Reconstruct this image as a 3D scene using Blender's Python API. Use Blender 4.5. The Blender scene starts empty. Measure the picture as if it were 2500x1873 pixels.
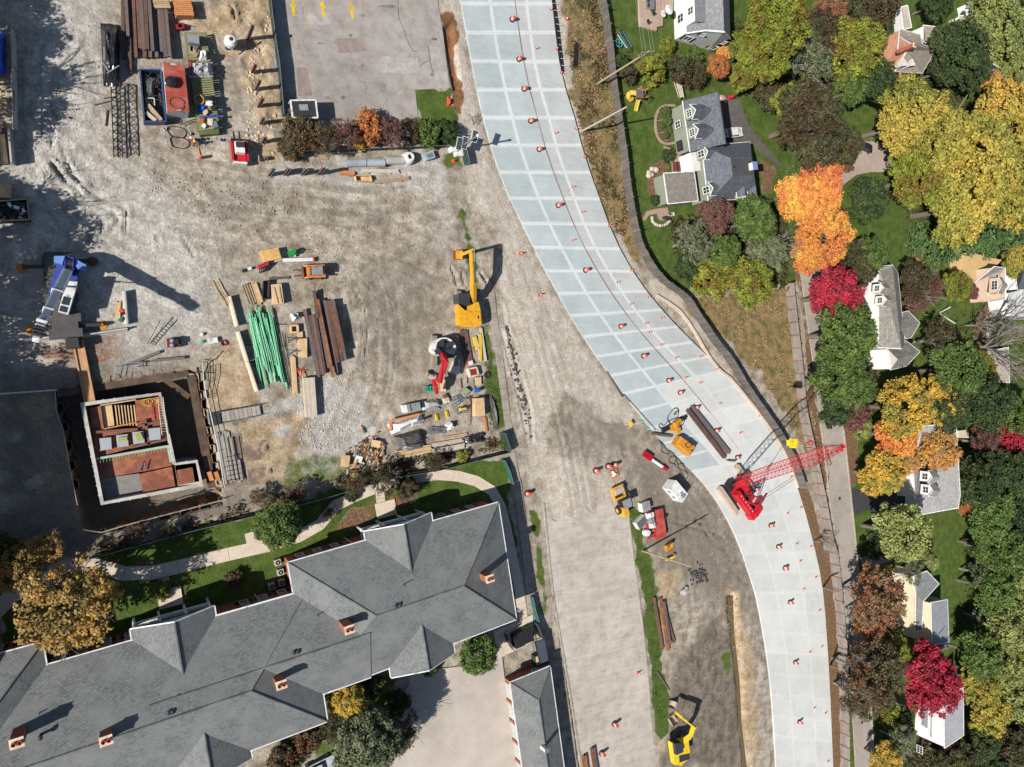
import bpy,math,random,numpy as np
from mathutils import Vector,Matrix
from math import sin,cos,pi,radians,atan2,hypot
S=bpy.context.scene
COL=S.collection
rnd=random.Random(11)
nrs=np.random.RandomState(5)
# ---------------------------------------------------------------- camera
HC,FPX=100.0,1736.0
TH=math.atan(960/FPX)
ct,st=cos(TH),sin(TH)
cd=bpy.data.cameras.new('camera');cam=bpy.data.objects.new('camera',cd);COL.objects.link(cam)
cd.sensor_fit='HORIZONTAL';cd.sensor_width=36.0;cd.lens=36.0*FPX/2500.0
cd.clip_start=1.0;cd.clip_end=6000.0
cam.matrix_world=Matrix(((ct,0,-st,0),(0,1,0,0),(st,0,ct,HC),(0,0,0,1)))
S.camera=cam
# ---------------------------------------------------------------- world, sun, exposure
SUN_EL=radians(36.5);AZ=radians(198) # AZ: the bearing the sun stands at
SD=Vector((cos(AZ)*cos(SUN_EL),sin(AZ)*cos(SUN_EL),sin(SUN_EL)))
wd=bpy.data.worlds.new('World');S.world=wd;wd.use_nodes=True
nt=wd.node_tree
sky=nt.nodes.new('ShaderNodeTexSky');sky.sky_type='NISHITA';sky.sun_disc=False
sky.sun_elevation=SUN_EL;sky.sun_rotation=radians(252);sky.air_density=1.0;sky.dust_density=0.6
bg=nt.nodes['Background'];bg.inputs['Strength'].default_value=0.06
nt.links.new(sky.outputs[0],bg.inputs['Color'])
sl=bpy.data.lights.new('sun','SUN');sl.energy=4.6;sl.angle=radians(0.53);sl.color=(1.0,0.955,0.89)
so=bpy.data.objects.new('sun',sl);COL.objects.link(so)
so.rotation_euler=SD.to_track_quat('Z','Y').to_euler();so.location=(0,0,300)
S.view_settings.view_transform='Standard';S.view_settings.look='None'
S.view_settings.exposure=0.82;S.view_settings.gamma=1.0;S.view_settings.use_curve_mapping=False
# ---------------------------------------------------------------- photo pixel -> place on a level plane
def P(px,py,z=0.0):
 u,v=px-1250.0,936.5-py
 dx,dy,dz=st*FPX+ct*u,v,-ct*FPX+st*u
 t=(z-HC)/dz
 return Vector((dx*t,dy*t,z))
def tile(x0,y0,k):return lambda x,y:(x0+x*k,y0+y*k)
tA=tile(0,0,.27162);tB=tile(500,0,.27162);tC=tile(1000,0,.27162);tD=tile(1500,0,.22635)
tE=tile(2000,0,.22635);tF=tile(0,400,.27162);tG=tile(500,550,.22635);tH=tile(900,550,.18108)
tI=tile(0,780,.27162);tJ=tile(500,800,.22635);tK=tile(900,780,.2414);tL=tile(1450,900,.29452)
tM=tile(0,1150,.31689);tN=tile(600,1100,.31689);tO=tile(1200,1250,.37594);tQ=tile(600,1500,.31646)
tS=tile(1550,200,.22635);tT=tile(1900,550,.27162);tV=tile(1900,950,.27162);tX=tile(1900,1350,.31562)
tU=tile(0,0,1.13022);tR=tile(0,1523,.31646);tW=tile(2200,500,.24135);tY=tile(1700,1130,.09054)
tZ=tile(1560,0,.23604);tZB=tile(440,860,.37791);tZC=tile(0,0,.58824);tZD=tile(900,230,.25217);tZE=tile(0,560,.25217)
def W(t,x,y,z=0.0):return P(*t(x,y),z)
def WL(t,pts,z=0.0):return[W(t,a,b,z)for a,b in pts]
# ---------------------------------------------------------------- materials
KPH=1.55
def lin(c):c/=255.0;return c/12.92 if c<=.04045 else((c+.055)/1.055)**2.4
def ph(r,g,b,k=1.0): # the surface colour behind a sunlit colour
 return tuple(max(.003,min(.86,lin(x)/KPH*k))for x in(r,g,b))
MATS={}
def nn(nt,t,**kw):
 n=nt.nodes.new(t)
 for k,v in kw.items():setattr(n,k,v)
 return n
def setin(nt,node,key,val):
 if hasattr(val,'is_output'):nt.links.new(val,node.inputs[key])
 else:node.inputs[key].default_value=val
def mixc(nt,fac,a,b,blend='MIX'):
 n=nn(nt,'ShaderNodeMix',data_type='RGBA',blend_type=blend)
 setin(nt,n,0,fac)
 for i,x in((6,a),(7,b)):
  if not hasattr(x,'is_output')and len(x)==3:x=(*x,1)
  setin(nt,n,i,x)
 return n.outputs[2]
def mth(nt,op,a,b=0.0,c=0.0,clamp=False):
 n=nn(nt,'ShaderNodeMath',operation=op,use_clamp=clamp)
 setin(nt,n,0,a);setin(nt,n,1,b);setin(nt,n,2,c)
 return n.outputs[0]
def noise(nt,vec,scale,detail=3.0,rough=.55,dist=0.0):
 n=nn(nt,'ShaderNodeTexNoise');setin(nt,n,'Vector',vec)
 n.inputs['Scale'].default_value=scale;n.inputs['Detail'].default_value=detail
 n.inputs['Roughness'].default_value=rough;n.inputs['Distortion'].default_value=dist
 return n.outputs['Fac']
def ramp(nt,v,lo,hi,a=0.0,b=1.0):
 n=nn(nt,'ShaderNodeMapRange',clamp=True);setin(nt,n,'Value',v)
 n.inputs['From Min'].default_value=lo;n.inputs['From Max'].default_value=hi
 n.inputs['To Min'].default_value=a;n.inputs['To Max'].default_value=b
 return n.outputs[0]
def newmat(name):
 m=bpy.data.materials.new(name);m.use_nodes=True
 return m,m.node_tree,m.node_tree.nodes['Principled BSDF']
def scalec(nt,col,f):
 n=nn(nt,'ShaderNodeVectorMath',operation='SCALE')
 if hasattr(col,'is_output'):nt.links.new(col,n.inputs[0])
 else:n.inputs[0].default_value=col[:3]
 setin(nt,n,'Scale',f);return n.outputs[0]
def bumpn(nt,bs,h,strength,dist=.1):
 b=nn(nt,'ShaderNodeBump');b.inputs['Strength'].default_value=strength;b.inputs['Distance'].default_value=dist
 nt.links.new(h,b.inputs['Height']);nt.links.new(b.outputs[0],bs.inputs['Normal'])
def mat(name,col,rough=.75,metal=0.0,var=.14,sc=2.0,bump=0.0,bsc=None,col2=None,sc2=.6,lohi=(.45,.6),rand=0.0,co='P',spec=.4):
 if name in MATS:return MATS[name]
 m,nt,bs=newmat(name)
 if co=='P':vec=nn(nt,'ShaderNodeNewGeometry').outputs['Position']
 else:vec=nn(nt,'ShaderNodeTexCoord').outputs['Object']
 c=(*col[:3],1)
 if col2:c=mixc(nt,ramp(nt,noise(nt,vec,sc2,4,.6),*lohi),c,col2)
 f=ramp(nt,noise(nt,vec,sc,4,.6),.25,.75,1-var,1+var)
 if rand:
  oi=nn(nt,'ShaderNodeObjectInfo').outputs['Random']
  f=mth(nt,'MULTIPLY',f,ramp(nt,oi,0,1,1-rand,1+rand))
 nt.links.new(scalec(nt,c,f),bs.inputs['Base Color'])
 bs.inputs['Roughness'].default_value=rough;bs.inputs['Metallic'].default_value=metal
 bs.inputs['Specular IOR Level'].default_value=spec
 if bump:bumpn(nt,bs,noise(nt,vec,bsc or sc*3,3,.6),bump,.15)
 MATS[name]=m;return m
def paint(name,r,g,b,k=1.0,rough=.5,var=.1,**kw):return mat(name,ph(r,g,b,k),rough=rough,var=var+.05,sc=1.6,col2=ph(r*.62+38,g*.62+34,b*.62+28,k*.8),sc2=1.5,lohi=(.52,.74),**kw)
def uvmat(name,col,row=.3,tab=.34,mortar=.03,var=.25,rough=.85,bump=.5,blend=.0,col2=None):
 """courses laid along the uv map (shingles, siding, boards)"""
 if name in MATS:return MATS[name]
 m,nt,bs=newmat(name)
 uv=nn(nt,'ShaderNodeUVMap').outputs[0]
 pos=nn(nt,'ShaderNodeNewGeometry').outputs['Position']
 b=nn(nt,'ShaderNodeTexBrick');nt.links.new(uv,b.inputs['Vector'])
 b.offset=.5;b.inputs['Scale'].default_value=1.0;b.inputs['Brick Width'].default_value=tab
 b.inputs['Row Height'].default_value=row;b.inputs['Mortar Size'].default_value=mortar
 b.inputs['Mortar Smooth'].default_value=.6;b.inputs['Bias'].default_value=0
 lo=tuple(x*(1-var)for x in col[:3]);hi=tuple(min(.86,x*(1+var))for x in col[:3])
 b.inputs['Color1'].default_value=(*lo,1);b.inputs['Color2'].default_value=(*hi,1)
 b.inputs['Mortar'].default_value=(*[x*.55 for x in col[:3]],1)
 c=b.outputs['Color']
 if col2:c=mixc(nt,ramp(nt,noise(nt,pos,.35,4,.6),.4,.68),c,col2)
 c=scalec(nt,c,ramp(nt,noise(nt,pos,.5,4,.6),.25,.75,.9,1.1))
 nt.links.new(c,bs.inputs['Base Color'])
 bs.inputs['Roughness'].default_value=rough;bs.inputs['Specular IOR Level'].default_value=.25
 if bump:
  h=mth(nt,'SUBTRACT',1.0,b.outputs['Fac'])
  bumpn(nt,bs,h,bump,.04)
 MATS[name]=m;return m
 # ---------------------------------------------------------------- mesh builder
class MB:
 def __init__(s):s.v,s.f,s.m,s.u=[],[],[],[]
 def poly(s,pts,m=0,uv=None):
  i=len(s.v);s.v+=[tuple(p)for p in pts];s.f.append(tuple(range(i,i+len(pts))));s.m.append(m);s.u.append(uv)
 def mesh(s,vs,fs,m=0):
  i=len(s.v);s.v+=[tuple(p)for p in vs]
  for q in fs:s.f.append(tuple(i+k for k in q));s.m.append(m);s.u.append(None)
 def prism(s,pts,z0,z1,m=0,ms=None):
  pts=[Vector((p[0],p[1]))for p in pts]
  a=sum(p.x*q.y-q.x*p.y for p,q in zip(pts,pts[1:]+pts[:1]))
  if a<0:pts=pts[::-1]
  n=len(pts);ms=m if ms is None else ms
  s.poly([(p.x,p.y,z1)for p in pts],m,[(p.x,p.y)for p in pts])
  s.poly([(p.x,p.y,z0)for p in reversed(pts)],ms)
  L=0
  for p,q in zip(pts,pts[1:]+pts[:1]):
   d=(q-p).length
   s.poly([(p.x,p.y,z0),(q.x,q.y,z0),(q.x,q.y,z1),(p.x,p.y,z1)],ms,[(L,z0),(L+d,z0),(L+d,z1),(L,z1)]);L+=d
 def beam(s,a,b,w,h,m=0,up=(0,0,1)): # box along a-b, axis through its middle
  a,b=Vector(a),Vector(b);d=(b-a)
  if d.length<1e-6:return
  dn=d.normalized();up=Vector(up)
  r=dn.cross(up)
  if r.length<1e-3:r=dn.cross(Vector((1,0,0)))
  r.normalize();up=r.cross(dn)
  c=[(-1,-1),(1,-1),(1,1),(-1,1)]
  vs=[a+r*(x*w/2)+up*(y*h/2)for x,y in c]+[b+r*(x*w/2)+up*(y*h/2)for x,y in c]
  s.mesh(vs,[(0,1,5,4),(1,2,6,5),(2,3,7,6),(3,0,4,7),(3,2,1,0),(4,5,6,7)],m)
 def box(s,c,sz,rz=0.0,m=0,z0=None):
  x,y,z=c;sx,sy,sz_=(q/2 for q in sz);co_,si=cos(rz),sin(rz)
  s.prism([(x+a*sx*co_-b*sy*si,y+a*sx*si+b*sy*co_)for a,b in((-1,-1),(1,-1),(1,1),(-1,1))],z-sz_,z+sz_,m)
 def tube(s,a,b,r,n=6,m=0,r2=None,cap=True):
  a,b=Vector(a),Vector(b);d=b-a
  if d.length<1e-6:return
  q=d.normalized().to_track_quat('Z','Y');r2=r if r2 is None else r2
  vs=[a+q@Vector((cos(2*pi*i/n)*r,sin(2*pi*i/n)*r,0))for i in range(n)]+[b+q@Vector((cos(2*pi*i/n)*r2,sin(2*pi*i/n)*r2,0))for i in range(n)]
  fs=[(i,(i+1)%n,n+(i+1)%n,n+i)for i in range(n)]
  if cap:fs+=[tuple(reversed(range(n))),tuple(range(n,2*n))]
  s.mesh(vs,fs,m)
 def path(s,pts,r,n=5,m=0):
  for a,b in zip(pts,pts[1:]):s.tube(a,b,r,n,m)
 def ibeam(s,a,b,bf,d,t=.06,m=0,up=(0,0,1)):
  a,b=Vector(a),Vector(b);dn=(b-a).normalized();u=Vector(up);r=dn.cross(u)
  if r.length<1e-3:r=dn.cross(Vector((1,0,0)))
  r.normalize();u=r.cross(dn)
  s.beam(a+u*(d/2-t/2),b+u*(d/2-t/2),bf,t,m,u)
  s.beam(a-u*(d/2-t/2),b-u*(d/2-t/2),bf,t,m,u)
  s.beam(a,b,t,d-2*t,m,u)
 def lathe(s,prof,n=12,m=0,c=(0,0,0)):
  k=len(prof);c=Vector(c)
  vs=[c+Vector((r*cos(2*pi*i/n),r*sin(2*pi*i/n),z))for i in range(n)for r,z in prof]
  fs=[(i*k+j,((i+1)%n)*k+j,((i+1)%n)*k+j+1,i*k+j+1)for i in range(n)for j in range(k-1)]
  s.mesh(vs,fs,m)
 def sphere(s,c,r,n=8,m=0,sx=1,sy=1,sz=1):
  c=Vector(c);k=n//2
  vs=[c+Vector((r*sx*sin(pi*j/k)*cos(2*pi*i/n),r*sy*sin(pi*j/k)*sin(2*pi*i/n),r*sz*cos(pi*j/k)))for j in range(k+1)for i in range(n)]
  s.mesh(vs,[(j*n+i,(j+1)*n+i,(j+1)*n+(i+1)%n,j*n+(i+1)%n)for j in range(k)for i in range(n)],m)
ORG={}
def build(name,mb,mats,parent=None,loc=None,local=False,smooth=False):
 me=bpy.data.meshes.new(name)
 if not isinstance(mats,(list,tuple)):mats=[mats]
 if parent is not None:o0=ORG[parent.name]
 elif loc is not None:o0=Vector(loc)
 else:
  o0=Vector((0,0,0))
  if not local and mb.v:
   n=len(mb.v);o0=Vector((sum(v[0]for v in mb.v)/n,sum(v[1]for v in mb.v)/n,min(v[2]for v in mb.v)))
 vs=mb.v if local else[(v[0]-o0[0],v[1]-o0[1],v[2]-o0[2])for v in mb.v]
 me.from_pydata(vs,[],mb.f)
 for m in mats:me.materials.append(m)
 if len(mats)>1:me.polygons.foreach_set('material_index',mb.m)
 if any(u is not None for u in mb.u):
  uvl=me.uv_layers.new(name='UVMap');dat=[]
  for fc,u in zip(mb.f,mb.u):dat+=[c for q in(u if u is not None else[(0,0)]*len(fc))for c in q[:2]]
  uvl.data.foreach_set('uv',dat)
 if smooth:me.polygons.foreach_set('use_smooth',[True]*len(me.polygons))
 me.update()
 o=bpy.data.objects.new(name,me);COL.objects.link(o)
 if parent is not None:o.parent=parent;ORG[o.name]=o0
 else:o.location=o0;ORG[o.name]=o0
 return o
def tag(o,label=None,cat=None,group=None,kind=None):
 if label:o['label']=label
 if cat:o['category']=cat
 if group:o['group']=group
 if kind:o['kind']=kind
 return o
def thing(name,label,cat,loc=(0,0,0),rz=0.0,group=None):
 o=bpy.data.objects.new(name,None);COL.objects.link(o);o.empty_display_size=.3
 o.location=loc;o.rotation_euler=(0,0,rz);ORG[o.name]=Vector(loc)
 return tag(o,label,cat,group)
KIDS={}
def copy_tree(o,parent=None):
 c=o.copy();COL.objects.link(c)
 if parent is not None:c.parent=parent
 for ch in list(o.children):copy_tree(ch,c)
 return c
USED=set()
def place(proto,loc,rz=0.0,label=None,group=None,scale=None,first=True):
 if proto.name not in USED:o=proto;USED.add(proto.name)
 else:o=copy_tree(proto)
 o.location=loc;o.rotation_euler=(0,0,rz)
 if scale is not None:o.scale=(scale,scale,scale)if not hasattr(scale,'__len__')else scale
 if label:o['label']=label
 if group:o['group']=group
 return o
ORD=['first','second','third','fourth','fifth','sixth','seventh','eighth','ninth','tenth','eleventh','twelfth','thirteenth','fourteenth','fifteenth','sixteenth','seventeenth','eighteenth','nineteenth','twentieth','twenty-first','twenty-second','twenty-third','twenty-fourth','twenty-fifth','twenty-sixth','twenty-seventh','twenty-eighth']
def mono(name,mb,mats,label,cat,group=None,**kw):
 return tag(build(name,mb,mats,**kw),label,cat,group)
 # ================================================================ GROUND
def U(*pts):return[tU(a,b)for a,b in pts]
def TP(t,*pts):return[t(a,b)for a,b in pts]
Z_GRAVEL,Z_DARK,Z_TAN,Z_GRASS,Z_LITTER,Z_DRY,Z_PALE,Z_CLAY=range(8)
ZONES=[
(Z_DARK,.6,7,U((1200,880),(1330,860),(1400,930),(1350,1000),(1230,1000))),
(Z_DARK,.62,4,U((1345,960),(1450,960),(1540,1060),(1610,1190),(1650,1360),(1570,1340),(1500,1300),(1400,1190))),
(Z_DARK,.42,5,U((740,600),(830,520),(960,500),(1000,650),(960,820),(800,800),(740,700))),
(Z_DARK,.9,1.2,U((1460,1430),(1550,1320),(1590,1420),(1600,1657),(1430,1657))),
(Z_DARK,.55,1.5,U((0,790),(110,800),(200,720),(270,740),(440,790),(470,1050),(380,1160),(170,1200),(0,1240))),
(Z_DARK,.7,2,U((470,1050),(560,1060),(700,1030),(830,990),(830,1030),(540,1110),(200,1195),(180,1150))),
(Z_DARK,.4,4,U((330,370),(520,370),(700,420),(900,440),(820,520),(600,480),(480,520),(420,430))),
(Z_GRAVEL,.85,5.5,U((40,-40),(235,-40),(250,120),(225,330),(300,350),(400,420),(470,560),(500,690),(440,760),(270,790),(230,740),(100,770),(-40,760),(-80,300),(20,330),(30,200))),
(Z_GRAVEL,1,.8,TP(tJ,(600,870),(1000,720),(1090,960),(1230,560),(1420,560),(1650,800),(1780,920),(1870,1150),(1750,1260),(1480,1420),(1500,1550),(1150,1657),(1090,1380),(1100,1270),(1080,1130),(1250,1000),(1150,900),(900,900),(740,930),(560,990))),
(Z_GRAVEL,1,.5,TP(tJ,(740,1120),(830,1020),(950,1050),(940,1190),(800,1200))),
(Z_GRAVEL,.8,1.5,TP(tB,(560,1480),(1900,1440),(2209,1480),(2209,1900),(1800,1700),(560,1600))),
(Z_GRAVEL,.7,1.2,U((630,800),(790,830),(800,900),(700,960),(640,900))),
(Z_GRAVEL,.6,1.5,U((940,450),(990,440),(985,520),(950,540))),
(Z_TAN,1,.8,TP(tJ,(0,300),(330,180),(560,720),(700,760),(500,850),(150,900),(40,900))),
(Z_TAN,1,.8,TP(tJ,(150,1030),(1000,940),(1230,1000),(1000,1160),(1120,1657),(500,1657),(400,1200))),
(Z_TAN,.8,1.5,TP(tB,(-150,100),(560,-60),(700,900),(690,1400),(500,1500),(440,1100),(330,600),(0,330))),
(Z_TAN,.8,1.5,TP(tO,(1530,500),(1600,520),(1700,1000),(1760,1657),(1660,1657),(1590,1000))),
(Z_TAN,.7,1.5,TP(tO,(1060,380),(1250,380),(1200,560),(1080,560))),
(Z_PALE,1,1.2,U((960,-20),(992,-20),(1035,260),(1100,430),(1190,620),(1290,780),(1400,930),(1310,900),(1220,850),(1170,900),(1190,1020),(1150,1030),(1120,900),(1085,700),(1075,600),(1090,560),(1060,480),(1005,420),(985,300),(1000,270),(975,150))),
(Z_PALE,.9,1,U((1195,0),(1225,0),(1250,200),(1270,330),(1310,450),(1380,580),(1480,640),(1560,750),(1540,740),(1400,620),(1310,500),(1250,330),(1215,150))),
(Z_PALE,.8,2,TP(tO,(330,-420),(640,-340),(830,-160),(900,60),(700,160),(330,120))),
(Z_GRAVEL,.8,.8,TP(tI,(60,1040),(180,1000),(230,1060),(120,1085))),(Z_GRAVEL,.8,.8,TP(tI,(230,1470),(330,1410),(370,1460),(270,1510))),(Z_GRAVEL,.6,.8,TP(tI,(440,1290),(560,1265),(570,1300),(460,1320))),(Z_TAN,.5,2,TP(tI,(0,700),(480,680),(560,1000),(640,1657),(300,1657),(280,1000))),
(Z_CLAY,1,.5,TP(tC,(280,150),(390,120),(470,830),(480,950),(430,1050),(370,1000),(380,820))),
(Z_CLAY,.8,.5,TP(tI,(640,170),(1150,80),(1100,330),(800,400),(380,400),(280,260))),
(Z_GRASS,1,.6,U((0,1230),(60,1250),(190,1200),(540,1110),(830,1030),(1095,985),(1120,1300),(1075,1340),(0,1450))),
(Z_GRASS,.9,.7,TP(tK,(1140,50),(1230,50),(1420,1100),(1320,1110),(1230,1200),(1200,900),(1190,600))),
(Z_GRASS,.8,.8,U((985,430),(1005,450),(1030,540),(1040,640),(1015,620))),
(Z_GRASS,.95,.7,TP(tO,(895,-20),(990,0),(990,200),(1050,380),(1060,600),(1110,900),(1110,1000),(1160,1300),(1150,1450),(1090,1500),(1040,1100),(1000,700),(940,330))),
(Z_GRASS,.7,.6,TP(tO,(250,0),(300,0),(350,400),(380,800),(350,760),(290,300))),
(Z_GRASS,.6,1,TP(tO,(1480,940),(1540,920),(1570,1060),(1520,1080))),
(Z_GRASS,.5,2,U((620,960),(860,1000),(1070,940),(1080,960),(860,1030),(560,1090))),
(Z_GRASS,1,.5,TP(tC,(60,810),(370,790),(380,900),(430,1060),(410,1100),(430,1200),(100,1180))),
(Z_GRASS,.8,.8,TP(tC,(330,1400),(470,1340),(480,1500),(340,1510))),
(Z_GRASS,1,1,U((1305,-60),(2300,-200),(2400,1900),(1850,1800),(1835,1657),(1825,1400),(1790,1000),(1720,615),(1480,625),(1400,575),(1365,500),(1340,330),(1318,100))),
(Z_GRASS,.55,1.5,U((700,1490),(900,1430),(1080,1380),(870,1470),(820,1560),(600,1700),(560,1657))),
(Z_DRY,1,1.2,U((1220,-20),(1300,-20),(1320,120),(1345,330),(1370,520),(1380,560),(1330,500),(1290,420),(1262,320),(1240,200))),
(Z_DRY,1,1,U((1490,640),(1715,620),(1735,850),(1790,1000),(1760,1000),(1700,900),(1640,810),(1570,730),(1490,680))),
(Z_DRY,.5,3,TP(tE,(400,1350),(700,1200),(2200,1300),(2200,1657),(400,1657))),
(Z_LITTER,1,.4,TP(tL,(1680,960),(1770,1000),(1850,1250),(1940,1657),(1850,1700),(1800,1400),(1700,1050))),
(Z_LITTER,1,.4,TP(tX,(285,-20),(395,-20),(440,400),(470,900),(485,1700),(420,1700),(395,1100),(370,700),(345,300))),
(Z_LITTER,.85,.6,TP(tT,(120,380),(195,380),(250,800),(310,1150),(340,1657),(280,1657),(235,1000),(160,520))),
(Z_LITTER,.85,.6,TP(tV,(590,310),(720,290),(690,870),(640,870))),
(Z_LITTER,.8,.5,TP(tV,(300,0),(390,350),(480,1300),(420,1000),(340,500))),
(Z_LITTER,.6,.9,TP(tS,(1340,800),(1560,900),(1480,1250),(1350,1220))),
(Z_LITTER,.8,.4,TP(tS,(300,850),(400,930),(310,980),(220,1040),(290,1330),(180,1330),(110,1000),(200,900))),
(Z_LITTER,.7,.5,TP(tN,(1080,330),(1340,300),(1360,370),(1200,470),(1080,430))),
(Z_LITTER,.7,.5,TP(tN,(700,580),(820,440),(1000,400),(980,500),(880,600),(700,640))),
(Z_LITTER,.7,.5,TP(tM,(980,740),(1050,680),(1240,680),(1260,720),(1090,780))),
(Z_LITTER,.6,.8,TP(tT,(1750,900),(1850,700),(2000,800),(1900,1000),(2150,1657),(1750,1657),(1780,1100))),
]
PIT=TP(tI,(510,650),(1700,470),(1790,480),(1990,1640))+TP(tM,(1720,250),(1000,430),(690,490),(640,440),(555,0))+TP(tI,(590,1000),(540,850))
TRENCH=TP(tO,(1545,540),(1580,530),(1590,800),(1625,1100),(1640,1400),(1680,1700),(1645,1700),(1610,1300),(1580,950),(1540,640))
DITCH=TP(tC,(300,250),(385,200),(455,800),(400,820),(350,560))
RUTS=[ # (points, depth, half width)
(tA,[(520,830),(470,960),(520,1080)],.14,.3),(tA,[(430,1050),(480,1200),(455,1310)],.16,.3),(tA,[(260,1000),(300,1120),(350,1160)],.12,.3),
(tF,[(470,0),(560,120),(700,240),(730,280)],.16,.32),(tF,[(600,0),(680,110),(760,180)],.14,.3),(tF,[(400,60),(520,220),(640,330)],.08,.3),(tF,[(1640,660),(1750,840)],.12,.28),(tF,[(1410,630),(1430,760)],.1,.3),
(tF,[(915,500),(910,620),(980,640),(1080,500),(1000,430)],.12,.32),(tF,[(1130,450),(1125,630)],.15,.3),(tF,[(690,680),(760,770),(820,690),(780,580)],.1,.3),(tF,[(850,580),(800,700)],.12,.3),
(tF,[(750,220),(850,280),(940,330),(1110,380),(1140,450)],.12,.34),(tA,[(560,1330),(640,1580),(720,1657)],.12,.3),(tA,[(450,1450),(600,1657)],.14,.3),
(tG,[(1590,650),(1680,900),(1700,1200),(1660,1560)],.12,.22),(tG,[(1640,700),(1730,950),(1740,1250),(1700,1500)],.1,.22),(tG,[(1600,480),(1800,700)],.1,.25),(tG,[(1560,880),(1640,760),(1760,900)],.08,.22),
(tO,[(1180,60),(1380,120),(1520,330),(1650,470)],.16,.35),(tO,[(1250,0),(1450,150),(1560,330)],.14,.35),(tO,[(1310,640),(1340,800),(1370,960)],.1,.3),(tO,[(1200,700),(1250,900)],.08,.3),
(tL,[(240,700),(420,880),(520,1150)],.12,.35),(tL,[(700,1000),(830,1170),(900,1330),(1050,1500)],.18,.4),(tL,[(800,900),(950,1130),(1050,1300)],.14,.35),(tL,[(1000,1350),(1180,1500),(1250,1657)],.14,.35),(tL,[(560,560),(740,760),(850,900)],.1,.3),
(tH,[(1650,900),(1800,1100),(1850,1350),(1990,1657)],.06,.4),(tK,[(1400,100),(1450,350),(1560,600),(1640,950),(1650,1250)],.05,.4),(tK,[(1340,100),(1400,330),(1520,800),(1590,1150)],.09,.35),
(tH,[(1110,580),(1160,700),(1180,800)],.16,.35),(tH,[(1250,640),(1290,800)],.14,.35),(tH,[(1500,640),(1590,770)],.2,.35),
(tJ,[(690,1290),(1090,1210)],.1,.5),(tJ,[(730,1540),(1130,1440)],.1,.5),(tB,[(230,50),(270,180)],.2,.3),(tO,[(400,400),(430,700),(520,1300),(570,1657)],.18,.3),
]
def chan(px,py,pts): # signed distance to a polygon, inside positive
 P_=np.array([P(*q)[:2]for q in pts]);d=np.full(px.shape,1e9);ins=np.zeros(px.shape,bool)
 for(x1,y1),(x2,y2)in zip(P_,np.roll(P_,-1,0)):
  ex,ey=x2-x1,y2-y1;L=ex*ex+ey*ey+1e-9
  t=np.clip(((px-x1)*ex+(py-y1)*ey)/L,0,1)
  d=np.minimum(d,(px-x1-t*ex)**2+(py-y1-t*ey)**2)
  c=((y1>py)!=(y2>py))&(px<ex*(py-y1)/(ey if abs(ey)>1e-9 else 1e-9)+x1)
  ins^=c
 d=np.sqrt(d);return np.where(ins,d,-d)
def vnoise(x,y,s,seed):
 r=np.random.RandomState(seed).rand(256,256);x,y=x*s+100,y*s+100
 xi,yi=np.floor(x).astype(int),np.floor(y).astype(int);fx,fy=x-xi,y-yi
 fx,fy=fx*fx*(3-2*fx),fy*fy*(3-2*fy);a,b=xi%256,yi%256;a1,b1=(xi+1)%256,(yi+1)%256
 return(r[a,b]*(1-fx)+r[a1,b]*fx)*(1-fy)+(r[a,b1]*(1-fx)+r[a1,b1]*fx)*fy
LEFT_E=TP(tC,(455,0),(520,370),(580,700),(640,990),(705,1250),(835,1650))+[(1277,554),(1345,689),(1412,808),(1503,938),(1556,1006),(1597,1060),(1686,1147),(1739,1206),(1774,1265),(1803,1327),(1826,1395),(1847,1460),(1873,1607),(1885,1730),(1892,1851),(1900,2000)]
RIGHT_E=TP(tC,(1275,0),(1345,650),(1480,1050),(1560,1390),(1655,1650))+[(1503,599),(1582,723),(1695,842),(1768,905),(1830,982),(1892,1071),(1945,1180),(1991,1350),(2009,1445),(2020,1602),(2025,1697),(2032,1871),(2040,2020)]
LEFT_E=[(1114,-60)]+LEFT_E;RIGHT_E=[(1339,-60)]+RIGHT_E
ROADPOLY=LEFT_E+RIGHT_E[::-1]
xs=np.concatenate([[-3000,-900,-300,-90,-50,-30],np.arange(-20,78,.3),np.arange(78,250,.75),[265,300,400,700,1500,4000]])
ys=np.concatenate([[-3000,-900,-300,-180],np.arange(-135,-56,.8),np.arange(-56,56,.3),np.arange(56,136,.8),[180,300,900,3000]])
GX,GY=np.meshgrid(xs,ys);px,py=GX.ravel(),GY.ravel()
h=(vnoise(px,py,.12,1)-.5)*.22+(vnoise(px,py,.5,2)-.5)*.1+(vnoise(px,py,1.6,3)-.5)*.07
zone=np.zeros((8,px.size))
jit=(vnoise(px,py,.35,7)-.5)*2.2+(vnoise(px,py,1.1,8)-.5)*1.2
for z,amt,soft,pts in ZONES:
 d=chan(px,py,pts);w=np.clip((d+jit*min(1,soft))/(2*soft)+.5,0,1)*amt
 if z in(Z_GRASS,Z_LITTER,Z_DRY):
  for k in range(8):
   if k!=z:zone[k]*=1-w
 zone[z]=np.maximum(zone[z],w)
rough=np.clip(1-zone[Z_GRASS],.25,1);h*=rough
rub=np.clip(chan(px,py,TP(tB,(-150,150),(560,-60),(680,900),(640,1400),(500,1450),(430,1100),(330,600),(0,400)))/1.5+.5,0,1)
h+=rub*((vnoise(px,py,.8,21)-.3)*.5+(vnoise(px,py,2.2,22)-.4)*.3)
dk=zone[Z_DARK];h+=dk*((vnoise(px,py,.9,23)-.5)*.28+(vnoise(px,py,2.5,24)-.5)*.12)
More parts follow.
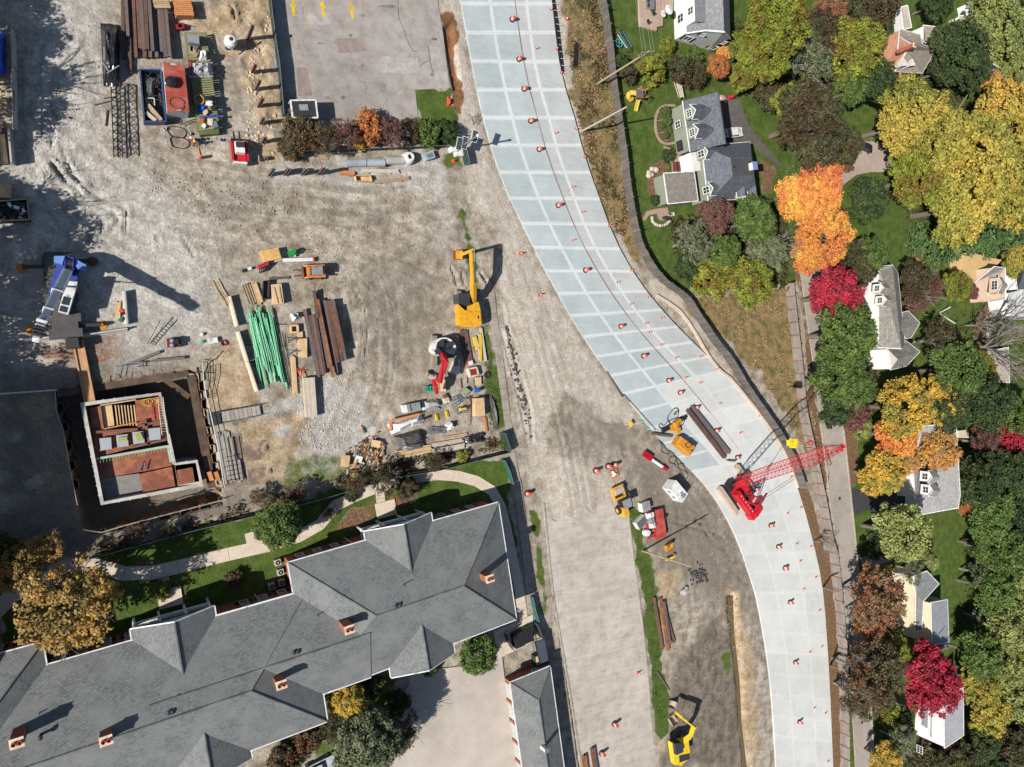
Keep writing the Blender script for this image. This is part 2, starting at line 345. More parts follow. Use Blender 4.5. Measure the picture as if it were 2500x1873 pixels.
for t,pts,dep,hw in RUTS:
 Q_=[W(t,*q)for q in pts];d=np.full(px.shape,1e9)
 for a,b in zip(Q_,Q_[1:]):
  ex,ey=b.x-a.x,b.y-a.y;L=ex*ex+ey*ey+1e-9
  tt=np.clip(((px-a.x)*ex+(py-a.y)*ey)/L,0,1)
  d=np.minimum(d,np.hypot(px-a.x-tt*ex,py-a.y-tt*ey))
 q=d/hw
 h+=dep*(1.6*np.exp(-((q-1.3)/.55)**2)-1.5*np.exp(-(q/.7)**2))
TRACKS=[(U((60,20),(110,180),(150,280),(260,360),(420,430),(600,440),(800,450),(1000,430)),9,18),(U((100,60),(90,250),(120,400),(200,520),(330,600),(470,640)),9,14),(U((300,350),(480,480),(650,520),(850,540),(960,600)),12,16),
(U((760,560),(800,640),(810,760),(800,860),(740,940)),5,12),(U((1010,420),(1080,560),(1130,700),(1180,860),(1210,1000),(1260,1300),(1320,1657)),7,14),(U((1420,960),(1530,1100),(1600,1230),(1560,1400),(1530,1657)),7,16),(U((240,80),(260,250),(330,330),(500,360),(700,420),(980,420)),8,14),(U((1450,1000),(1480,1200),(1500,1400),(1480,1657)),6,12),(U((130,0),(60,200),(30,420),(60,600)),7,10),(U((580,460),(620,520),(720,540),(760,700),(680,900),(620,1000)),5,10)]
trk=np.zeros(px.shape)
def smooth_(q,n=2):
 for _ in range(n):q=[q[0]]+[r for a,b in zip(q,q[1:])for r in(a.lerp(b,.25),a.lerp(b,.75))]+[q[-1]]
 return q
for pts,spread,n_ in TRACKS:
 base_=smooth_([P(*q)for q in pts])
 for k in range(n_):
  off=rnd.uniform(-spread,spread)/2;bend=rnd.uniform(-1.5,1.5);sg_=rnd.choice((1,1,-1))*rnd.uniform(.5,1);i0=rnd.randint(0,len(base_)//2);i1=rnd.randint(i0+len(base_)//3,len(base_)-1)
  for pair in(0,1.7):
   ln=[]
   for i in range(i0,i1+1):
    a,b=base_[max(0,i-1)],base_[min(len(base_)-1,i+1)];t_=(b-a).normalized();ln.append(base_[i]+Vector((-t_.y,t_.x,0))*(off+pair+bend*i/len(base_)))
   for a,b in zip(ln,ln[1:]):
    m_=np.nonzero((px>min(a.x,b.x)-1)&(px<max(a.x,b.x)+1)&(py>min(a.y,b.y)-1)&(py<max(a.y,b.y)+1))[0]
    if not len(m_):continue
    ex,ey=b.x-a.x,b.y-a.y;tt=np.clip(((px[m_]-a.x)*ex+(py[m_]-a.y)*ey)/(ex*ex+ey*ey+1e-9),0,1);d=np.hypot(px[m_]-a.x-tt*ex,py[m_]-a.y-tt*ey)
    g_=np.exp(-(d/.36)**2);trk[m_]=np.where(np.abs(g_*sg_)>np.abs(trk[m_]),g_*sg_,trk[m_])
ok_=(1-zone[Z_GRASS])*(1-zone[Z_DRY]);trk*=ok_;h+=.025*np.abs(trk)*np.where(trk>0,-1,.8)
flat=np.clip(chan(px,py,ROADPOLY)/.8+1.0,0,1);h=h*(1-flat)-.12*flat
for poly,dep,sf in((TRENCH,1.1,.9),(DITCH,.6,.5)):
 w=np.clip(chan(px,py,poly)/sf+.5,0,1);h=h*(1-w)-dep*w
LOT=[(640,-70),(1060,-70)]+TP(tB,(2090,0),(2140,300),(2190,700),(2205,790),(1890,810),(1920,1100),(1500,1090),(1150,1080),(700,1000),(670,500),(590,0))
OLDROAD=TP(tO,(338,30),(345,60),(352,120),(390,500),(450,850),(520,1250),(590,1720),(1075,1720),(1030,1250),(990,800),(920,300),(885,0),(850,-60),(800,-20),(770,-90),(700,-60),(660,10),(600,-30),(540,40),(470,10),(420,60))
LAWNPATH_A=TP(tM,(-60,1110),(0,1050),(150,900),(300,790),(450,735),(600,715),(760,725),(900,780),(1050,805),(1250,770),(1500,705),(1800,630),(2130,560))
LAWNPATH_B=TP(tN,(30,760),(200,720),(460,650),(560,590),(640,480),(700,410),(850,345),(1030,275),(1250,215),(1450,185),(1580,185),(1760,225),(1890,290),(1970,420),(2020,650),(2070,900),(2115,1130),(2140,1330))
for poly in(LOT,):
 w=np.clip(chan(px,py,poly)/.6+.5,0,1);h=h*(1-w)-.06*w
w=np.clip(chan(px,py,OLDROAD)/.8+.3,0,1);h=h*(1-w*.9)-.04*w
PITZ=-4.6
w=np.clip(chan(px,py,PIT)/.3+.5,0,1);h=h*(1-w)+(PITZ+(vnoise(px,py,.5,31)-.5)*.4)*w
far=(np.abs(px)>260)|(np.abs(py)>140);h[far]=0
nx,ny=xs.size,ys.size
idx=np.arange(nx*ny).reshape(ny,nx)
quads=np.stack([idx[:-1,:-1],idx[:-1,1:],idx[1:,1:],idx[1:,:-1]],-1).reshape(-1,4)
me=bpy.data.meshes.new('ground');me.vertices.add(px.size);me.vertices.foreach_set('co',np.stack([px,py,h],-1).ravel())
me.loops.add(quads.size);me.loops.foreach_set('vertex_index',quads.ravel().astype(np.int32))
me.polygons.add(len(quads));me.polygons.foreach_set('loop_start',np.arange(0,quads.size,4,dtype=np.int32));me.polygons.foreach_set('loop_total',np.full(len(quads),4,np.int32))
me.update(calc_edges=True);me.polygons.foreach_set('use_smooth',np.ones(len(quads),bool))
for nm,k in(('zone_a',0),('zone_b',4)):
 a=me.attributes.new(nm,'FLOAT_COLOR','POINT');a.data.foreach_set('color',zone[k:k+4].T.astype(np.float32).ravel())
a=me.attributes.new('track','FLOAT','POINT');a.data.foreach_set('value',trk.astype(np.float32))
ground=bpy.data.objects.new('ground',me);COL.objects.link(ground);tag(ground,'bare earth, gravel and lawn the whole site stands on',kind='structure')
def ground_mat():
 m,nt,bs=newmat('ground_soil');pos=nn(nt,'ShaderNodeNewGeometry').outputs['Position']
 n_big=noise(nt,pos,.12,5,.62);n_mid=noise(nt,pos,.55,5,.62);n_fin=noise(nt,pos,2.6,4,.68);n_xf=noise(nt,pos,6.5,2,.6)
 def tone(a,b,lo=.38,hi=.62,src=None):return mixc(nt,ramp(nt,src or n_mid,lo,hi),a,b)
 c=tone(ph(176,165,148),ph(130,118,103),.4,.64);c=mixc(nt,ramp(nt,n_big,.44,.6),c,tone(ph(194,184,169),ph(154,142,126),.4,.6))
 cols=[tone(ph(198,193,184),ph(166,160,150)),tone(ph(104,95,84),ph(136,126,113)),tone(ph(196,175,146),ph(160,138,108)),
tone(ph(70,92,36),ph(96,110,52)),tone(ph(108,86,68),ph(140,108,78),.4,.6,n_fin),tone(ph(154,130,92),ph(104,98,62),.42,.62),
tone(ph(202,192,178),ph(180,168,152)),tone(ph(150,104,68),ph(112,84,62))]
 jit=mth(nt,'ADD',mth(nt,'MULTIPLY',n_mid,.8),mth(nt,'MULTIPLY',n_fin,.7))
 seps=[]
 for nm in('zone_a','zone_b'):
  at=nn(nt,'ShaderNodeAttribute',attribute_name=nm);sp=nn(nt,'ShaderNodeSeparateColor');nt.links.new(at.outputs['Color'],sp.inputs[0])
  seps+=[sp.outputs[0],sp.outputs[1],sp.outputs[2],at.outputs['Alpha']]
 for k,lo_,hi_ in((Z_DARK,1.05,2.1),(Z_TAN,1.3,1.8),(Z_PALE,1.2,1.9),(Z_CLAY,1.38,1.72),(Z_GRAVEL,1.2,1.95),(Z_DRY,1.3,1.8),(Z_GRASS,1.38,1.72),(Z_LITTER,1.38,1.72)):
  f=mth(nt,'ADD',mth(nt,'MULTIPLY',seps[k],1.75),mth(nt,'MULTIPLY',jit,1.0))
  f=ramp(nt,f,lo_,hi_)
  c=mixc(nt,f,c,cols[k])
 tk=nn(nt,'ShaderNodeAttribute',attribute_name='track').outputs['Fac'];tn=noise(nt,pos,1.3,3,.6)
 grain=mth(nt,'MULTIPLY',ramp(nt,n_fin,.3,.7,.78,1.22),mth(nt,'ADD',1.0,mth(nt,'MULTIPLY',tk,ramp(nt,tn,.3,.65,.06,.25))));g2=ramp(nt,n_xf,.3,.7,.82,1.18)
 c=scalec(nt,c,mth(nt,'MULTIPLY',grain,g2));nt.links.new(c,bs.inputs['Base Color'])
 bs.inputs['Roughness'].default_value=.95;bs.inputs['Specular IOR Level'].default_value=.15
 vor=nn(nt,'ShaderNodeTexVoronoi');nt.links.new(pos,vor.inputs['Vector']);vor.inputs['Scale'].default_value=2.2
 hgt=mth(nt,'ADD',mth(nt,'MULTIPLY',n_fin,1.2),mth(nt,'ADD',mth(nt,'MULTIPLY',n_xf,.5),mth(nt,'MULTIPLY',vor.outputs['Distance'],.25)))
 bumpn(nt,bs,hgt,.55,.16)
 return m
me.materials.append(ground_mat())
# ---------------------------------------------------------------- sheets of paving
def paving(name,r,g,b,dark=None,crack=.0,sc=.4,bump=.15,streak=None,big=.12,stain=0.0):
 if name in MATS:return MATS[name]
 m,nt,bs=newmat(name);pos=nn(nt,'ShaderNodeNewGeometry').outputs['Position']
 c=(*ph(r,g,b),1);d=dark or(r*.84,g*.83,b*.82)
 c=mixc(nt,ramp(nt,noise(nt,pos,sc,5,.65),.4,.68),c,ph(*d))
 if streak: # scuffs drawn out along one direction (the way wheels run)
  mp=nn(nt,'ShaderNodeMapping');nt.links.new(pos,mp.inputs[0]);mp.inputs['Rotation'].default_value=(0,0,streak[0]);mp.inputs['Scale'].default_value=(.09,1.6,1)
  c=mixc(nt,mth(nt,'MULTIPLY',ramp(nt,noise(nt,mp.outputs[0],1.0,5,.7),.45,.75),streak[1]),c,ph(*streak[2]));c=mixc(nt,mth(nt,'MULTIPLY',ramp(nt,noise(nt,mp.outputs[0],1.7,5,.75),.54,.72),streak[1]*.8),c,ph(r*.78,g*.76,b*.73))
 if stain:
  c=mixc(nt,mth(nt,'MULTIPLY',ramp(nt,noise(nt,pos,.35,6,.75,.6),.56,.72),stain),c,ph(r*.72,g*.7,b*.66));c=mixc(nt,mth(nt,'MULTIPLY',ramp(nt,noise(nt,pos,1.3,5,.75,1.0),.62,.74),stain),c,ph(r*.6,g*.57,b*.53))
 if crack:
  v=nn(nt,'ShaderNodeTexVoronoi',feature='DISTANCE_TO_EDGE');v.inputs['Scale'].default_value=crack
  mx=nn(nt,'ShaderNodeVectorMath',operation='ADD');nt.links.new(pos,mx.inputs[0])
  nz=nn(nt,'ShaderNodeTexNoise');nt.links.new(pos,nz.inputs['Vector']);nz.inputs['Scale'].default_value=.8
  sc_=nn(nt,'ShaderNodeVectorMath',operation='SCALE');nt.links.new(nz.outputs['Color'],sc_.inputs[0]);sc_.inputs['Scale'].default_value=1.6
  nt.links.new(sc_.outputs[0],mx.inputs[1]);nt.links.new(mx.outputs[0],v.inputs['Vector'])
  k=mth(nt,'MULTIPLY',ramp(nt,v.outputs['Distance'],.002,.012,1,0),ramp(nt,noise(nt,pos,.1,2),.5,.6))
  c=mixc(nt,mth(nt,'MULTIPLY',k,.45),c,ph(96,88,82))
 f=mth(nt,'MULTIPLY',ramp(nt,noise(nt,pos,5.5,3,.7),.3,.7,.9,1.1),ramp(nt,noise(nt,pos,.09,3),.3,.7,1-big,1+big))
 nt.links.new(scalec(nt,c,f),bs.inputs['Base Color']);bs.inputs['Roughness'].default_value=.9;bs.inputs['Specular IOR Level'].default_value=.25
 bumpn(nt,bs,noise(nt,pos,4.0,3,.7),bump,.1);MATS[name]=m;return m
def sheet(name,pts,z,m,th=.3,parent=None,**kw):
 mb=MB();mb.prism([P(*q)for q in pts],z-th,z,0);return build(name,mb,m,parent,**kw)
lot_m=paving('worn_asphalt',176,168,161,(152,143,136),crack=.22,sc=.5,stain=.4)
lot=tag(sheet('parking_lot',LOT,.05,lot_m),kind='structure')
patch_m=paving('asphalt_patch',188,180,174,sc=.8,stain=.15);patch_d=paving('asphalt_patch_darker',164,148,140,sc=.8)
for pts,m in(((tB,(920,110),(1130,115),(1135,225),(915,225))),patch_m),(((tB,(1575,505),(1915,525),(1925,665),(1590,655))),patch_m),(((tB,(2015,415),(2140,430),(2195,795),(2075,800))),patch_m),(((tB,(820,610),(920,610),(965,860),(840,865))),patch_d),(((tB,(1190,350),(1420,340),(1425,470),(1200,480))),patch_d),(((tB,(1740,-60),(1830,-60),(1825,15),(1745,15))),patch_m):
 sheet('patch',TP(pts[0],*pts[1:]),.058,m,.02,lot)
yel=paint('yellow_road_paint',236,196,40,rough=.6)
for(hx,hy),(bx,by)in(((790,-5),(800,145)),((1052,5),(1070,152)),((1312,20),(1328,172))):
 a,b=W(tB,bx,by),W(tB,hx,hy);d=(b-a);L=d.length;d.normalize();r=Vector((d.y,-d.x,0));k=a+d*L*.56
 mb=MB();mb.prism([a-r*.19,a+r*.19,k+r*.19,k+r*.48,b,k-r*.48,k-r*.19],.055,.062)
 build('arrow_marking',mb,yel,lot)
fyel=mat('faded_line_paint',ph(190,165,110),rough=.8,var=.3,sc=4)
for a,b in(((882,0),(920,270)),((1145,0),(1150,60)),((1410,0),(1418,90)),((1438,0),(1455,190)),((1745,50),(1790,60)),((1840,52),(1890,66)),((1950,66),(2000,80))):
 p,q=W(tB,*a),W(tB,*b);mb=MB();mb.beam((p.x,p.y,.056),(q.x,q.y,.056),.12,.008);build('line_marking',mb,fyel,lot)
 # cracks run as narrow dark strips over the old asphalt
crk=mat('crack_dark',ph(70,64,60),var=.2)
for pts in(((1735,0),(1740,150),(1790,280),(1830,390),(1870,460),(1910,470)),((2010,420),(2020,530),(2060,700)),((1930,600),(1980,560),(2020,540))):
 mb=MB();q=[W(tB,*p)for p in pts]
 for a,b in zip(q,q[1:]):mb.beam((a.x,a.y,.0555),(b.x,b.y,.0555),.07,.006)
 tag(build('crack',mb,crk,lot),kind='stuff')
old_m=paving('dusty_old_road',202,192,180,(176,165,151),sc=.5,streak=(radians(97),.6,(216,209,200)),big=.12,stain=.5)
oil=mat('oil_stain',ph(112,102,96),rough=.7,var=.3,sc=3,col2=ph(150,140,133),lohi=(.4,.6))
for x,y,a_,b_ in((1335,597,32,10),(1415,590,14,12),(1650,60,90,16),(1420,140,22,16),(2060,352,26,14),(2040,670,18,20),(1245,880,24,18),(1100,880,26,22),(1310,320,20,16),(1040,392,30,9),(1640,890,9,8)):
 sheet('oil_stain',[tB(x+a_*cos(t_)*rnd.uniform(.6,1.2),y+b_*sin(t_)*rnd.uniform(.6,1.2))for t_ in np.linspace(0,6.28,13)[:-1]],.064,oil,.01,lot)
oldroad=tag(sheet('dirt_road',OLDROAD,.02,old_m,.3),'dusty old road pavement beside the new concrete road',kind='structure')
kerb_m=paving('kerb_concrete',188,180,168,sc=1.5)
def ribbon(pts,wdt):
 """left and right points of a band of one width along a line on the ground"""
 out=[]
 for i,p in enumerate(pts):
  a,b=pts[max(0,i-1)],pts[min(len(pts)-1,i+1)];d=(b-a);d.z=0;d.normalize();n=Vector((-d.y,d.x,0))
  out.append((p+n*wdt/2,p-n*wdt/2))
 return out
def resample(pts,step):
 pts=[Vector(p)for p in pts];L=[0]
 for a,b in zip(pts,pts[1:]):L.append(L[-1]+(b-a).length)
 n=max(1,round(L[-1]/step));out=[]
 for i in range(n+1):
  s=L[-1]*i/n;k=0
  while k<len(L)-2 and L[k+1]<s:k+=1
  f=(s-L[k])/max(1e-6,L[k+1]-L[k]);out.append(pts[k].lerp(pts[k+1],f))
 return out
def smooth(pts,n=2):
 for _ in range(n):
  o=[pts[0]]
  for a,b in zip(pts,pts[1:]):o+=[a.lerp(b,.25),a.lerp(b,.75)]
  pts=o+[pts[-1]]
 return pts
def slab_path(name,px_pts,wdt,step,z,m,label=None,th=.14,piece='slab',gap=.02):
 root=thing(name,label,None);root['kind']='structure'
 q=resample(smooth([P(*p)for p in px_pts]),step);rb=ribbon(q,wdt)
 for i in range(len(q)-1):
  (a,b),(c,d)=rb[i],rb[i+1];f=gap/max(.1,(c-a).length)
  mb=MB();dz=rnd.uniform(-.008,.008)
  mb.prism([a.lerp(c,f),b.lerp(d,f),d.lerp(b,f),c.lerp(a,f)],z-th,z+dz);build(piece,mb,m,root)
 return root
walk_m=paving('path_concrete',224,208,188,(206,190,170),sc=.6)
slab_path('footpath',LAWNPATH_A,1.75,3.2,.07,walk_m)
slab_path('footpath',LAWNPATH_B,1.65,3.2,.075,walk_m)
for a,b,wd_ in((tM(1260,820),tM(1290,990),1.15),(tN(1030,300),tN(1045,440),1.3),(tM(1930,470),tM(1960,590),1.6)):
 slab_path('footpath',[a,b],wd_,1.6,.085,walk_m)
side_m=paving('sidewalk_concrete',176,166,152,(150,140,126),sc=.8)
slab_path('sidewalk',TP(tK,(1235,-280),(1265,10),(1310,300),(1350,620),(1395,960),(1420,1120),(1440,1350),(1500,1657)),1.2,1.7,.15,side_m)
slab_path('sidewalk',TP(tN,(2085,240),(2110,420),(2160,800),(2190,1100),(2215,1250)),1.5,1.7,.152,side_m)
for e,off in((TP(tO,(335,-60),(345,0),(390,500),(450,850),(520,1250),(590,1720)),0),(TP(tO,(885,0),(920,300),(990,800),(1030,1250)),0)):
 root=slab_path('kerb',e,.3,3.0,.13,kerb_m,th=.3,piece='kerb_stone')
 # ---------------------------------------------------------------- new concrete road: panels with dusted joints
def panel_mat(name,base,dark,amt=.85):
 m,nt,bs=newmat(name);uvn=nn(nt,'ShaderNodeUVMap');sp=nn(nt,'ShaderNodeSeparateXYZ');nt.links.new(uvn.outputs[0],sp.inputs[0])
 pos=nn(nt,'ShaderNodeNewGeometry').outputs['Position'];rn=nn(nt,'ShaderNodeObjectInfo').outputs['Random']
 e=mth(nt,'MINIMUM',sp.outputs[0],sp.outputs[1]) # uv = metres to the nearest joint across and along
 e=mth(nt,'ADD',e,mth(nt,'MULTIPLY',mth(nt,'SUBTRACT',noise(nt,pos,.9,4,.65),.5),.45))
 dust=ramp(nt,e,.1,.4,amt,0)
 c=mixc(nt,ramp(nt,noise(nt,pos,.22,5,.65),.38,.66),base,dark)
 mp=nn(nt,'ShaderNodeMapping');nt.links.new(pos,mp.inputs[0]);mp.inputs['Rotation'].default_value=(0,0,radians(75));mp.inputs['Scale'].default_value=(.12,2.2,1)
 c=mixc(nt,mth(nt,'MULTIPLY',ramp(nt,noise(nt,mp.outputs[0],1,5,.7),.4,.75),.35),c,ph(212,215,213))
 c=mixc(nt,mth(nt,'MULTIPLY',ramp(nt,noise(nt,pos,.5,6,.75,.8),.56,.72),.28),c,ph(150,148,144));c=mixc(nt,dust,c,ph(230,231,227))
 f=mth(nt,'MULTIPLY',ramp(nt,rn,0,1,.94,1.06),ramp(nt,noise(nt,pos,5,3,.7),.3,.7,.95,1.05))
 nt.links.new(scalec(nt,c,f),bs.inputs['Base Color']);bs.inputs['Roughness'].default_value=.85;bs.inputs['Specular IOR Level'].default_value=.15
 bumpn(nt,bs,noise(nt,pos,6,2,.7),.06,.05);return m
blue_panel=panel_mat('fresh_cured_concrete',ph(188,198,198),ph(174,184,184))
grey_panel=panel_mat('new_grey_concrete',ph(194,198,194),ph(180,183,180))
white_panel=panel_mat('pale_new_concrete',ph(220,221,216),ph(208,209,204),.5)
road=thing('concrete_road','new concrete road curving between the building site and the houses',None);road['kind']='structure'
def edge(pts,n):
 q=smooth([P(*p)for p in pts],2);return resample(q,sum((b-a).length for a,b in zip(q,q[1:]))/n+1e-6)
NSEG=40
eL,eR=edge(LEFT_E,NSEG),edge(RIGHT_E,NSEG)
# pair the two edges by nearest crossing so that joints stay square to the road
cuts=[0,.30,.575,.70,1.0]
ROADZ=.22
def road_pt(s,f):
 x=s*(len(eL)-1);i=min(int(x),len(eL)-2);a=eL[i].lerp(eL[i+1],x-i);b=eR[i].lerp(eR[i+1],x-i);return a.lerp(b,f)
for i in range(NSEG):
 for j in range(4):
  if cuts[j]==.575 and i>20:continue
  f0=cuts[j];f1=cuts[j+1]
  if i>20 and cuts[j]==.30:f1=.70
  a,b,c,d=road_pt(i/NSEG,f0),road_pt(i/NSEG,f1),road_pt((i+1)/NSEG,f1),road_pt((i+1)/NSEG,f0)
  g=.012;cc=(a+b+c+d)/4
  a,b,c,d=(q+(cc-q).normalized()*g for q in(a,b,c,d))
  N=3;vs=[[(a.lerp(b,u/N)).lerp(d.lerp(c,u/N),v/N)for u in range(N+1)]for v in range(N+1)]
  wu,wv=(b-a).length,(d-a).length;mb=MB()
  dist=lambda u,lo,hi,w_:min(u*w_ if lo else 9,(1-u)*w_ if hi else 9)
  lo_u=f0!=.575;hi_u=f1!=.575;lo_u=lo_u and f0>0;hi_u=hi_u and f1<1
  for v in range(N):
   for u in range(N):
    q=[(u,v),(u,v+1),(u+1,v+1),(u+1,v)]
    mb.poly([(vs[y][x].x,vs[y][x].y,ROADZ)for x,y in q],0,[(dist(x/N,lo_u,hi_u,wu),dist(y/N,True,True,wv))for x,y in q])
  per=[a,b,c,d]
  for p,q in zip(per,per[1:]+per[:1]):mb.poly([(p.x,p.y,-.2),(q.x,q.y,-.2),(q.x,q.y,ROADZ),(p.x,p.y,ROADZ)],0,[(9,9)]*4)
  if i<17:m=blue_panel if f0<.55 else grey_panel
  elif i<22:m=blue_panel if f0<.3 else white_panel
  else:m=white_panel
  o=build('slab',mb,m,road)
  for p in o.data.polygons:pass
  # ================================================================ BUILDINGS
sh_grey=uvmat('grey_shingle',ph(126,129,128),row=.24,tab=.36,mortar=.025,var=.22,col2=ph(134,136,134))
sh_slate=uvmat('slate_shingle',ph(104,108,116),row=.26,tab=.4,mortar=.03,var=.25)
sh_brown=uvmat('brown_grey_shingle',ph(142,134,126),row=.3,tab=.5,mortar=.03,var=.18)
sh_tan=uvmat('tan_shingle',ph(176,164,150),row=.32,tab=.6,mortar=.03,var=.16)
sh_cedar=uvmat('weathered_shake',ph(150,146,138),row=.45,tab=.4,mortar=.04,var=.25)
brick_m=uvmat('orange_brick',ph(172,104,80),row=.2,tab=.5,mortar=.02,var=.2,bump=.2)
brick_tan=uvmat('salmon_brick',ph(206,150,122),row=.2,tab=.5,mortar=.02,var=.14,bump=.2)
sid_white=uvmat('white_siding',ph(236,235,230),row=.2,tab=30,mortar=.015,var=.02,bump=.4)
sid_pale=uvmat('pale_grey_siding',ph(206,208,204),row=.2,tab=30,mortar=.015,var=.03,bump=.4)
sid_green=uvmat('sage_siding',ph(142,148,132),row=.2,tab=30,mortar=.015,var=.03,bump=.4)
sid_cream=uvmat('cream_siding',ph(228,216,184),row=.2,tab=30,mortar=.015,var=.03,bump=.4)
sid_tan=uvmat('tan_siding',ph(226,190,134),row=.2,tab=30,mortar=.015,var=.05,bump=.4)
sid_pink=uvmat('pinkish_siding',ph(214,186,164),row=.2,tab=30,mortar=.015,var=.05,bump=.4)
trim_m=paint('white_trim',238,238,234,rough=.5,var=.04)
glass_m=mat('window_glass',(.02,.024,.03),rough=.08,var=.3,spec=.7)
shut_m=mat('black_shutter',(.012,.012,.014),rough=.5)
drive_m=paving('driveway_tar',62,62,66,(74,72,72),sc=1.2)
def win(root,c,r,n,w=1.1,h=1.5,cols=2,rows=2,shutters=False,frame=None,name='window'):
 """a framed window whose middle stands at c on a wall facing n"""
 c,r,n=Vector(c),Vector(r).normalized(),Vector(n).normalized();up=n.cross(r);up=up if up.z>0 else-up
 q=c+n*.04;fr=frame or trim_m;mb=MB();t=.11
 for s in(-1,1):
  mb.beam(q+r*(s*w/2)-up*(h/2+t/2),q+r*(s*w/2)+up*(h/2+t/2),t,.1,0,n)
  mb.beam(q+up*(s*h/2)-r*(w/2-t/2),q+up*(s*h/2)+r*(w/2-t/2),.1,t,0,up)
 for k in range(1,cols):
  x=-w/2+w*k/cols;mb.beam(q+r*x-up*(h/2),q+r*x+up*(h/2),.06,.07,0,n)
 for k in range(1,rows):
  y=-h/2+h*k/rows;mb.beam(q+up*y-r*(w/2),q+up*y+r*(w/2),.06,.06,0,n)
 f=build(name,mb,fr,root)
 g=MB();b=c+n*.025;g.poly([b-r*w/2-up*h/2,b+r*w/2-up*h/2,b+r*w/2+up*h/2,b-r*w/2+up*h/2]);build('pane',g,glass_m,f)
 if shutters:
  for s in(-1,1):
   sm=MB();p=c+n*.05+r*(s*(w/2+.34));sm.beam(p-up*h/2,p+up*h/2,.42,.06,0,n);build('shutter',sm,shut_m,root)
 return f
def wing(root,P0,ax,L,Wd,e,pitch,hipA=False,hipB=False,wm=None,rm=None,over=.4,z0=-.1,walls=True,gut=True,gm=None,ends=True):
 """a ridged roof over walls; P0 a corner of the eaves, ax the way the ridge runs, the building on its left"""
 P0=Vector((P0[0],P0[1],0));ax=Vector((ax[0],ax[1],0)).normalized();n=Vector((-ax.y,ax.x,0));hw=Wd/2;rz=e+pitch*hw
 at=lambda u,v,z:P0+ax*u+n*v+Vector((0,0,z))
 ua,ub=(hw if hipA else 0),L-(hw if hipB else 0);sl=hypot(hw,rz-e)
 mb=MB()
 mb.poly([at(0,0,e),at(L,0,e),at(ub,hw,rz),at(ua,hw,rz)],0,[(0,0),(L,0),(ub,sl),(ua,sl)])
 mb.poly([at(L,Wd,e),at(0,Wd,e),at(ua,hw,rz),at(ub,hw,rz)],0,[(L,0),(0,0),(ua,sl),(ub,sl)])
 if hipA:mb.poly([at(0,Wd,e),at(0,0,e),at(hw,hw,rz)],0,[(Wd,0),(0,0),(hw,sl)])
 if hipB:mb.poly([at(L,0,e),at(L,Wd,e),at(L-hw,hw,rz)],0,[(0,0),(Wd,0),(hw,sl)])
 mb.poly([at(0,0,e-.12),at(0,Wd,e-.12),at(L,Wd,e-.12),at(L,0,e-.12)],0)
 rf=build('roof',mb,rm,root)
 cap=MB();cap.tube(at(ua,hw,rz-.02),at(ub,hw,rz-.02),.14,6)
 for hp,u,uu in((hipA,0,ua),(hipB,L,ub)):
  if hp:
   cap.tube(at(u,0,e),at(uu,hw,rz-.02),.12,6);cap.tube(at(u,Wd,e),at(uu,hw,rz-.02),.12,6)
 build('ridge_cap',cap,rm,rf)
 g=MB();d=.07
 for a,b in((at(0,-d,e-.06),at(L,-d,e-.06)),(at(0,Wd+d,e-.06),at(L,Wd+d,e-.06))):g.beam(a,b,.14,.16)
 for hp,u,s in((hipA,0,-1),(hipB,L,1)):
  if hp:g.beam(at(u+s*d,0,e-.06),at(u+s*d,Wd,e-.06),.14,.16)
  elif ends:
   for v in(0,Wd):g.beam(at(u+s*d,v,e-.05),at(u+s*d,hw,rz-.05),.14,.2)
 build('gutter',g,trim_m,root)
 if walls:
  w=MB();o=over;ps=[at(o,o,0),at(L-o,o,0),at(L-o,Wd-o,0),at(o,Wd-o,0)]
  w.prism(ps,z0,e-.13)
  for hp,u in((hipA,o),(hipB,L-o)):
   if not hp:w.poly([at(u,o,e-.13),at(u,Wd-o,e-.13),at(u,hw,rz-.2)],0,[(0,e),(Wd,e),(hw,rz)])
  build('wall',w,wm,root)
 else:
  w=MB()
  for hp,u in((hipA,.12),(hipB,L-.12)):
   if not hp:w=MB();w.poly([at(u,.1,e-.1),at(u,Wd-.1,e-.1),at(u,hw,rz-.1)],0,[(0,e),(Wd,e),(hw,rz)]);build('gable',w,gm or trim_m,root)
 return at,rz
def chimney(root,c,ax,z0,z1,sx=1.3,sy=1.0,m=None,capm=None,flues=2):
 rz_=atan2(ax[1],ax[0]);mb=MB();mb.box((c.x,c.y,(z0+z1)/2),(sx,sy,z1-z0),rz_);ch=build('chimney',mb,m,root)
 cp=MB();cp.box((c.x,c.y,z1+.05),(sx+.16,sy+.16,.1),rz_);build('chimney_cap',cp,capm,ch)
 fl=MB();a=Vector((ax[0],ax[1],0)).normalized()
 for k in range(flues):
  p=Vector((c.x,c.y,z1+.1))+a*((k-(flues-1)/2)*.55);fl.lathe([(.0,.02),(.16,.02),(.17,.28),(.24,.28),(.24,0)],10,0,p)
 if flues:build('flue_pot',fl,mat('terracotta',ph(170,84,56)),ch)
 return ch
peach=paint('peach_cap',236,208,186,rough=.7)
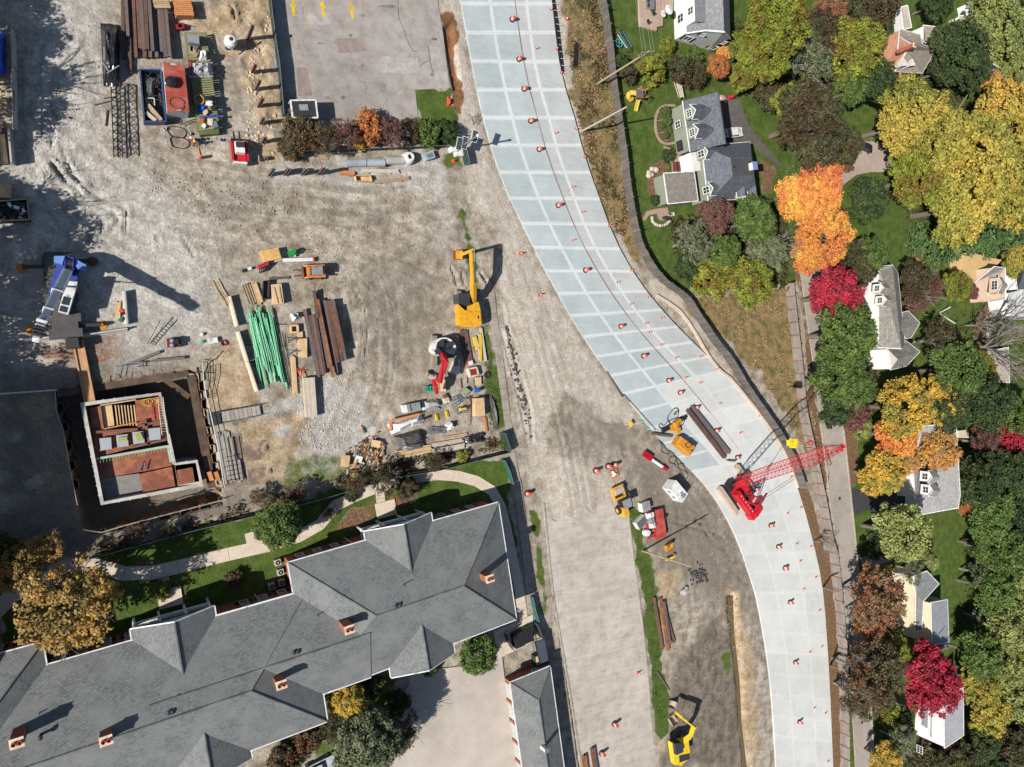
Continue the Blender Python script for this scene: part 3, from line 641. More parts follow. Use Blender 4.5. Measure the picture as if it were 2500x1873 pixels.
# ---- the long apartment building in the lower half
apt=thing('apartment_building','long brick apartment building with grey hipped shingle roofs and four or five brick chimneys','apartment building',(24,-34,0))
EA=5.2;ax1=Vector((30.75,5.32,0)).normalized();n1=Vector((-ax1.y,ax1.x,0));ax2=Vector((26.8,4.0,0)).normalized();n2=Vector((-ax2.y,ax2.x,0))
V2=lambda x,y:Vector((x,y,0))
at1,z1_=wing(apt,V2(19.21,-23.25)-n1*18.4,ax1,31.3,18.4,EA,.41,True,True,brick_m,sh_grey)
at2,_=wing(apt,V2(2.0,-30.05)-n2*14.3,ax2,26.5,14.3,EA,.41,False,False,brick_m,sh_grey,ends=False)
at3,z3_=wing(apt,V2(24.3,-45.0)-ax2*56,ax2,56,18.0,EA+.004,.41,False,True,brick_m,sh_grey,ends=False)
at4,_=wing(apt,V2(-7.48,-28.86)-n2*18-ax2*26,ax2,26,18.0,EA+.008,.41,False,True,brick_m,sh_grey,ends=False)
blue_sof=paint('pale_blue_gable',176,200,214,rough=.6)
porchposts=[]
for l,r,d in((V2(29.34,-20.23),V2(39.14,-18.4),-n1),(V2(1.18,-28.89),V2(10.33,-27.59),-n2)):
 atg,zg=wing(apt,l,d,9.5,(r-l).length,EA-.004,.44,False,False,None,sh_grey,walls=False,gm=blue_sof)
 wd_=(r-l).length
 pm=MB()
 for f in(.04,.34,.66,.96):pm.tube(atg(.35,wd_*f,-.1),atg(.35,wd_*f,EA-.1),.17,8)
 for z in(2.6,EA-.25):pm.beam(atg(.35,.3,z),atg(.35,wd_-.3,z),.25,.3)
 build('porch_column',pm,trim_m,apt)
 fl=MB();fl.prism([atg(.15,.2,0),atg(2.4,.2,0),atg(2.4,wd_-.2,0),atg(.15,wd_-.2,0)],2.35,2.5);build('balcony',fl,trim_m,apt)
 rl=MB()
 for z in(2.75,3.4):rl.beam(atg(.3,.3,z),atg(.3,wd_-.3,z),.05,.06)
 for k in range(1,26):rl.beam(atg(.3,.3+(wd_-.6)*k/26,2.5),atg(.3,.3+(wd_-.6)*k/26,3.4),.03,.03,0,(1,0,0))
 build('railing',rl,trim_m,apt)
 st_=MB();st_.prism([atg(-2.2,wd_*.36,0),atg(.1,wd_*.36,0),atg(.1,wd_*.66,0),atg(-2.2,wd_*.66,0)],-.1,.22);build('entrance_step',st_,walk_m,apt)
for(r_,d)in((V2(42.87,-39.28),n1),(V2(14.75,-47.4),n2)):wing(apt,r_,d,9.5,9.8,EA-.006,.43,False,False,brick_m,sh_grey)
for u in(2.2,4.6,7.0,23.3,25.7,28.1): # windows of the north wall, two storeys
 for z in(1.6,3.9):win(apt,at1(u,18.0,z),ax1,n1,1.0,1.35,1,2,True)
for u in(12.4,14.8,17.2):
 for z in(1.6,3.9):win(apt,at2(u,13.9,z),ax2,n2,1.0,1.35,1,2,True)
for u in(-9.3,-6.9,-4.4,-1.9):
 for z in(1.6,3.9):win(apt,at2(u+1,13.9+.0,z),ax2,n2,1.0,1.35,1,2,True)
for u in(16.2,18.8,21.4,24.0):
 for z in(1.6,3.9):win(apt,at4(u,17.6,z),ax2,n2,1.0,1.35,1,2,True)
for px_,z0,z1,d in(((853,1537),6,10.2,ax1),((1196,1413),5,9.8,ax1),((687,1672),5,9.6,ax2),((259,1808),6,10.2,ax2),((41,1814),6,10.2,ax2)):
 chimney(apt,P(*px_,z1),d,z0,z1,1.15,.95,brick_m,peach)
blk=mat('black_vent',(.012,.012,.013),rough=.6)
for(x,y),z in(((967,1478),8.7),((977,1475),8.7),((718,1592),7.8),((728,1590),7.8),((412,1739),8.6),((421,1737),8.6),((98,1801),8.6)):
 p=P(x,y,z);mb=MB();mb.tube((p.x,p.y,z-.8),(p.x,p.y,z+.15),.16,8);mb.lathe([(0,.3),(.28,.2),(.28,.1),(0,.1)],8,0,(p.x,p.y,z));build('roof_vent',mb,blk,apt,smooth=False)
for(x,y),z,hh in(((986,1427),8.0,1.4),((434,1690),7.3,1.5),((1150,1424),7.0,.6),((777,1503),6.9,.5),((96,1742),7.2,.5)):
 p=P(x,y,z);mb=MB();mb.tube((p.x,p.y,z-1.2),(p.x,p.y,z+hh*.6),.06,6);build('vent_pipe',mb,blk,apt)
 # downpipes at the porch corners
dp=MB()
for a,v in((at1(7.7+1.2,18.25,0),0),(at1(22.0,18.25,0),0),(at2(14,14.1,0),0)):dp.tube((a.x,a.y,0),(a.x,a.y,EA-.1),.07,6)
build('downpipe',dp,trim_m,apt)
# air conditioners by the west gable
ac_m=paint('ac_unit_casing',196,196,190,rough=.5)
p0=thing('air_conditioner','grey outdoor air conditioner unit with round fan grille','air conditioner')
mb=MB();mb.prism([(-.4,-.4),(.4,-.4),(.4,.4),(-.4,.4)],0,.75);build('casing',mb,ac_m,p0,local=True)
mb=MB();mb.lathe([(0,.78),(.33,.78),(.33,.75)],14);gr=build('fan_grille',mb,blk,p0,local=True)
mb=MB();mb.lathe([(0,.81),(.1,.8),(.1,.78)],8);build('fan_hub',mb,ac_m,p0,local=True)
for i,(x,y,lb)in enumerate(((240,855,'outdoor air conditioner farthest from the wall corner, beside the mulch'),(262,930,'outdoor air conditioner second from the top along the brick gable'),(270,1010,'outdoor air conditioner third from the top, nearest the brick gable'),(195,1040,'shaded outdoor air conditioner at the lower end of its group'))):
 place(p0,W(tN,x,y,.1),.2,lb,'air conditioners by the brick gable')
 # ---- garage row
gar=thing('garage_row','long grey roofed garage block with white doors between orange brick piers','garage',W(tO,250,1300))
A_,Bn,Cs=W(tO,122,1108,2.9),W(tO,380,1003,2.9),W(tO,205,1690,2.9)
axg=(Cs-A_);axg.z=0;axg.normalize();wg=(Bn-A_).length
atG,zG=wing(gar,A_,axg,30,wg,2.9,.42,True,False,brick_m,sh_grey)
for k in range(6):
 u=.9+k*3.35;mb=MB();mb.beam(atG(u+.1,.36,1.2),atG(u+2.7,.36,1.2),.1,2.3);dr=build('garage_door',mb,sid_white,gar)
 for q in range(1,4):
  mb=MB();mb.beam(atG(u+.15,.29,.15+q*.57),atG(u+2.65,.29,.15+q*.57),.03,.04);build('door_rib',mb,trim_m,dr)
 mb=MB();mb.box(tuple(atG(u+3.05,.33,1.4)),(.5,.3,2.6),atan2(axg.y,axg.x));build('brick_pier',mb,brick_m,gar)
win(gar,atG(.38,5.2,1.7),Vector((-axg.y,axg.x,0)),-axg,1.0,.8,2,1)
p=W(tO,358,1550,5.6);mb=MB();mb.box((p.x,p.y,4.7),(.55,.55,1.9),.1);c_=build('chimney',mb,trim_m,gar)
mb=MB();mb.box((p.x,p.y,5.7),(.7,.7,.1),.1);build('chimney_cap',mb,mat('galvanised',ph(170,178,184),rough=.4,metal=.6),c_)
# ---- houses among the trees
def custom(root,t,verts,faces,mats,eave=None,wm=None,z0=-.1,inset=.25,names=None):
 """roof planes between measured corner points, and walls standing under the eave loop"""
 vs=[W(t,x,y,z)for x,y,z in verts];mb=MB()
 for k,f in enumerate(faces):
  pts=[vs[i]for i in f];a=pts[0];nrm=(pts[1]-pts[0]).cross(pts[2]-pts[0])
  if nrm.z<0:pts=pts[::-1];nrm=-nrm
  nrm.normalize();e1=Vector((0,0,1)).cross(nrm)
  e1=e1.normalized()if e1.length>.05 else Vector((1,0,0));e2=nrm.cross(e1)
  mb.poly(pts,0,[((q-a).dot(e1),(q-a).dot(e2))for q in pts])
 rf=build('roof',mb,mats,root)
 if eave:
  loop=[vs[i]for i in eave];c=sum(loop,Vector())/len(loop);w=MB();g=MB();L=0
  ins=[q+(c-q)*(inset/max(1,(Vector((c.x-q.x,c.y-q.y))).length))for q in loop]
  for a,b in zip(ins,ins[1:]+ins[:1]):
   d=Vector((b.x-a.x,b.y-a.y)).length
   w.poly([(a.x,a.y,z0),(b.x,b.y,z0),(b.x,b.y,b.z-.06),(a.x,a.y,a.z-.06)],0,[(L,z0),(L+d,z0),(L+d,b.z),(L,a.z)]);L+=d
  for a,b in zip(loop,loop[1:]+loop[:1]):g.beam(a-Vector((0,0,.07)),b-Vector((0,0,.07)),.16,.18)
  build('wall',w,wm,root);build('fascia',g,trim_m,root)
 return vs
def wallwin(root,t,x,y,z,n,w,h,cols=2,rows=2,name='window',**kw):
 n=Vector(n).normalized();win(root,W(t,x,y,z),Vector((-n.y,n.x,0)),n,w,h,cols,rows,name=name,**kw)
def dormer(root,c,n,w,hgt,rise,depth,wm,rm,cols=2,rows=2):
 """small gabled dormer: c the middle of its window, n the way it faces"""
 n=Vector((n[0],n[1],0)).normalized();r=Vector((-n.y,n.x,0));d=MB();z0,z1=c.z-hgt/2-.4,c.z+hgt/2+.15
 q=[c-r*(w/2),c+r*(w/2),c+r*(w/2)-n*depth,c-r*(w/2)-n*depth]
 d.prism(q,z0,z1);d.poly([(q[0].x,q[0].y,z1),(q[1].x,q[1].y,z1),(c.x,c.y,z1+rise-.1)],0,[(0,0),(w,0),(w/2,rise)])
 dm=build('dormer',d,wm,root)
 o=.3;R_=MB();f0=c+n*.3;b0=c-n*depth;ov=w/2+o;dz=rise*o/(w/2)
 for s in(-1,1):
  R_.poly([(f0+r*(s*ov)).xy[:]+(z1-dz+.05,),(b0+r*(s*ov)).xy[:]+(z1-dz+.05,),b0.xy[:]+(z1+rise+.05,),f0.xy[:]+(z1+rise+.05,)],0,[(0,0),(depth,0),(depth,ov),(0,ov)])
 build('dormer_roof',R_,rm,dm);T_=MB()
 for s in(-1,1):
  T_.beam((f0+r*(s*ov)).xy[:]+(z1-dz+.04,),f0.xy[:]+(z1+rise+.04,),.1,.14);T_.beam((f0+r*(s*ov)).xy[:]+(z1-dz+.04,),(f0-n*min(1.6,depth)+r*(s*ov)).xy[:]+(z1-dz+.04,),.09,.1)
 build('rake_trim',T_,trim_m,dm)
 win(root,c+n*.02,r,n,w*.62,hgt*.8,cols,rows)
WEST,SOUTH,NORTH=Vector((-1,.08,0)),Vector((.1,-1,0)),Vector((0,1,0))
# sage house with slate roof
h2=thing('sage_house','sage green house with slate grey roof, white framed dormers and a sunroom','house',W(tS,800,700))
A_,B_,Rg=W(tS,518,206,3.8),W(tS,594,712,3.8),W(tS,945,430,8.2)
axh=(B_-A_);Lh=axh.length;axh.z=0;axh.normalize();nh=Vector((-axh.y,axh.x,0));hw=(Rg-A_).dot(nh)
atH,zH=wing(h2,A_,axh,Lh+.7,2*hw,3.8,(8.2-3.8)/hw,False,False,sid_green,sh_slate,over=.35,ends=False)
for x,y in((588,338),(620,546)):dormer(h2,W(tS,x,y,5.4),-nh,2.0,1.5,.95,3.4,sid_green,sh_slate,3,2)
wallwin(h2,tS,465,460,2.0,-nh,1.2,1.3,2,2);wallwin(h2,tS,482,690,1.6,-nh,1.7,1.2,2,1,frame=shut_m)
vs=custom(h2,tS,[(722,690,4.3),(1240,648,4.3),(1318,1250,4.3),(795,1287,4.3),(1000,815,8.3),(1035,825,8.3),(1260,825,8.3),(1285,1010,8.3),(1055,1015,8.3)],
[(1,0,5,6),(0,3,8,5),(3,2,7,8),(2,1,6,7),(5,8,7,6)],sh_slate,(0,1,2,3),sid_green)
dk=MB();q=[W(tS,x,y,8.33)for x,y in((1037,829),(1258,829),(1282,1007),(1057,1011))];dk.prism(q,8.2,8.33);build('roof_deck',dk,mat('dark_roll_roofing',ph(74,74,74),rough=.9,var=.2),h2)
for x,y in((716,778),(772,1168)):dormer(h2,W(tS,x,y,4.3),-nh,1.9,1.9,.8,2.6,sid_green,sh_slate,2,2)
vs=custom(h2,tS,[(312,985,3.0),(640,966,3.9),(684,1284,3.9),(357,1316,3.0)],[(0,3,2,1)],sh_brown,(0,1,2,3),sid_green)
for x,y in((290,1065),(302,1130),(310,1195),(318,1252)):wallwin(h2,tS,x,y,1.9,-nh,.95,1.1,1,1)
bw=MB();q=[W(tS,x,y,3.1)for x,y in((600,765),(720,745),(742,950),(632,966))];bw.prism(q,-.1,3.1,0);build('window_bay',bw,sid_white,h2)
for k in range(5):wallwin(h2,tS,580+k*5,800+k*38,1.9,-nh,.75,.9,2,2)
for(x,y),z in(((1125,745),6.2),((1115,782),6.2),((1075,915),8.6)):
 p=W(tS,x,y,z);mb=MB();mb.tube((p.x,p.y,z-1),(p.x,p.y,z+.2),.12,6);build('vent_pipe',mb,blk,h2)
p=W(tS,1295,905,9.3);ch=chimney(h2,p,axh,0,9.3,1.3,1.0,paint('whitewashed_brick',226,214,204,rough=.8),mat('blue_cap',ph(120,140,200)),0)
for x,y in((1120,1240),(1240,1235)):dormer(h2,W(tS,x,y,5.0),Vector((-nh.y,nh.x,0))*-1,1.6,1.3,.8,2.2,sid_green,sh_slate)
tag(sheet('driveway',TP(tS,(905,160),(1140,195),(1190,400),(1290,560),(1400,680),(1600,920),(1550,900),(1350,770),(1260,640),(990,640)),.05,paving('faded_drive',108,102,98,(92,88,86),sc=1),.2),kind='structure')
tag(sheet('terrace',TP(tS,(310,690),(440,745),(500,790),(520,960),(400,975),(395,880),(310,800)),.08,uvmat('pink_paver',ph(190,158,140),row=.4,tab=.4,mortar=.03,var=.1,bump=.3),.2),kind='structure')
tag(sheet('terrace',TP(tS,(220,1370),(350,1355),(370,1440),(330,1500),(260,1490),(235,1420),(150,1440),(105,1500),(80,1480),(120,1400)),.075,MATS['pink_paver'],.2),kind='structure')
# white salt-box house by the deck
h1=thing('white_house','white clapboard house with grey shingle roof and pale windowed gable','house',W(tZ,700,200))
Nv=[(x-3,-330)for x in(0,)]
top=-260
pr=[(487,342,3.0),(690,311,5.6),(880,325,8.2),(945,397,5.4)]
pn=[(470,top,3.0),(676,top,5.6),(862,top,8.2),(925,top,5.4)]
vs=[W(tZ,*q)for q in pr+pn];mb=MB()
for a,b in((0,1),(1,2),(2,3)):
 L=(vs[a+4]-vs[a]).length;s_=(vs[b]-vs[a]).length;mb.poly([vs[a],vs[b],vs[b+4],vs[a+4]],0,[(0,0),(0,s_),(L,s_),(L,0)])
build('roof',mb,uvmat('mid_grey_shingle',ph(136,138,140),row=.3,tab=.5,mortar=.03,var=.2),h1)
g=MB();pl=[vs[0],vs[1],vs[2],vs[3]];base=[Vector((q.x,q.y,-.1))for q in pl]
g.poly([base[0],base[3],pl[3]-Vector((0,0,.05)),pl[2]-Vector((0,0,.05)),pl[1]-Vector((0,0,.05)),pl[0]-Vector((0,0,.05))],0,[((q-base[0]).length,q.z)for q in(base[0],base[3],pl[3],pl[2],pl[1],pl[0])])
build('gable_wall',g,sid_pale,h1);g=MB()
for a in(0,3):g.poly([(vs[a].x,vs[a].y,-.1),(vs[a+4].x,vs[a+4].y,-.1),vs[a+4],vs[a]],0,[(0,0),(22,0),(22,vs[a].z),(0,vs[a].z)])
build('side_wall',g,sid_white,h1);g=MB()
for a,b in((0,1),(1,2),(2,3)):g.beam(vs[a]+Vector((0,-.1,0)),vs[b]+Vector((0,-.1,0)),.2,.22)
g.beam(vs[0],vs[4],.18,.2);build('trim',g,trim_m,h1)
wallN=Vector((vs[3]-vs[0]).xy[:]+(0,)).normalized();gn_=Vector((wallN.y,-wallN.x,0))
if gn_.y>0:gn_=-gn_
for x,y,z,w_,h_ in((505,400,1.6,1.6,1.5),(662,345,4.0,1.1,1.1),(765,380,3.9,1.1,1.1),(870,410,3.6,1.1,1.1),(765,480,1.3,1.6,1.3)):
 f=((vs[0].x-W(tZ,x,y,z).x));c=W(tZ,x,y,z);c=vs[0]+wallN*((c-vs[0]).dot(wallN));c.z=z;win(h1,c,wallN,gn_,w_,h_,2,1,True)
up=MB();q=[W(tZ,x,y,5.3)for x,y in((580,215),(700,215),(690,top),(565,top))];up.prism(q,2.5,5.3);build('upper_wall',up,sid_white,h1)
rf=MB();q=[W(tZ,580,222,5.42),W(tZ,720,236,5.7),W(tZ,700,top,5.7),W(tZ,565,top,5.42)];rf.poly(q[::-1],0,[(0,0),(0,4),(20,4),(20,0)]);build('upper_roof',rf,MATS['mid_grey_shingle'],h1)
uw=[W(tZ,580,215,5.3),W(tZ,565,top,5.3)]
uwd=(uw[1]-uw[0]).normalized()
for s in(2.2,7.5):c=uw[0]+uwd*s;c.z=4.3;win(h1,c,uwd,Vector((uwd.y,-uwd.x,0))if uwd.y<0 else Vector((-uwd.y,uwd.x,0)),1.3,1.3,2,2)
for s in(3.2,9.5):c=vs[0]+(vs[4]-vs[0]).normalized()*s;c.z=1.7;win(h1,c,uwd,Vector((-uwd.y,uwd.x,0)),1.5,1.5,2,2)
dkm=uvmat('deck_boards',ph(196,170,150),row=.2,tab=4,mortar=.02,var=.08,bump=.4)
mb=MB();mb.prism([W(tD,x,y,.5)for x,y in((265,-30),(560,-30),(640,-30),(630,120),(525,150),(525,280),(460,290),(455,335),(280,285))],.05,.5)
mono('deck',mb,dkm,'pinkish wooden deck with table and chairs beside the white house','deck')
h_brick=thing('brick_house','salmon brick house with tan roof and two skylights among trees','house',W(tE,1000,560))
custom(h_brick,tE,[(870,312,4.6),(1090,372,4.6),(1112,470,6.5),(1020,488,8.6),(1250,545,4.6),(1112,790,4.6),(822,772,4.6),(945,545,7.4),(862,405,4.8)],
[(0,8,3,2,1),(3,4,2),(3,7,6,5,4)],sh_tan,(0,1,2,4,5,6,8),brick_tan)
g=MB();q=[W(tE,866,405,4.6),W(tE,1018,489,8.5),W(tE,945,546,7.3),W(tE,826,768,4.5)];b=[Vector((v.x,v.y,-.1))for v in(q[3],q[0])]
g.poly([b[1],q[0],q[1],q[2],q[3],b[0]],0,[((v-b[1]).length,v.z)for v in(b[1],q[0],q[1],q[2],q[3],b[0])]);build('gable_wall',g,brick_tan,h_brick)
for a_,b_ in((q[0],q[1]),(q[2],q[3])):
 g=MB();g.beam(a_,b_,.3,.25);build('rake_trim',g,trim_m,h_brick)
wallwin(h_brick,tE,866,603,2.4,WEST,1.5,1.4,2,2)
for x in(920,1005):
 mb=MB();q=[W(tE,x+dx,y,z)for dx,y,z in((-45,720,6.3),(15,630,6.9),(35,690,6.8),(15,712,6.4))];mb.prism(q,5.0,6.7);build('roof_dormer',mb,trim_m,h_brick)
p=W(tE,1025,490,9.6);chimney(h_brick,p,(1,0),6,9.6,.9,.8,brick_m,peach,1)
def simple(name,label,t,verts,faces,rm,eave,wm,wins=(),cat='house',dorm=(),tw=WEST):
 h=thing(name,label,cat,W(t,verts[0][0],verts[0][1]));custom(h,t,verts,faces,rm,eave,wm)
 for x,y,z,w_,hh,c_,r_ in wins:wallwin(h,t,x,y,z,tw,w_,hh,c_,r_)
 for x,y,z,w_,hh in dorm:dormer(h,W(t,x,y,z),tw,w_,hh,.8,2.6,sid_white,rm)
 return h
h4=simple('white_grey_house','long grey shake roofed house with white walls and dormers beside the crimson maple',tT,
[(905,370,4.0),(1028,357,8.0),(1108,1112,8.0),(905,1100,4.0),(860,560,4.0),(860,640,4.0),(1075,430,5.6),(1140,1080,5.2)],
[(0,3,2,1),(1,2,7,6)],sh_cedar,(0,3,2,7,6,1),sid_white,dorm=((890,568,5.3,1.9,1.4),(915,676,5.3,1.9,1.4)))
custom(h4,tT,[(1075,795,4.6),(1172,770,5.0),(1275,880,7.2),(1098,937,7.2),(1195,1010,5.0),(1150,1020,5.0)],[(0,3,2,1),(3,5,4,2)],sh_cedar,(0,1,2,4,5),sid_pale)
custom(h4,tT,[(983,1112,5.0),(1152,1040,5.0),(1274,1136,7.6),(1076,1205,7.6),(1155,1265,5.0),(1010,1300,5.0)],[(0,3,2,1),(3,5,4,2)],sh_cedar,(0,1,2,4,5),sid_white)
g=MB();q=[W(tT,985,1114,4.95),W(tT,1075,1206,7.5),W(tT,1012,1299,4.95)];g.poly(q,0,[(0,0),(4,2.6),(8,0)]);build('gable_wall',g,sid_white,h4)
for x,y,z in((965,1160,3.6),(965,1255,3.4),(870,1200,1.4)):wallwin(h4,tT,x,y,z,WEST,1.4,1.5,2,2)
h5=simple('tan_house','tan and pink sided house with weathered grey roof beside the white house',tW,
[(760,775,4.2),(945,625,8.2),(1058,640,8.2),(1062,952,8.2),(890,985,4.2),(880,712,5.0)],[(0,5,4,3,2,1)],sh_cedar,(0,5,4,3,2,1),sid_pink,((838,855,2.2,2.0,1.6,3,2),(845,948,1.6,1.6,.8,3,1)))
g=MB();g.prism([W(tW,x,y,4.1)for x,y in((640,730),(690,480),(1020,560),(940,640),(765,776))],-.1,4.1);build('side_wing',g,sid_tan,h5)
for x,y in((700,535),(708,706)):wallwin(h5,tW,x,y,2.0,WEST,1.6,1.2,3,2)
dormer(h5,W(tW,945,815,6.6),WEST,3.6,1.7,.8,2.2,sid_pink,sh_cedar,3,2)
h6=simple('large_white_house','large white house with steel grey roof at the edge of the gardens',tW,
[(1062,660,5.6),(1150,600,5.6),(1400,560,5.6),(1400,850,5.6),(1180,860,5.6),(1230,700,8.6),(1400,690,8.6)],[(1,4,5),(1,5,6,2),(4,3,6,5)],sh_slate,(1,2,3,4),sid_white,((1112,810,2.6,1.8,1.6,3,3),(1115,680,2.6,1.6,1.0,2,1)))
g=MB();g.prism([W(tW,x,y,5.0)for x,y in((1085,895),(1243,855),(1400,840),(1400,1150),(1120,1140))],-.1,5.0);build('front_block',g,sid_white,h6)
for x,y in((1185,945),(1195,1060)):wallwin(h6,tW,x,y,4.3,WEST,1.3,1.6,2,2)
wallwin(h6,tW,1085,1010,1.6,WEST,1.4,1.4,2,2)
h7=simple('tan_bungalow','small tan bungalow with brown roof and white skylight behind bare branches',tW,
[(868,1490,3.0),(1088,1440,5.0),(1100,1800,5.0),(875,1790,3.0)],[(0,3,2,1)],sh_tan,(0,3,2,1),sid_cream,((832,1570,1.6,1.3,1.0,3,2),))
mb=MB();c=W(tW,948,1568,4.3);mb.box((c.x,c.y,4.0),(1.6,2.0,.7),.05);build('skylight',mb,trim_m,h7)
h8=simple('grey_roof_house','white house with broad pale grey roof and twin dormers behind the gold maples',tV,
[(1215,690,4.6),(1300,330,4.6),(1600,312,8.4),(1638,950,8.4),(1620,1068,8.2),(1288,1128,3.8),(1282,986,3.8),(1230,986,4.4)],[(0,7,6,5,4,3,2,1)],uvmat('pale_grey_shingle',ph(158,156,154),row=.3,tab=.5,mortar=.03,var=.14),(1,0,7,6,5,4,3,2),sid_white,
((1195,930,2.6,1.2,1.8,2,2),(1240,1050,1.6,2.4,.8,4,1)),dorm=((1320,785,6.2,2.2,1.6),(1327,905,6.2,2.2,1.6)))
mb=MB();mb.prism([W(tV,x,y,3.0)for x,y in((1625,375),(1705,365),(1712,440),(1620,440))],-.1,3.0);build('side_porch',mb,sid_cream,h8)
h9=simple('cream_house','cream house with black shuttered windows and long grey roofs by the lawn',tX,
[(1050,180,5.2),(1150,140,6.4),(1245,240,6.4),(1125,372,5.6),(1112,600,5.2),(1062,605,4.4),(1065,330,4.6)],[(0,6,3,2,1),(6,5,4,3)],uvmat('ash_shingle',ph(132,132,134),row=.3,tab=.5,mortar=.03,var=.14),(0,6,5,4,3,2,1),sid_cream,((1035,220,3.2,1.5,1.4,3,3),))
custom(h9,tX,[(1183,384,6.8),(1310,360,6.8),(1322,690,6.8),(1190,715,6.8),(1235,310,8.6),(1300,305,8.2)],[(0,3,2,1)],uvmat('silver_shingle',ph(158,160,164),row=.3,tab=.5,mortar=.03,var=.1),(0,3,2,1),sid_cream)
for x,y in((1160,425),(1160,520),(1163,590),(1165,668)):wallwin(h9,tX,x,y,5.3,WEST,1.1,1.5,2,2,shutters=True)
h10=simple('white_porch_house','white house with silver grey roof and front porch beside the crimson tree',tX,
[(1285,1130,6.6),(1432,1040,8.2),(1436,1412,8.2),(1288,1512,6.6)],[(0,3,2,1)],MATS['silver_shingle'],(0,3,2,1),sid_white)
custom(h10,tX,[(1180,1215,3.6),(1250,1250,4.6),(1255,1485,4.6),(1168,1420,3.4),(1200,1130,3.6),(1240,1120,4.6)],[(0,3,2,1),(4,0,1,5)],MATS['silver_shingle'],(4,0,3,2,5),sid_white)
for x,y in((1262,1290),(1268,1435),(1258,1150)):wallwin(h10,tX,x,y,5.6,WEST,1.1,1.7,1,2,frame=shut_m)
mb=MB()
for x,y in((1110,1240),(1120,1310),(1165,1360)):q=W(tX,x,y);mb.tube((q.x,q.y,0),(q.x,q.y,2.9),.14,6)
build('porch_post',mb,trim_m,h10)
mb=MB();mb.prism([W(tX,x,y,2.9)for x,y in((1120,1225),(1180,1215),(1170,1370),(1110,1330))],2.75,2.95);build('porch_roof',mb,MATS['silver_shingle'],h10)
wallwin(h10,tX,1095,1520,1.8,WEST,1.6,1.4,3,2)
h11=simple('dark_roof_house','dark roofed house with two white skylights half hidden by trees',tE,
[(1690,790,3.6),(1860,680,6.8),(2020,770,6.8),(1960,890,4.0)],[(0,3,2,1)],uvmat('charcoal_shingle',ph(58,62,72),row=.3,tab=.5,mortar=.03,var=.15),(0,3,2,1),sid_white)
custom(h11,tE,[(1960,890,4.4),(2000,830,6.2),(2040,760,6.2),(1865,680,6.2),(2180,860,6.0),(2160,905,4.4)],[(0,5,4,3,2,1)],MATS['silver_shingle'],(0,5,4,3,2,1),sid_pale)
for x,y in((1860,745),(1750,775)):
 c=W(tE,x,y,5.6 if x>1800 else 4.6);mb=MB();mb.box((c.x,c.y,c.z-.3),(1.9,1.7,1.0),.1);build('skylight',mb,trim_m,h11)
h12=simple('white_garage','white walled garage with tan roof on the lawn behind the brick house',tE,
[(1125,272,2.8),(1278,290,4.4),(1150,460,4.4),(1142,470,2.8)],[(0,3,2,1)],sh_tan,(0,3,2,1),sid_white,((1100,355,1.4,.9,1.0,2,2),),'garage')
h13=simple('garden_shed','small white and brown garden shed with round window on the lawn',tE,
[(1505,170,2.4),(1560,168,3.2),(1580,282,3.2),(1530,296,2.4)],[(0,3,2,1)],sh_tan,(0,3,2,1),sid_white,((1490,215,1.2,.8,.9,3,3),),'shed')
h14=simple('white_shed','white flat topped shed under the trees at the top corner',tE,[(1600,30,2.6),(1690,-10,2.9),(1715,175,2.9),(1635,205,2.6)],[(0,3,2,1)],trim_m,(0,3,2,1),sid_white,(),'shed')
h15=simple('grey_boarded_porch','grey boarded porch with metal table beside the salmon brick house',tE,[(880,80,2.2),(955,55,3.2),(1000,295,3.2),(915,320,2.2)],[(0,3,2,1)],uvmat('grey_boards',ph(168,160,150),row=.25,tab=6,mortar=.02,var=.1),(0,3,2,1),sid_pale,(),'porch')
tag(sheet('driveway',TP(tV,(655,890),(720,900),(1180,880),(1190,1110),(900,1120),(790,1085),(690,1140),(668,1060)),.06,drive_m,.2),kind='structure')
tag(sheet('driveway',TP(tV,(720,1520),(900,1480),(1040,1420),(1310,1380),(1330,1500),(1120,1510),(960,1560),(760,1600)),.06,paving('grey_drive',150,145,140,sc=1),.2),kind='structure')
tag(sheet('driveway',TP(tV,(560,150),(720,120),(830,80),(830,180),(700,260),(585,270)),.06,drive_m,.2),kind='structure')
tan_d=paving('tan_drive',190,172,160,(176,158,148),sc=1)
tag(sheet('driveway',U((1797,420),(1810,385),(1850,345),(1835,315),(1862,305),(1990,312),(2060,335),(1990,350),(1935,372),(1880,372),(1850,378),(1820,400),(1800,460)),.06,tan_d,.2),kind='structure')
st_m=paving('street_asphalt',178,168,158,(166,156,147),sc=.5,streak=(radians(88),.35,(190,181,172)))
STL=TP(tT,(150,200),(195,380),(300,1150),(345,1450))+TP(tV,(385,350),(425,700),(470,1050),(560,1620))+TP(tX,(540,600),(570,1200),(600,1700))
STR=TP(tT,(360,200),(395,340),(545,1580))+TP(tV,(580,310),(640,850),(710,1520))+TP(tX,(650,500),(720,1170),(742,1700))
tag(sheet('street',STL+STR[::-1],.04,st_m,.3),'grey residential street beside the noise wall',kind='structure')
for nm,e in(('kerb',STL),('kerb',STR)):slab_path(nm,e,.32,3.5,.16,kerb_m,th=.3,piece='kerb_stone')
court_m=paving('court_concrete',206,194,182,(192,180,168),sc=.3)
COURT=TP(tQ,(1000,830),(1060,770),(1130,700),(1260,540),(1250,450),(1640,400),(1900,300),(1970,290),(1995,500),(2040,760),(2150,1200),(900,1200),(880,1000))
tag(sheet('court',COURT,.15,court_m,.25),'pale concrete yard between the apartments and the garages',kind='structure')
tag(sheet('yard_slab',TP(tN,(1910,1390),(2110,1310),(2209,1260),(2209,1470),(1950,1600),(1930,1560)),.155,walk_m,.2),kind='structure')
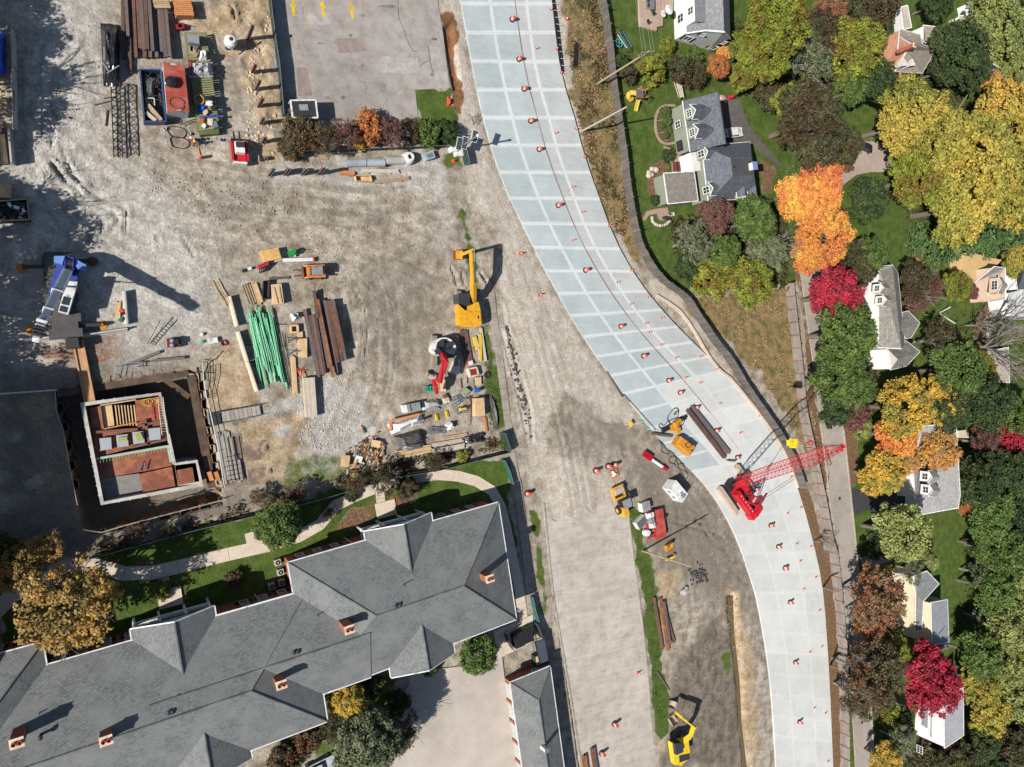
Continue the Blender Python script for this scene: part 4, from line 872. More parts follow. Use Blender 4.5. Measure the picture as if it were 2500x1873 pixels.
# ================================================================ TREES
LEAFK=1.45
def leafmat(name,a,b,c=None,patch=2.2):
 m,nt,bs=newmat(name);tc=nn(nt,'ShaderNodeTexCoord').outputs['Object'];ge=nn(nt,'ShaderNodeNewGeometry');oi=nn(nt,'ShaderNodeObjectInfo')
 of=nn(nt,'ShaderNodeVectorMath',operation='ADD');nt.links.new(tc,of.inputs[0])
 s_=nn(nt,'ShaderNodeVectorMath',operation='SCALE');s_.inputs[0].default_value=(37,19,53);nt.links.new(oi.outputs['Random'],s_.inputs['Scale']);nt.links.new(s_.outputs[0],of.inputs[1])
 n1=noise(nt,of.outputs[0],patch,3,.6)
 col=mixc(nt,ramp(nt,n1,.38,.62),ph(*a,LEAFK),ph(*b,LEAFK))
 if c:col=mixc(nt,ramp(nt,noise(nt,of.outputs[0],1.1,2,.5),.48,.62),col,ph(*c,LEAFK))
 f=mth(nt,'MULTIPLY',ramp(nt,ge.outputs['Random Per Island'],0,1,.72,1.28),ramp(nt,oi.outputs['Random'],0,1,.9,1.1))
 cc=scalec(nt,col,f);nt.links.new(cc,bs.inputs['Base Color']);bs.inputs['Roughness'].default_value=.6;bs.inputs['Specular IOR Level'].default_value=.25
 tr=nn(nt,'ShaderNodeBsdfTranslucent');nt.links.new(scalec(nt,cc,.9),tr.inputs['Color'])
 mx=nn(nt,'ShaderNodeMixShader');mx.inputs[0].default_value=.3;nt.links.new(bs.outputs[0],mx.inputs[1]);nt.links.new(tr.outputs[0],mx.inputs[2])
 nt.links.new(mx.outputs[0],nt.nodes['Material Output'].inputs['Surface']);MATS[name]=m;return m
LEAF={
'lime':leafmat('lime_leaves',(135,140,54),(100,111,44),(118,104,46)),'green':leafmat('green_leaves',(100,116,58),(70,92,44)),
'dark':leafmat('dark_green_leaves',(72,86,48),(52,66,38)),'olive':leafmat('olive_leaves',(85,84,53),(62,64,42),(75,62,44)),
'yellowgreen':leafmat('yellow_green_leaves',(160,152,70),(120,124,56),(176,156,72)),'gold':leafmat('gold_leaves',(202,165,69),(162,138,64),(145,138,66)),
'amber':leafmat('amber_leaves',(190,148,78),(156,126,72),(138,118,68),3.0),'orange':leafmat('orange_leaves',(216,145,75),(202,117,71),(218,170,77)),
'redorange':leafmat('red_orange_leaves',(194,105,70),(209,138,82)),'goldorange':leafmat('gold_orange_leaves',(207,160,79),(197,130,85),(178,141,88)),
'crimson':leafmat('crimson_leaves',(176,46,68),(140,50,60)),'russet':leafmat('russet_leaves',(146,95,70),(114,87,65),(137,110,80)),
'mauve':leafmat('dull_red_leaves',(118,73,68),(98,78,68)),'sage':leafmat('sage_leaves',(120,127,95),(96,105,76)),
'brown':leafmat('brown_leaves',(95,84,61),(71,66,48),(107,77,51)),'bluegreen':leafmat('spruce_needles',(104,126,74),(78,102,60)),'orangebrown':leafmat('orange_brown_leaves',(184,114,65),(146,101,61)),
'yellowgold':leafmat('yellow_gold_leaves',(172,154,70),(140,132,60),(186,146,72)),'dryweed':leafmat('dry_weeds',(168,144,106),(128,110,76)),'palegreen':leafmat('pale_green_leaves',(149,155,90),(112,121,69)),
}
bark=mat('bark',ph(120,108,96,.9),var=.3,sc=3);pale_bark=mat('pale_bark',ph(136,128,120),var=.2,sc=2)
def quads_mesh(name,C_,nrm,size,mats,asp=1.4):
 n=len(C_);a=np.cross(nrm,nrs.randn(n,3));a/=np.linalg.norm(a,axis=1)[:,None]+1e-9;b=np.cross(nrm,a)
 s=size*nrs.uniform(.6,1.35,(n,1))*.5;a=a*s*asp;b=b*s
 v=np.stack([C_-a,C_-b*.9,C_+a,C_+b*.9],1).reshape(-1,3)
 me=bpy.data.meshes.new(name);me.vertices.add(4*n);me.vertices.foreach_set('co',v.ravel())
 me.loops.add(4*n);me.loops.foreach_set('vertex_index',np.arange(4*n,dtype=np.int32));me.polygons.add(n)
 me.polygons.foreach_set('loop_start',np.arange(0,4*n,4,dtype=np.int32));me.polygons.foreach_set('loop_total',np.full(n,4,np.int32))
 me.update(calc_edges=True);me.materials.append(mats);return me
def sph(n,zmin=-1):
 z=nrs.uniform(zmin,1,n);t=nrs.uniform(0,2*pi,n);r=np.sqrt(1-z*z);return np.stack([r*np.cos(t),r*np.sin(t),z],-1)
def crown(nc,per,leaf,zc,lump=.28,cr=(.16,.28),shell=(.5,.95),zmin=-.45,sz=.8,up=.5):
 d=sph(nc,zmin);lob=sph(9);ph_=np.max(d@lob.T,1);rad=(1-lump+lump*ph_**2)
 cen=d*(nrs.uniform(*shell,(nc,1))**.7)*rad[:,None];cl=nrs.uniform(*cr,nc)
 k=np.repeat(np.arange(nc),per);off=sph(len(k))*(nrs.rand(len(k),1)**.45)*cl[k][:,None]
 pts=cen[k]+off*np.array([1,1,.75]);pts[:,2]=pts[:,2]*sz+zc
 nrm=off/(np.linalg.norm(off,axis=1)[:,None]+1e-6)*.7+nrs.randn(len(k),3)*.55+np.array([0,0,up]);nrm/=np.linalg.norm(nrm,axis=1)[:,None]
 return quads_mesh('crown',pts,nrm,leaf,LEAF['green'])
def limb_mb(zc,sz,n=7,r0=.075,bare=0):
 mb=MB();top=Vector((rnd.uniform(-.05,.05),rnd.uniform(-.05,.05),zc*.62));mb.tube((0,0,-.05),top,r0,7,0,r0*.7)
 def grow(p,d,L,r,dep):
  q=p+d*L;mb.tube(p,q,r,4 if dep else 5,0,r*.55,cap=False)
  if dep<bare:
   for _ in range(3 if dep<2 else 2):
    e=(d+Vector((rnd.uniform(-.7,.7),rnd.uniform(-.7,.7),rnd.uniform(-.25,.5)))).normalized();grow(p.lerp(q,rnd.uniform(.45,1)),e,L*rnd.uniform(.5,.8),r*.55,dep+1)
 for i in range(n):
  a=2*pi*i/n+rnd.uniform(-.3,.3);d=Vector((cos(a)*rnd.uniform(.5,.9),sin(a)*rnd.uniform(.5,.9),rnd.uniform(.5,1.0))).normalized()
  grow(top-Vector((0,0,rnd.uniform(0,.2))),d,rnd.uniform(.5,.8),r0*.5,0)
 return mb
PROTO={}
def proto_tree(key,cm,zc,sz,limbs=7,bare=1,r0=.075,bk=None):
 r=thing('tree',None,'tree');r['category']='tree';o=bpy.data.objects.new('crown',cm);COL.objects.link(o);o.parent=r
 build('trunk',limb_mb(zc,sz,limbs,r0,bare),bk or bark,r,local=True);PROTO[key]=(r,zc,[])
for i in range(3):proto_tree('a%d'%i,crown(170,95,.062,1.25,.42,(.13,.26),(.45,1.06)),1.25,.8)
for i in range(2):proto_tree('b%d'%i,crown(330,80,.046,1.15,.42,(.09,.18),(.5,1.08)),1.15,.75)
for i in range(2):proto_tree('s%d'%i,crown(120,46,.046,1.2,.42,(.1,.22),(.3,1.08)),1.2,.8,9,3,.07,pale_bark)
for i in range(2):proto_tree('h%d'%i,crown(110,80,.08,.55,.4,(.16,.3),(.35,1.0),-.5,.75),.55,.75,6,1,.05)
for i in range(2):proto_tree('f%d'%i,crown(200,50,.05,1.2,.25,(.1,.2),(.3,1.0),-.4,.75,.9),1.2,.75,9,3,.06,pale_bark)
def conifer():
 pts,nr=[],[]
 for lv in range(15):
  z=.25+lv/14*2.3;R=(1-lv/15)*1.0
  for k in range(max(5,int(15*R))):
   a=rnd.uniform(0,2*pi);L=R*rnd.uniform(.75,1.05)
   for s in np.linspace(.15,1,14):
    for _ in range(4):
     pts.append((cos(a)*L*s+rnd.gauss(0,.05),sin(a)*L*s+rnd.gauss(0,.05),z-.35*s*s*L+rnd.gauss(0,.03)));nr.append((rnd.gauss(0,.5),rnd.gauss(0,.5),1))
 nr=np.array(nr);nr/=np.linalg.norm(nr,axis=1)[:,None];return quads_mesh('crown',np.array(pts),nr,.07,LEAF['bluegreen'],1.8)
proto_tree('c0',conifer(),1.2,1,3,0,.06)
def bare_proto(key):
 r=thing('tree',None,'tree');mb=limb_mb(1.3,.8,9,.06,4);build('trunk',mb,pale_bark,r,local=True);PROTO[key]=(r,1.2,[])
bare_proto('n0');bare_proto('n1')
def tree(t,x,y,r,key,kind,label,name='tree',cat='tree',group=None,sz=1.0,rz=None):
 """x, y, r: middle and radius of the crown as the photograph shows them"""
 p,zc,used=PROTO[key];sx,sy=t(x,y);rp=r*(t(1,0)[0]-t(0,0)[0]);R=5.0
 for _ in range(4):R=rp*((HC-zc*R)/(ct-(sx-1250)/FPX*st))/FPX
 q=P(sx,sy,zc*R*sz);o=p if not used else copy_tree(p);used.append(1)
 o.name=name;o.location=(q.x,q.y,-.05);o.rotation_euler=(0,0,rnd.uniform(0,6.28)if rz is None else rz);o.scale=(R,R,R*sz)
 o['label']=label;o['category']=cat
 if group:o['group']=group
 elif 'group' in o:del o['group']
 for c in o.children:
  if c.name.startswith('crown')and kind:c.material_slots[0].link='OBJECT';c.material_slots[0].material=LEAF[kind]
 return o
GT='garden trees beyond the noise walls'
TREES=[
(1962,262,92,'b0','yellowgreen','ragged yellow green oak reaching over the dark olive oak beside the drive'),(2075,330,120,'b1','yellowgreen','largest yellow green oak in the middle of the golden canopy'),
(2165,255,85,'b0','yellowgold','orange tinged oak at the right of the yellow green canopy'),(2075,445,95,'b1','yellowgreen','yellow green oak along the lower side of the canopy, above the lawn'),
(2180,420,85,'b0','yellowgreen','yellow green oak at the right frame edge above the spruces'),(1978,385,75,'b0','lime','lime green oak overhanging the tan driveway'),
(2175,345,70,'b1','yellowgreen','yellow green oak between the orange tinged oak and the frame edge'),
(1752,262,96,'b1','olive','broad dark olive oak beside the sage house driveway'),(1820,312,45,'a0','olive','small olive tree between the dark oak and the tan driveway'),
(1672,52,82,'b0','lime','large lime green tree to the right of the white house'),(1614,112,44,'a1','lime','lime green tree against the white house gable'),
(1650,128,58,'a2','lime','lime green tree below the large lime tree by the white house'),(1605,168,34,'a0','lime','round lime green tree on the grass below the orange brown tree'),
(1745,128,62,'s0','sage','grey twiggy tree with a pale trunk among the lime trees'),(1790,25,46,'s1','russet','leafless russet tree at the top edge of the frame'),
(1850,110,72,'a1','lime','green tree left of the salmon brick house'),(1885,30,62,'a2','olive','olive tree at the top edge above the brick house'),(1770,75,50,'a0','olive','olive tree between the lime tree and the russet tree'),
(1880,170,55,'a0','dark','dark green tree below the salmon brick house wall'),(1830,185,48,'a2','green','green tree between the dark oak and the brick house'),(1795,190,40,'h0','olive','olive shrub on the left of the green tree near the dark oak'),
(1550,147,30,'a1','orangebrown','small orange brown tree at the corner of the white house'),(1563,114,18,'a0','goldorange','little orange tree in front of the white house gable'),
(1408,148,34,'h0','lime','rounded yellow green shrub beside the leaning utility pole'),(1470,150,36,'h1','olive','broad dark olive shrub below the white house'),(1500,160,34,'h0','olive','lower dark olive shrub above the wooden steps'),(1500,122,24,'h1','green','clipped green hedge along the foot of the white house'),
(1340,135,22,'h0','dark','small dark shrub behind the board wall by the swing set'),(1358,162,24,'h1','olive','olive shrub between the board wall and the yellow green shrub'),(1440,100,22,'h1','lime','small lime shrub at the edge of the wooden deck'),
(1700,225,42,'a2','lime','small lime tree at the edge of the sage house driveway'),(1660,205,40,'h1','olive','low olive bush on the grass above the sage house'),
(1772,378,50,'a0','redorange','red orange maple at the top of the flaming row'),(1716,420,52,'a1','orange','bright orange maple nearest the sage house'),(1762,448,66,'b1','orange','orange maple between the red orange one and the largest'),
(1774,508,74,'b0','orange','largest red orange maple of the flaming row'),(1738,545,46,'a1','orange','yellow orange maple at the lower end of the flaming row'),(1708,385,26,'a0','green','small green tree between the dark oak and the orange maple'),
(1622,478,60,'a1','green','dark green tree below the roof of the sage house'),(1546,468,42,'a2','mauve','dull red shrub tree below the sunroom of the sage house'),(1495,522,50,'s0','sage','grey green shrub with fine twigs on the lawn by the board wall'),
(1560,545,42,'a0','green','green tree right of the grey green shrub'),(1615,612,56,'a2','lime','lime green tree above the dry grass field'),(1540,595,52,'h0','lime','low yellow green thicket inside the curve of the board wall'),(1655,545,48,'a0','sage','grey green tree below the orange maples'),(1480,575,30,'h1','dark','dark bush in the curve of the board wall'),
(1690,530,44,'n0',None,'bare pale branched tree beside the large orange maple'),(1445,335,16,'h0','dark','clipped round bush left of the sage house'),(1415,432,14,'h1','dark','clipped round bush at the corner of the sunroom'),
(1868,430,56,'h1','dark','rounded dark green tree on the lawn below the tan driveway'),(1852,570,56,'h0','olive','rounded dark olive tree above the crimson maple'),(1830,600,34,'a1','olive','small olive tree between the dark olive one and the crimson maple'),(1880,548,40,'a2','green','green tree above the shake roofed house'),
(1800,640,70,'b0','crimson','crimson maple beside the white and grey shake roofed house'),
(1832,722,88,'b1','green','wide green tree below the crimson maple'),(1795,820,62,'a1','green','green tree over the street below the wide green tree'),(1838,832,52,'a0','green','green tree below the white gable of the shake roofed house'),(1800,885,42,'h1','dark','dark juniper leaning over the street by the noise wall'),(1845,895,38,'h0','mauve','brownish juniper to the right of the dark one'),
(1972,600,44,'a1','olive','olive tree to the right of the shake roofed house'),(2003,622,44,'s1','mauve','dull red twiggy tree on the lawn'),(1975,650,34,'s0','mauve','small dull red tree beside the olive one'),(2062,620,36,'a2','lime','lime green tree left of the tan house'),(2095,630,22,'h0','mauve','round dark red bush by the tan house wall'),
(2022,515,42,'c0','bluegreen','spruce at the left end of the drooping row'),(2065,530,50,'c0','bluegreen','second spruce from the left in the drooping row'),(2110,520,50,'c0','bluegreen','third spruce from the left in the drooping row'),(2150,525,50,'c0','bluegreen','spruce at the right end of the drooping row'),(2190,560,40,'a1','yellowgreen','yellow green tree at the frame edge beside the tan house'),(2050,490,40,'c0','bluegreen','small spruce behind the left of the drooping row'),(2130,490,42,'c0','bluegreen','small spruce behind the right of the drooping row'),
(2030,735,52,'s0','olive','olive brown tree right of the shake roofed wing'),(2058,800,66,'a2','green','green tree right of the lower white gable'),(2125,860,66,'a1','dark','dark tree below the bungalow'),(2040,880,56,'a0','dark','dark tree between the gold maple and the bungalow'),(2110,790,40,'a2','lime','bright lime shrub left of the bungalow'),(2195,900,50,'a0','green','green tree at the frame edge below the bungalow'),
(2170,745,70,'n1',None,'bare branched tree over the bungalow'),(2195,690,60,'n0',None,'bare grey tree below the large white house'),(2130,700,40,'n0',None,'bare grey tree left of the bungalow'),
(1948,880,74,'b0','gold','gold and green maple over the top of the street trees'),(2035,860,58,'b1','gold','golden maple to the right of the gold and green one'),(1933,941,55,'b0','orange','orange maple in front of the pale grey roofed house'),(2022,975,52,'b1','goldorange','pinkish orange maple over the pale grey roof'),(1900,1025,55,'b1','gold','gold maple beside the dark driveway'),(1862,925,24,'h0','palegreen','pale green shrub on the verge by the gold maple'),(1952,994,36,'b0','goldorange','small orange maple between the gold maple and the roof'),
(2185,965,48,'b0','crimson','crimson tree at the right frame edge'),(2125,955,48,'s1','mauve','dull twiggy tree beside the crimson tree at the frame edge'),
(2110,1035,62,'a0','dark','dark green tree beyond the pale grey roofed house'),(2085,1080,36,'a1','orangebrown','orange brown shrub beyond the pale grey roofed house'),(2170,1020,56,'a2','dark','dark tree at the frame edge below the crimson one'),(2130,1105,60,'a0','green','green tree right of the lawn below the pale grey house'),(2185,1110,55,'a1','dark','dark tree at the frame edge beside the green tree'),
(2165,1190,62,'a2','green','leafy green tree in the middle of the right hand wood'),(2132,1180,48,'a1','green','green tree on the edge of the wood above the lawn'),(2190,1265,52,'a0','palegreen','pale green tree at the frame edge of the wood'),(2128,1240,45,'s1','sage','grey green tree over the cream house lawn'),(2140,1270,56,'a1','green','green tree in the wood right of the cream house'),
(2165,1350,62,'a2','palegreen','pale green tree right of the cream house lawn'),(2138,1340,46,'s0','sage','silvery shrub on the edge of the cream house lawn'),(2190,1400,52,'a0','lime','lime tree at the frame edge'),(2110,1410,58,'a1','green','green tree beside the wooden play tower'),(2160,1440,56,'b0','palegreen','pale yellowish tree right of the crimson maple'),(2115,1475,52,'b1','yellowgreen','yellow green tree to the right of the crimson maple'),(2185,1510,58,'a2','palegreen','pale green tree at the frame edge lower down'),(2130,1540,52,'a0','yellowgreen','yellow green tree right of the porch house'),(2110,1600,48,'a1','dark','dark tree at the lower right of the porch house'),(2175,1600,60,'a2','olive','olive tree at the lower right corner'),(2060,1640,50,'a0','olive','olive tree below the porch house'),(2130,1650,50,'a1','dark','dark tree at the bottom edge of the frame'),
(1940,1150,68,'a2','palegreen','light green tree beside the dark driveway and the lawn'),(1975,1232,34,'s0','sage','grey green shrub above the cream house'),(2003,1212,28,'a1','palegreen','pale green tree right of the grey driveway'),(1900,1170,40,'h0','dark','dark bush under the light green tree'),
(1893,1288,74,'f0','russet','thin russet tree with bare limbs above the cream house'),(1880,1330,52,'f1','orangebrown','pinkish brown half bare tree over the noise wall'),(1928,1400,40,'a0','lime','yellow green tree below the cream house'),(1885,1455,82,'f0','brown','sparse brown tree leaning over the noise wall'),(1860,1500,56,'f1','brown','smaller sparse brown tree at the noise wall'),(2008,1460,80,'b1','crimson','crimson maple beside the white porch house'),
(1950,1600,44,'s0','sage','grey twiggy tree in front of the white porch house'),(1912,1640,40,'a1','gold','gold tree at the bottom edge by the street'),(1945,1555,38,'h1','dark','dark shrub in front of the porch house'),(1925,1545,30,'h0','lime','small green shrub beside the stone edging'),
(1785,1175,26,'n1',None,'bare reddish sapling at the noise wall'),
(2155,60,80,'b0','palegreen','tall pale green tree at the top right corner'),(2190,140,60,'b1','palegreen','pale green tree at the right edge below the corner tree'),(2062,110,66,'a2','dark','dark tree below the garden shed'),(2095,150,50,'a0','dark','dark brown tree left of the dark roofed house'),(2040,150,46,'a1','dark','dark tree right of the salmon brick house'),(2125,25,40,'a2','dark','dark tree behind the white shed'),(2020,8,40,'a0','dark','dark tree at the top edge over the lawn'),(2200,20,50,'a1','dark','dark tree in the top right corner'),(2185,190,40,'a0','dark','dark tree at the edge above the canopy'),(2140,180,34,'b0','goldorange','orange tree in front of the dark roofed house'),
(1940,300,26,'a1','lime','lime branch tree at the edge of the tan driveway'),(1828,355,22,'h1','brown','low brown bush beside the tan driveway'),
]
for x,y,r,key,kind,lb in TREES:tree(tU,x,y,r,key,kind,lb,group=GT)
NEAR=[
(150,1310,106,'f0','amber','large amber tree over the end of the apartment building'),(98,1185,38,'f1','amber','small amber tree at the edge of the dark pit'),(30,1225,56,'f1','amber','thin amber tree over the curve of the footpath'),(6,1190,44,'a0','dark','dark green tree at the left frame edge'),
(605,1143,54,'a1','green','round green tree beside the lawn bench pad'),(1030,1412,48,'a2','green','leafy green tree beside the bin store'),(748,1508,42,'a0','gold','gold tree in the court behind the apartments'),
(800,1600,78,'b0','sage','large grey green tree over the court at the bottom edge'),(870,1580,48,'s1','olive','thin olive tree at the right of the large grey green one'),(780,1650,60,'b1','sage','grey green tree at the bottom edge of the court'),(720,1570,40,'s0','olive','olive tree between the gold tree and the roof'),(860,1520,30,'h0','dark','dark shrub at the corner of the court'),(800,1480,36,'h1','dark','dark shrub behind the apartment gable'),(660,1600,36,'h0','brown','dark brown shrub by the apartment roof edge'),(610,1640,40,'h1','brown','brown shrub at the bottom edge by the apartments'),(930,1440,26,'h1','dark','dark shrub beside the lower gable'),
(345,1275,24,'h0','lime','small yellow green bush on the lawn by the porch'),
(650,285,44,'h0','brown','olive brown thicket at the left end of the hedge row'),(700,300,38,'s0','brown','grey brown bush in the hedge row by the lot'),(745,285,34,'s1','mauve','reddish brown bush in the hedge row by the lot'),(797,280,42,'h1','orangebrown','orange bush in the middle of the hedge row'),(775,305,22,'h0','gold','yellow bush in front of the orange one'),(850,285,36,'s0','mauve','leafless dark bush right of the orange one'),(890,285,30,'h1','brown','dull brown bush in the hedge row'),(925,285,34,'h0','green','bright green bush near the solar sign'),(965,285,30,'h1','dark','dark green bush at the right end of the hedge row'),(630,320,30,'h1','brown','low brown bush at the fence corner'),
(880,1050,28,'h1','dark','dark bush over the footpath by the scrap pile'),(830,1035,36,'s1','olive','scrubby bush between the scrap pile and the footpath'),(1000,985,16,'h0','lime','small yellow green bush at the mesh fence'),(770,1045,28,'s0','brown','brown weedy bush along the mesh fence'),(940,1000,24,'s0','olive','olive weedy bush below the lumber'),(370,1145,20,'s1','olive','thin weedy bush at the lower edge of the pit'),(300,1150,24,'s0','brown','brown weedy bush at the lower edge of the pit'),(560,1075,22,'s1','brown','bare brown brush below the pit'),(640,1065,24,'s0','brown','grey brush below the sandy ground'),(1090,960,14,'h0','green','green weeds at the end of the sidewalk'),
(760,1070,18,'h1','dark','dark low shrub on the bark mulch'),(712,1110,14,'s0','brown','bare shrub in the mulch bed'),(880,1062,26,'s1','brown','twiggy shrub heap on the mulch island'),(505,1250,20,'h0','brown','grey stone coloured shrub by the porch'),
]
for x,y,r,key,kind,lb in NEAR:tree(tU,x,y,r,key,kind,lb,name='bush' if key[0]=='h' else 'tree',cat='bush' if key[0]=='h' else 'tree',group='bushes and trees on the site')
# trees and a tall block stand just beyond the left edge and throw their shade over the gravel
for x,y,R,key,kd in((-20.5,43.5,5.6,'s0','brown'),(-20.5,37.5,5.4,'f1','brown'),(-20.2,31.5,6.2,'s1','brown'),(-20.6,14.5,6.4,'f1','brown'),(-20.4,9.5,6.0,'s0','brown'),(-20.8,5.0,5.2,'s1','brown'),(-20.5,-1.5,5.4,'s0','brown'),(-21,19.5,4.2,'s1','brown')):  # the tree beside the block is added to soften its shadow edge
 p,zc,used=PROTO[key];o=copy_tree(p);o.location=(x,y,0);o.scale=(R,R,R);o.rotation_euler=(0,0,rnd.uniform(0,6));OUT_=globals().setdefault('OUT_',[]);OUT_.append(1);tag(o,'tree beyond the left edge of the site, %s from its upper end'%ORD[len(OUT_)-1],'tree','trees beyond the site edge')
 for c in o.children:
  if c.name.startswith('crown'):c.material_slots[0].link='OBJECT';c.material_slots[0].material=LEAF[kd]
nb=thing('neighbour_building','brick block beyond the left edge of the site','building',(-40,-10,0))
wing(nb,(-22.5,-46),(.06,1),42,22,13.6,.2,True,True,brick_m,sh_grey)
# ---- weeds, grass tufts and undergrowth: nobody could count these
def inpoly(x,y,p):
 c=False
 for(x1,y1),(x2,y2)in zip(p,p[1:]+p[:1]):
  if(y1>y)!=(y2>y)and x<(x2-x1)*(y-y1)/(y2-y1)+x1:c=not c
 return c
def tufts(name,label,polys,n,size,kind,hgt=.12,cl=2.2):
 pts=[]
 for pl in polys:
  q=[tuple(P(*v)[:2])for v in pl];xs_,ys_=[v[0]for v in q],[v[1]for v in q];k=0
  while k<n:
   x,y=rnd.uniform(min(xs_),max(xs_)),rnd.uniform(min(ys_),max(ys_))
   if not inpoly(x,y,q)or(size<.4 and sin(x*.9+2*sin(y*.31))+sin(y*.7+1.7*sin(x*.43)+len(label))<rnd.uniform(-.5,.9)):continue
   k+=1;m_=rnd.randint(3,9)
   for _ in range(m_):pts.append((x+rnd.gauss(0,size*cl*.5),y+rnd.gauss(0,size*cl*.5),rnd.uniform(.02,hgt*2)))
 a=np.array(pts);nr=nrs.randn(len(a),3)*.8+np.array([0,0,.8]);nr/=np.linalg.norm(nr,axis=1)[:,None]
 o=bpy.data.objects.new(name,quads_mesh(name,a,nr,size,LEAF[kind],1.6));COL.objects.link(o);tag(o,label,kind='stuff')
SLOPE=U((1222,-10),(1296,-10),(1318,120),(1342,330),(1368,520),(1330,500),(1290,420),(1262,320),(1240,200));FIELD=U((1495,645),(1712,622),(1732,850),(1780,980),(1755,980),(1700,900),(1640,810),(1570,730))
tufts('dry_weeds','brown dry weeds on the slope and the field by the walls',[SLOPE,FIELD],650,.24,'dryweed',.1);tufts('green_weeds','green weeds scattered on the slope by the board wall',[SLOPE],450,.26,'olive',.12);tufts('russet_weeds','reddish weeds on the slope by the board wall',[SLOPE],220,.24,'russet',.1)
tufts('verge_grass','rough grass tufts on the verges of the site',[TP(tO,(905,0),(985,0),(990,200),(1050,380),(1060,600),(1110,900),(1110,1000),(1150,1300),(1090,1450),(1000,700),(940,330)),TP(tK,(1150,60),(1225,60),(1400,1050),(1320,1090),(1230,1180),(1190,600))],300,.16,'green',.03)
tufts('brush','grey brown brush along the lower edge of the pit and the mesh fence',[U((200,1180),(540,1085),(830,1005),(1070,945),(1075,965),(840,1030),(560,1100),(210,1200))],600,.24,'brown',.2)
tufts('undergrowth','low leafy undergrowth between the garden trees',[U((1560,60),(1900,0),(1900,190),(1600,190)),U((2000,700),(2230,650),(2230,1657),(2060,1657),(2080,1300),(2100,1150),(2050,900)),U((1780,690),(1900,700),(1880,900),(1780,900)),U((1900,1600),(2060,1600),(2060,1657),(1900,1657)),U((1440,480),(1690,480),(1690,620),(1490,615)),U((1900,180),(2212,120),(2212,540),(1950,470))],900,.5,'olive',.5,3)

def stones(name,label,polys,n,lo,hi,m):
 cs=[]
 for pl in polys:
  q=[tuple(P(*v)[:2])for v in pl];xs_,ys_=[v[0]for v in q],[v[1]for v in q];k=0
  while k<n:
   x,y=rnd.uniform(min(xs_),max(xs_)),rnd.uniform(min(ys_),max(ys_))
   if inpoly(x,y,q):cs.append((x,y));k+=1
 c=np.array(cs);k=len(c);r=lo+(hi-lo)*nrs.rand(k,1,1)**3;b=np.array([(1,0,.2),(0,1,.3),(-1,0,.2),(0,-1,.1),(0,0,.9)])
 v=b[None]*r*nrs.uniform(.6,1.3,(k,5,1));v[:,:,0]+=c[:,:1];v[:,:,1]+=c[:,1:]
 f=[(i*5+a,i*5+(a+1)%4,i*5+4)for i in range(k)for a in range(4)]
 me=bpy.data.meshes.new(name);me.from_pydata(v.reshape(-1,3).tolist(),[],f);me.materials.append(m);o=bpy.data.objects.new(name,me);COL.objects.link(o);tag(o,label,kind='stuff')
YARD=U((300,370),(960,420),(1000,700),(940,760),(820,800),(640,500),(480,520));MUD=U((1360,980),(1480,1020),(1600,1200),(1630,1330),(1500,1650),(1420,1300));GRV=U((60,20),(230,20),(240,300),(420,430),(490,640),(300,640),(60,460))
stones('stones','loose stones and clods on the work yard and the mud',[YARD,MUD],1500,.05,.17,mat('stone_grey',ph(168,156,140),var=.3,sc=3))
stones('gravel_stones','larger pale stones in the gravel',[GRV,U((640,800),(740,780),(800,880),(720,980),(640,960))],900,.05,.15,mat('stone_pale',ph(206,202,194),var=.2,sc=3))
stones('road_crumbs','dark crumbs and clods on the old road',[U((1170,1000),(1340,1000),(1400,1650),(1260,1650))],400,.04,.13,mat('stone_brown',ph(140,124,106),var=.3,sc=3))
# ================================================================ WALLS, FENCES, POLES
wood_grey=mat('weathered_board',ph(104,98,92),rough=.9,var=.3,sc=1.2,rand=.2,bump=.2,bsc=6)
wood_dark=mat('dark_board',ph(96,86,76),rough=.9,var=.25,sc=1.5,rand=.14)
wood_new=mat('new_lumber',ph(224,188,140),rough=.8,var=.12,sc=1.5,rand=.13)
wood_mid=mat('used_lumber',ph(190,160,128),rough=.85,var=.18,sc=1.5,rand=.16)
wood_pale=mat('pale_lumber',ph(206,192,172),rough=.85,var=.14,sc=1.5,rand=.12)
wood_orange=mat('orange_timber',ph(206,136,84),rough=.8,var=.18,sc=1.5,rand=.12)
ply_m=mat('plywood',ph(222,190,148),rough=.8,var=.1,sc=.8,rand=.1,col2=ph(206,168,122))
rust=mat('rusted_steel',ph(120,84,66),rough=.8,var=.3,sc=2.0,col2=ph(96,78,72),rand=.18)
rust_or=mat('orange_rust',ph(168,104,60),rough=.85,var=.3,sc=2.0,col2=ph(120,80,58),rand=.1)
rust_gr=mat('dull_steel',ph(110,102,100),rough=.6,var=.2,sc=2,col2=ph(126,100,90),rand=.12)
galv=mat('galvanised',ph(170,178,184),rough=.4,metal=.5,var=.1)
black=MATS['black_vent'];rubber=mat('rubber',(.02,.02,.021),rough=.8)
dirtyrub=mat('muddy_track',ph(150,140,124),rough=.9,var=.25,sc=3)
orange=paint('safety_orange',236,84,48,rough=.5,var=.06);white_p=paint('white_paint',234,234,230,rough=.45,var=.06)
yellow=paint('machine_yellow',236,172,40,var=.06);yellow2=paint('bright_machine_yellow',240,204,44,var=.06);red_p=paint('machine_red',206,32,44,var=.08)
blue_p=paint('crane_blue',52,74,170,var=.08);blue_l=paint('pale_crane_blue',110,150,214,var=.05);gold_y=paint('ochre_yellow',214,146,46,var=.08)
grey_p=paint('grey_paint',150,152,152,var=.08);dark_p=paint('dark_grey_paint',58,58,60,var=.1);cream_p=paint('cream_paint',226,214,192,var=.06)
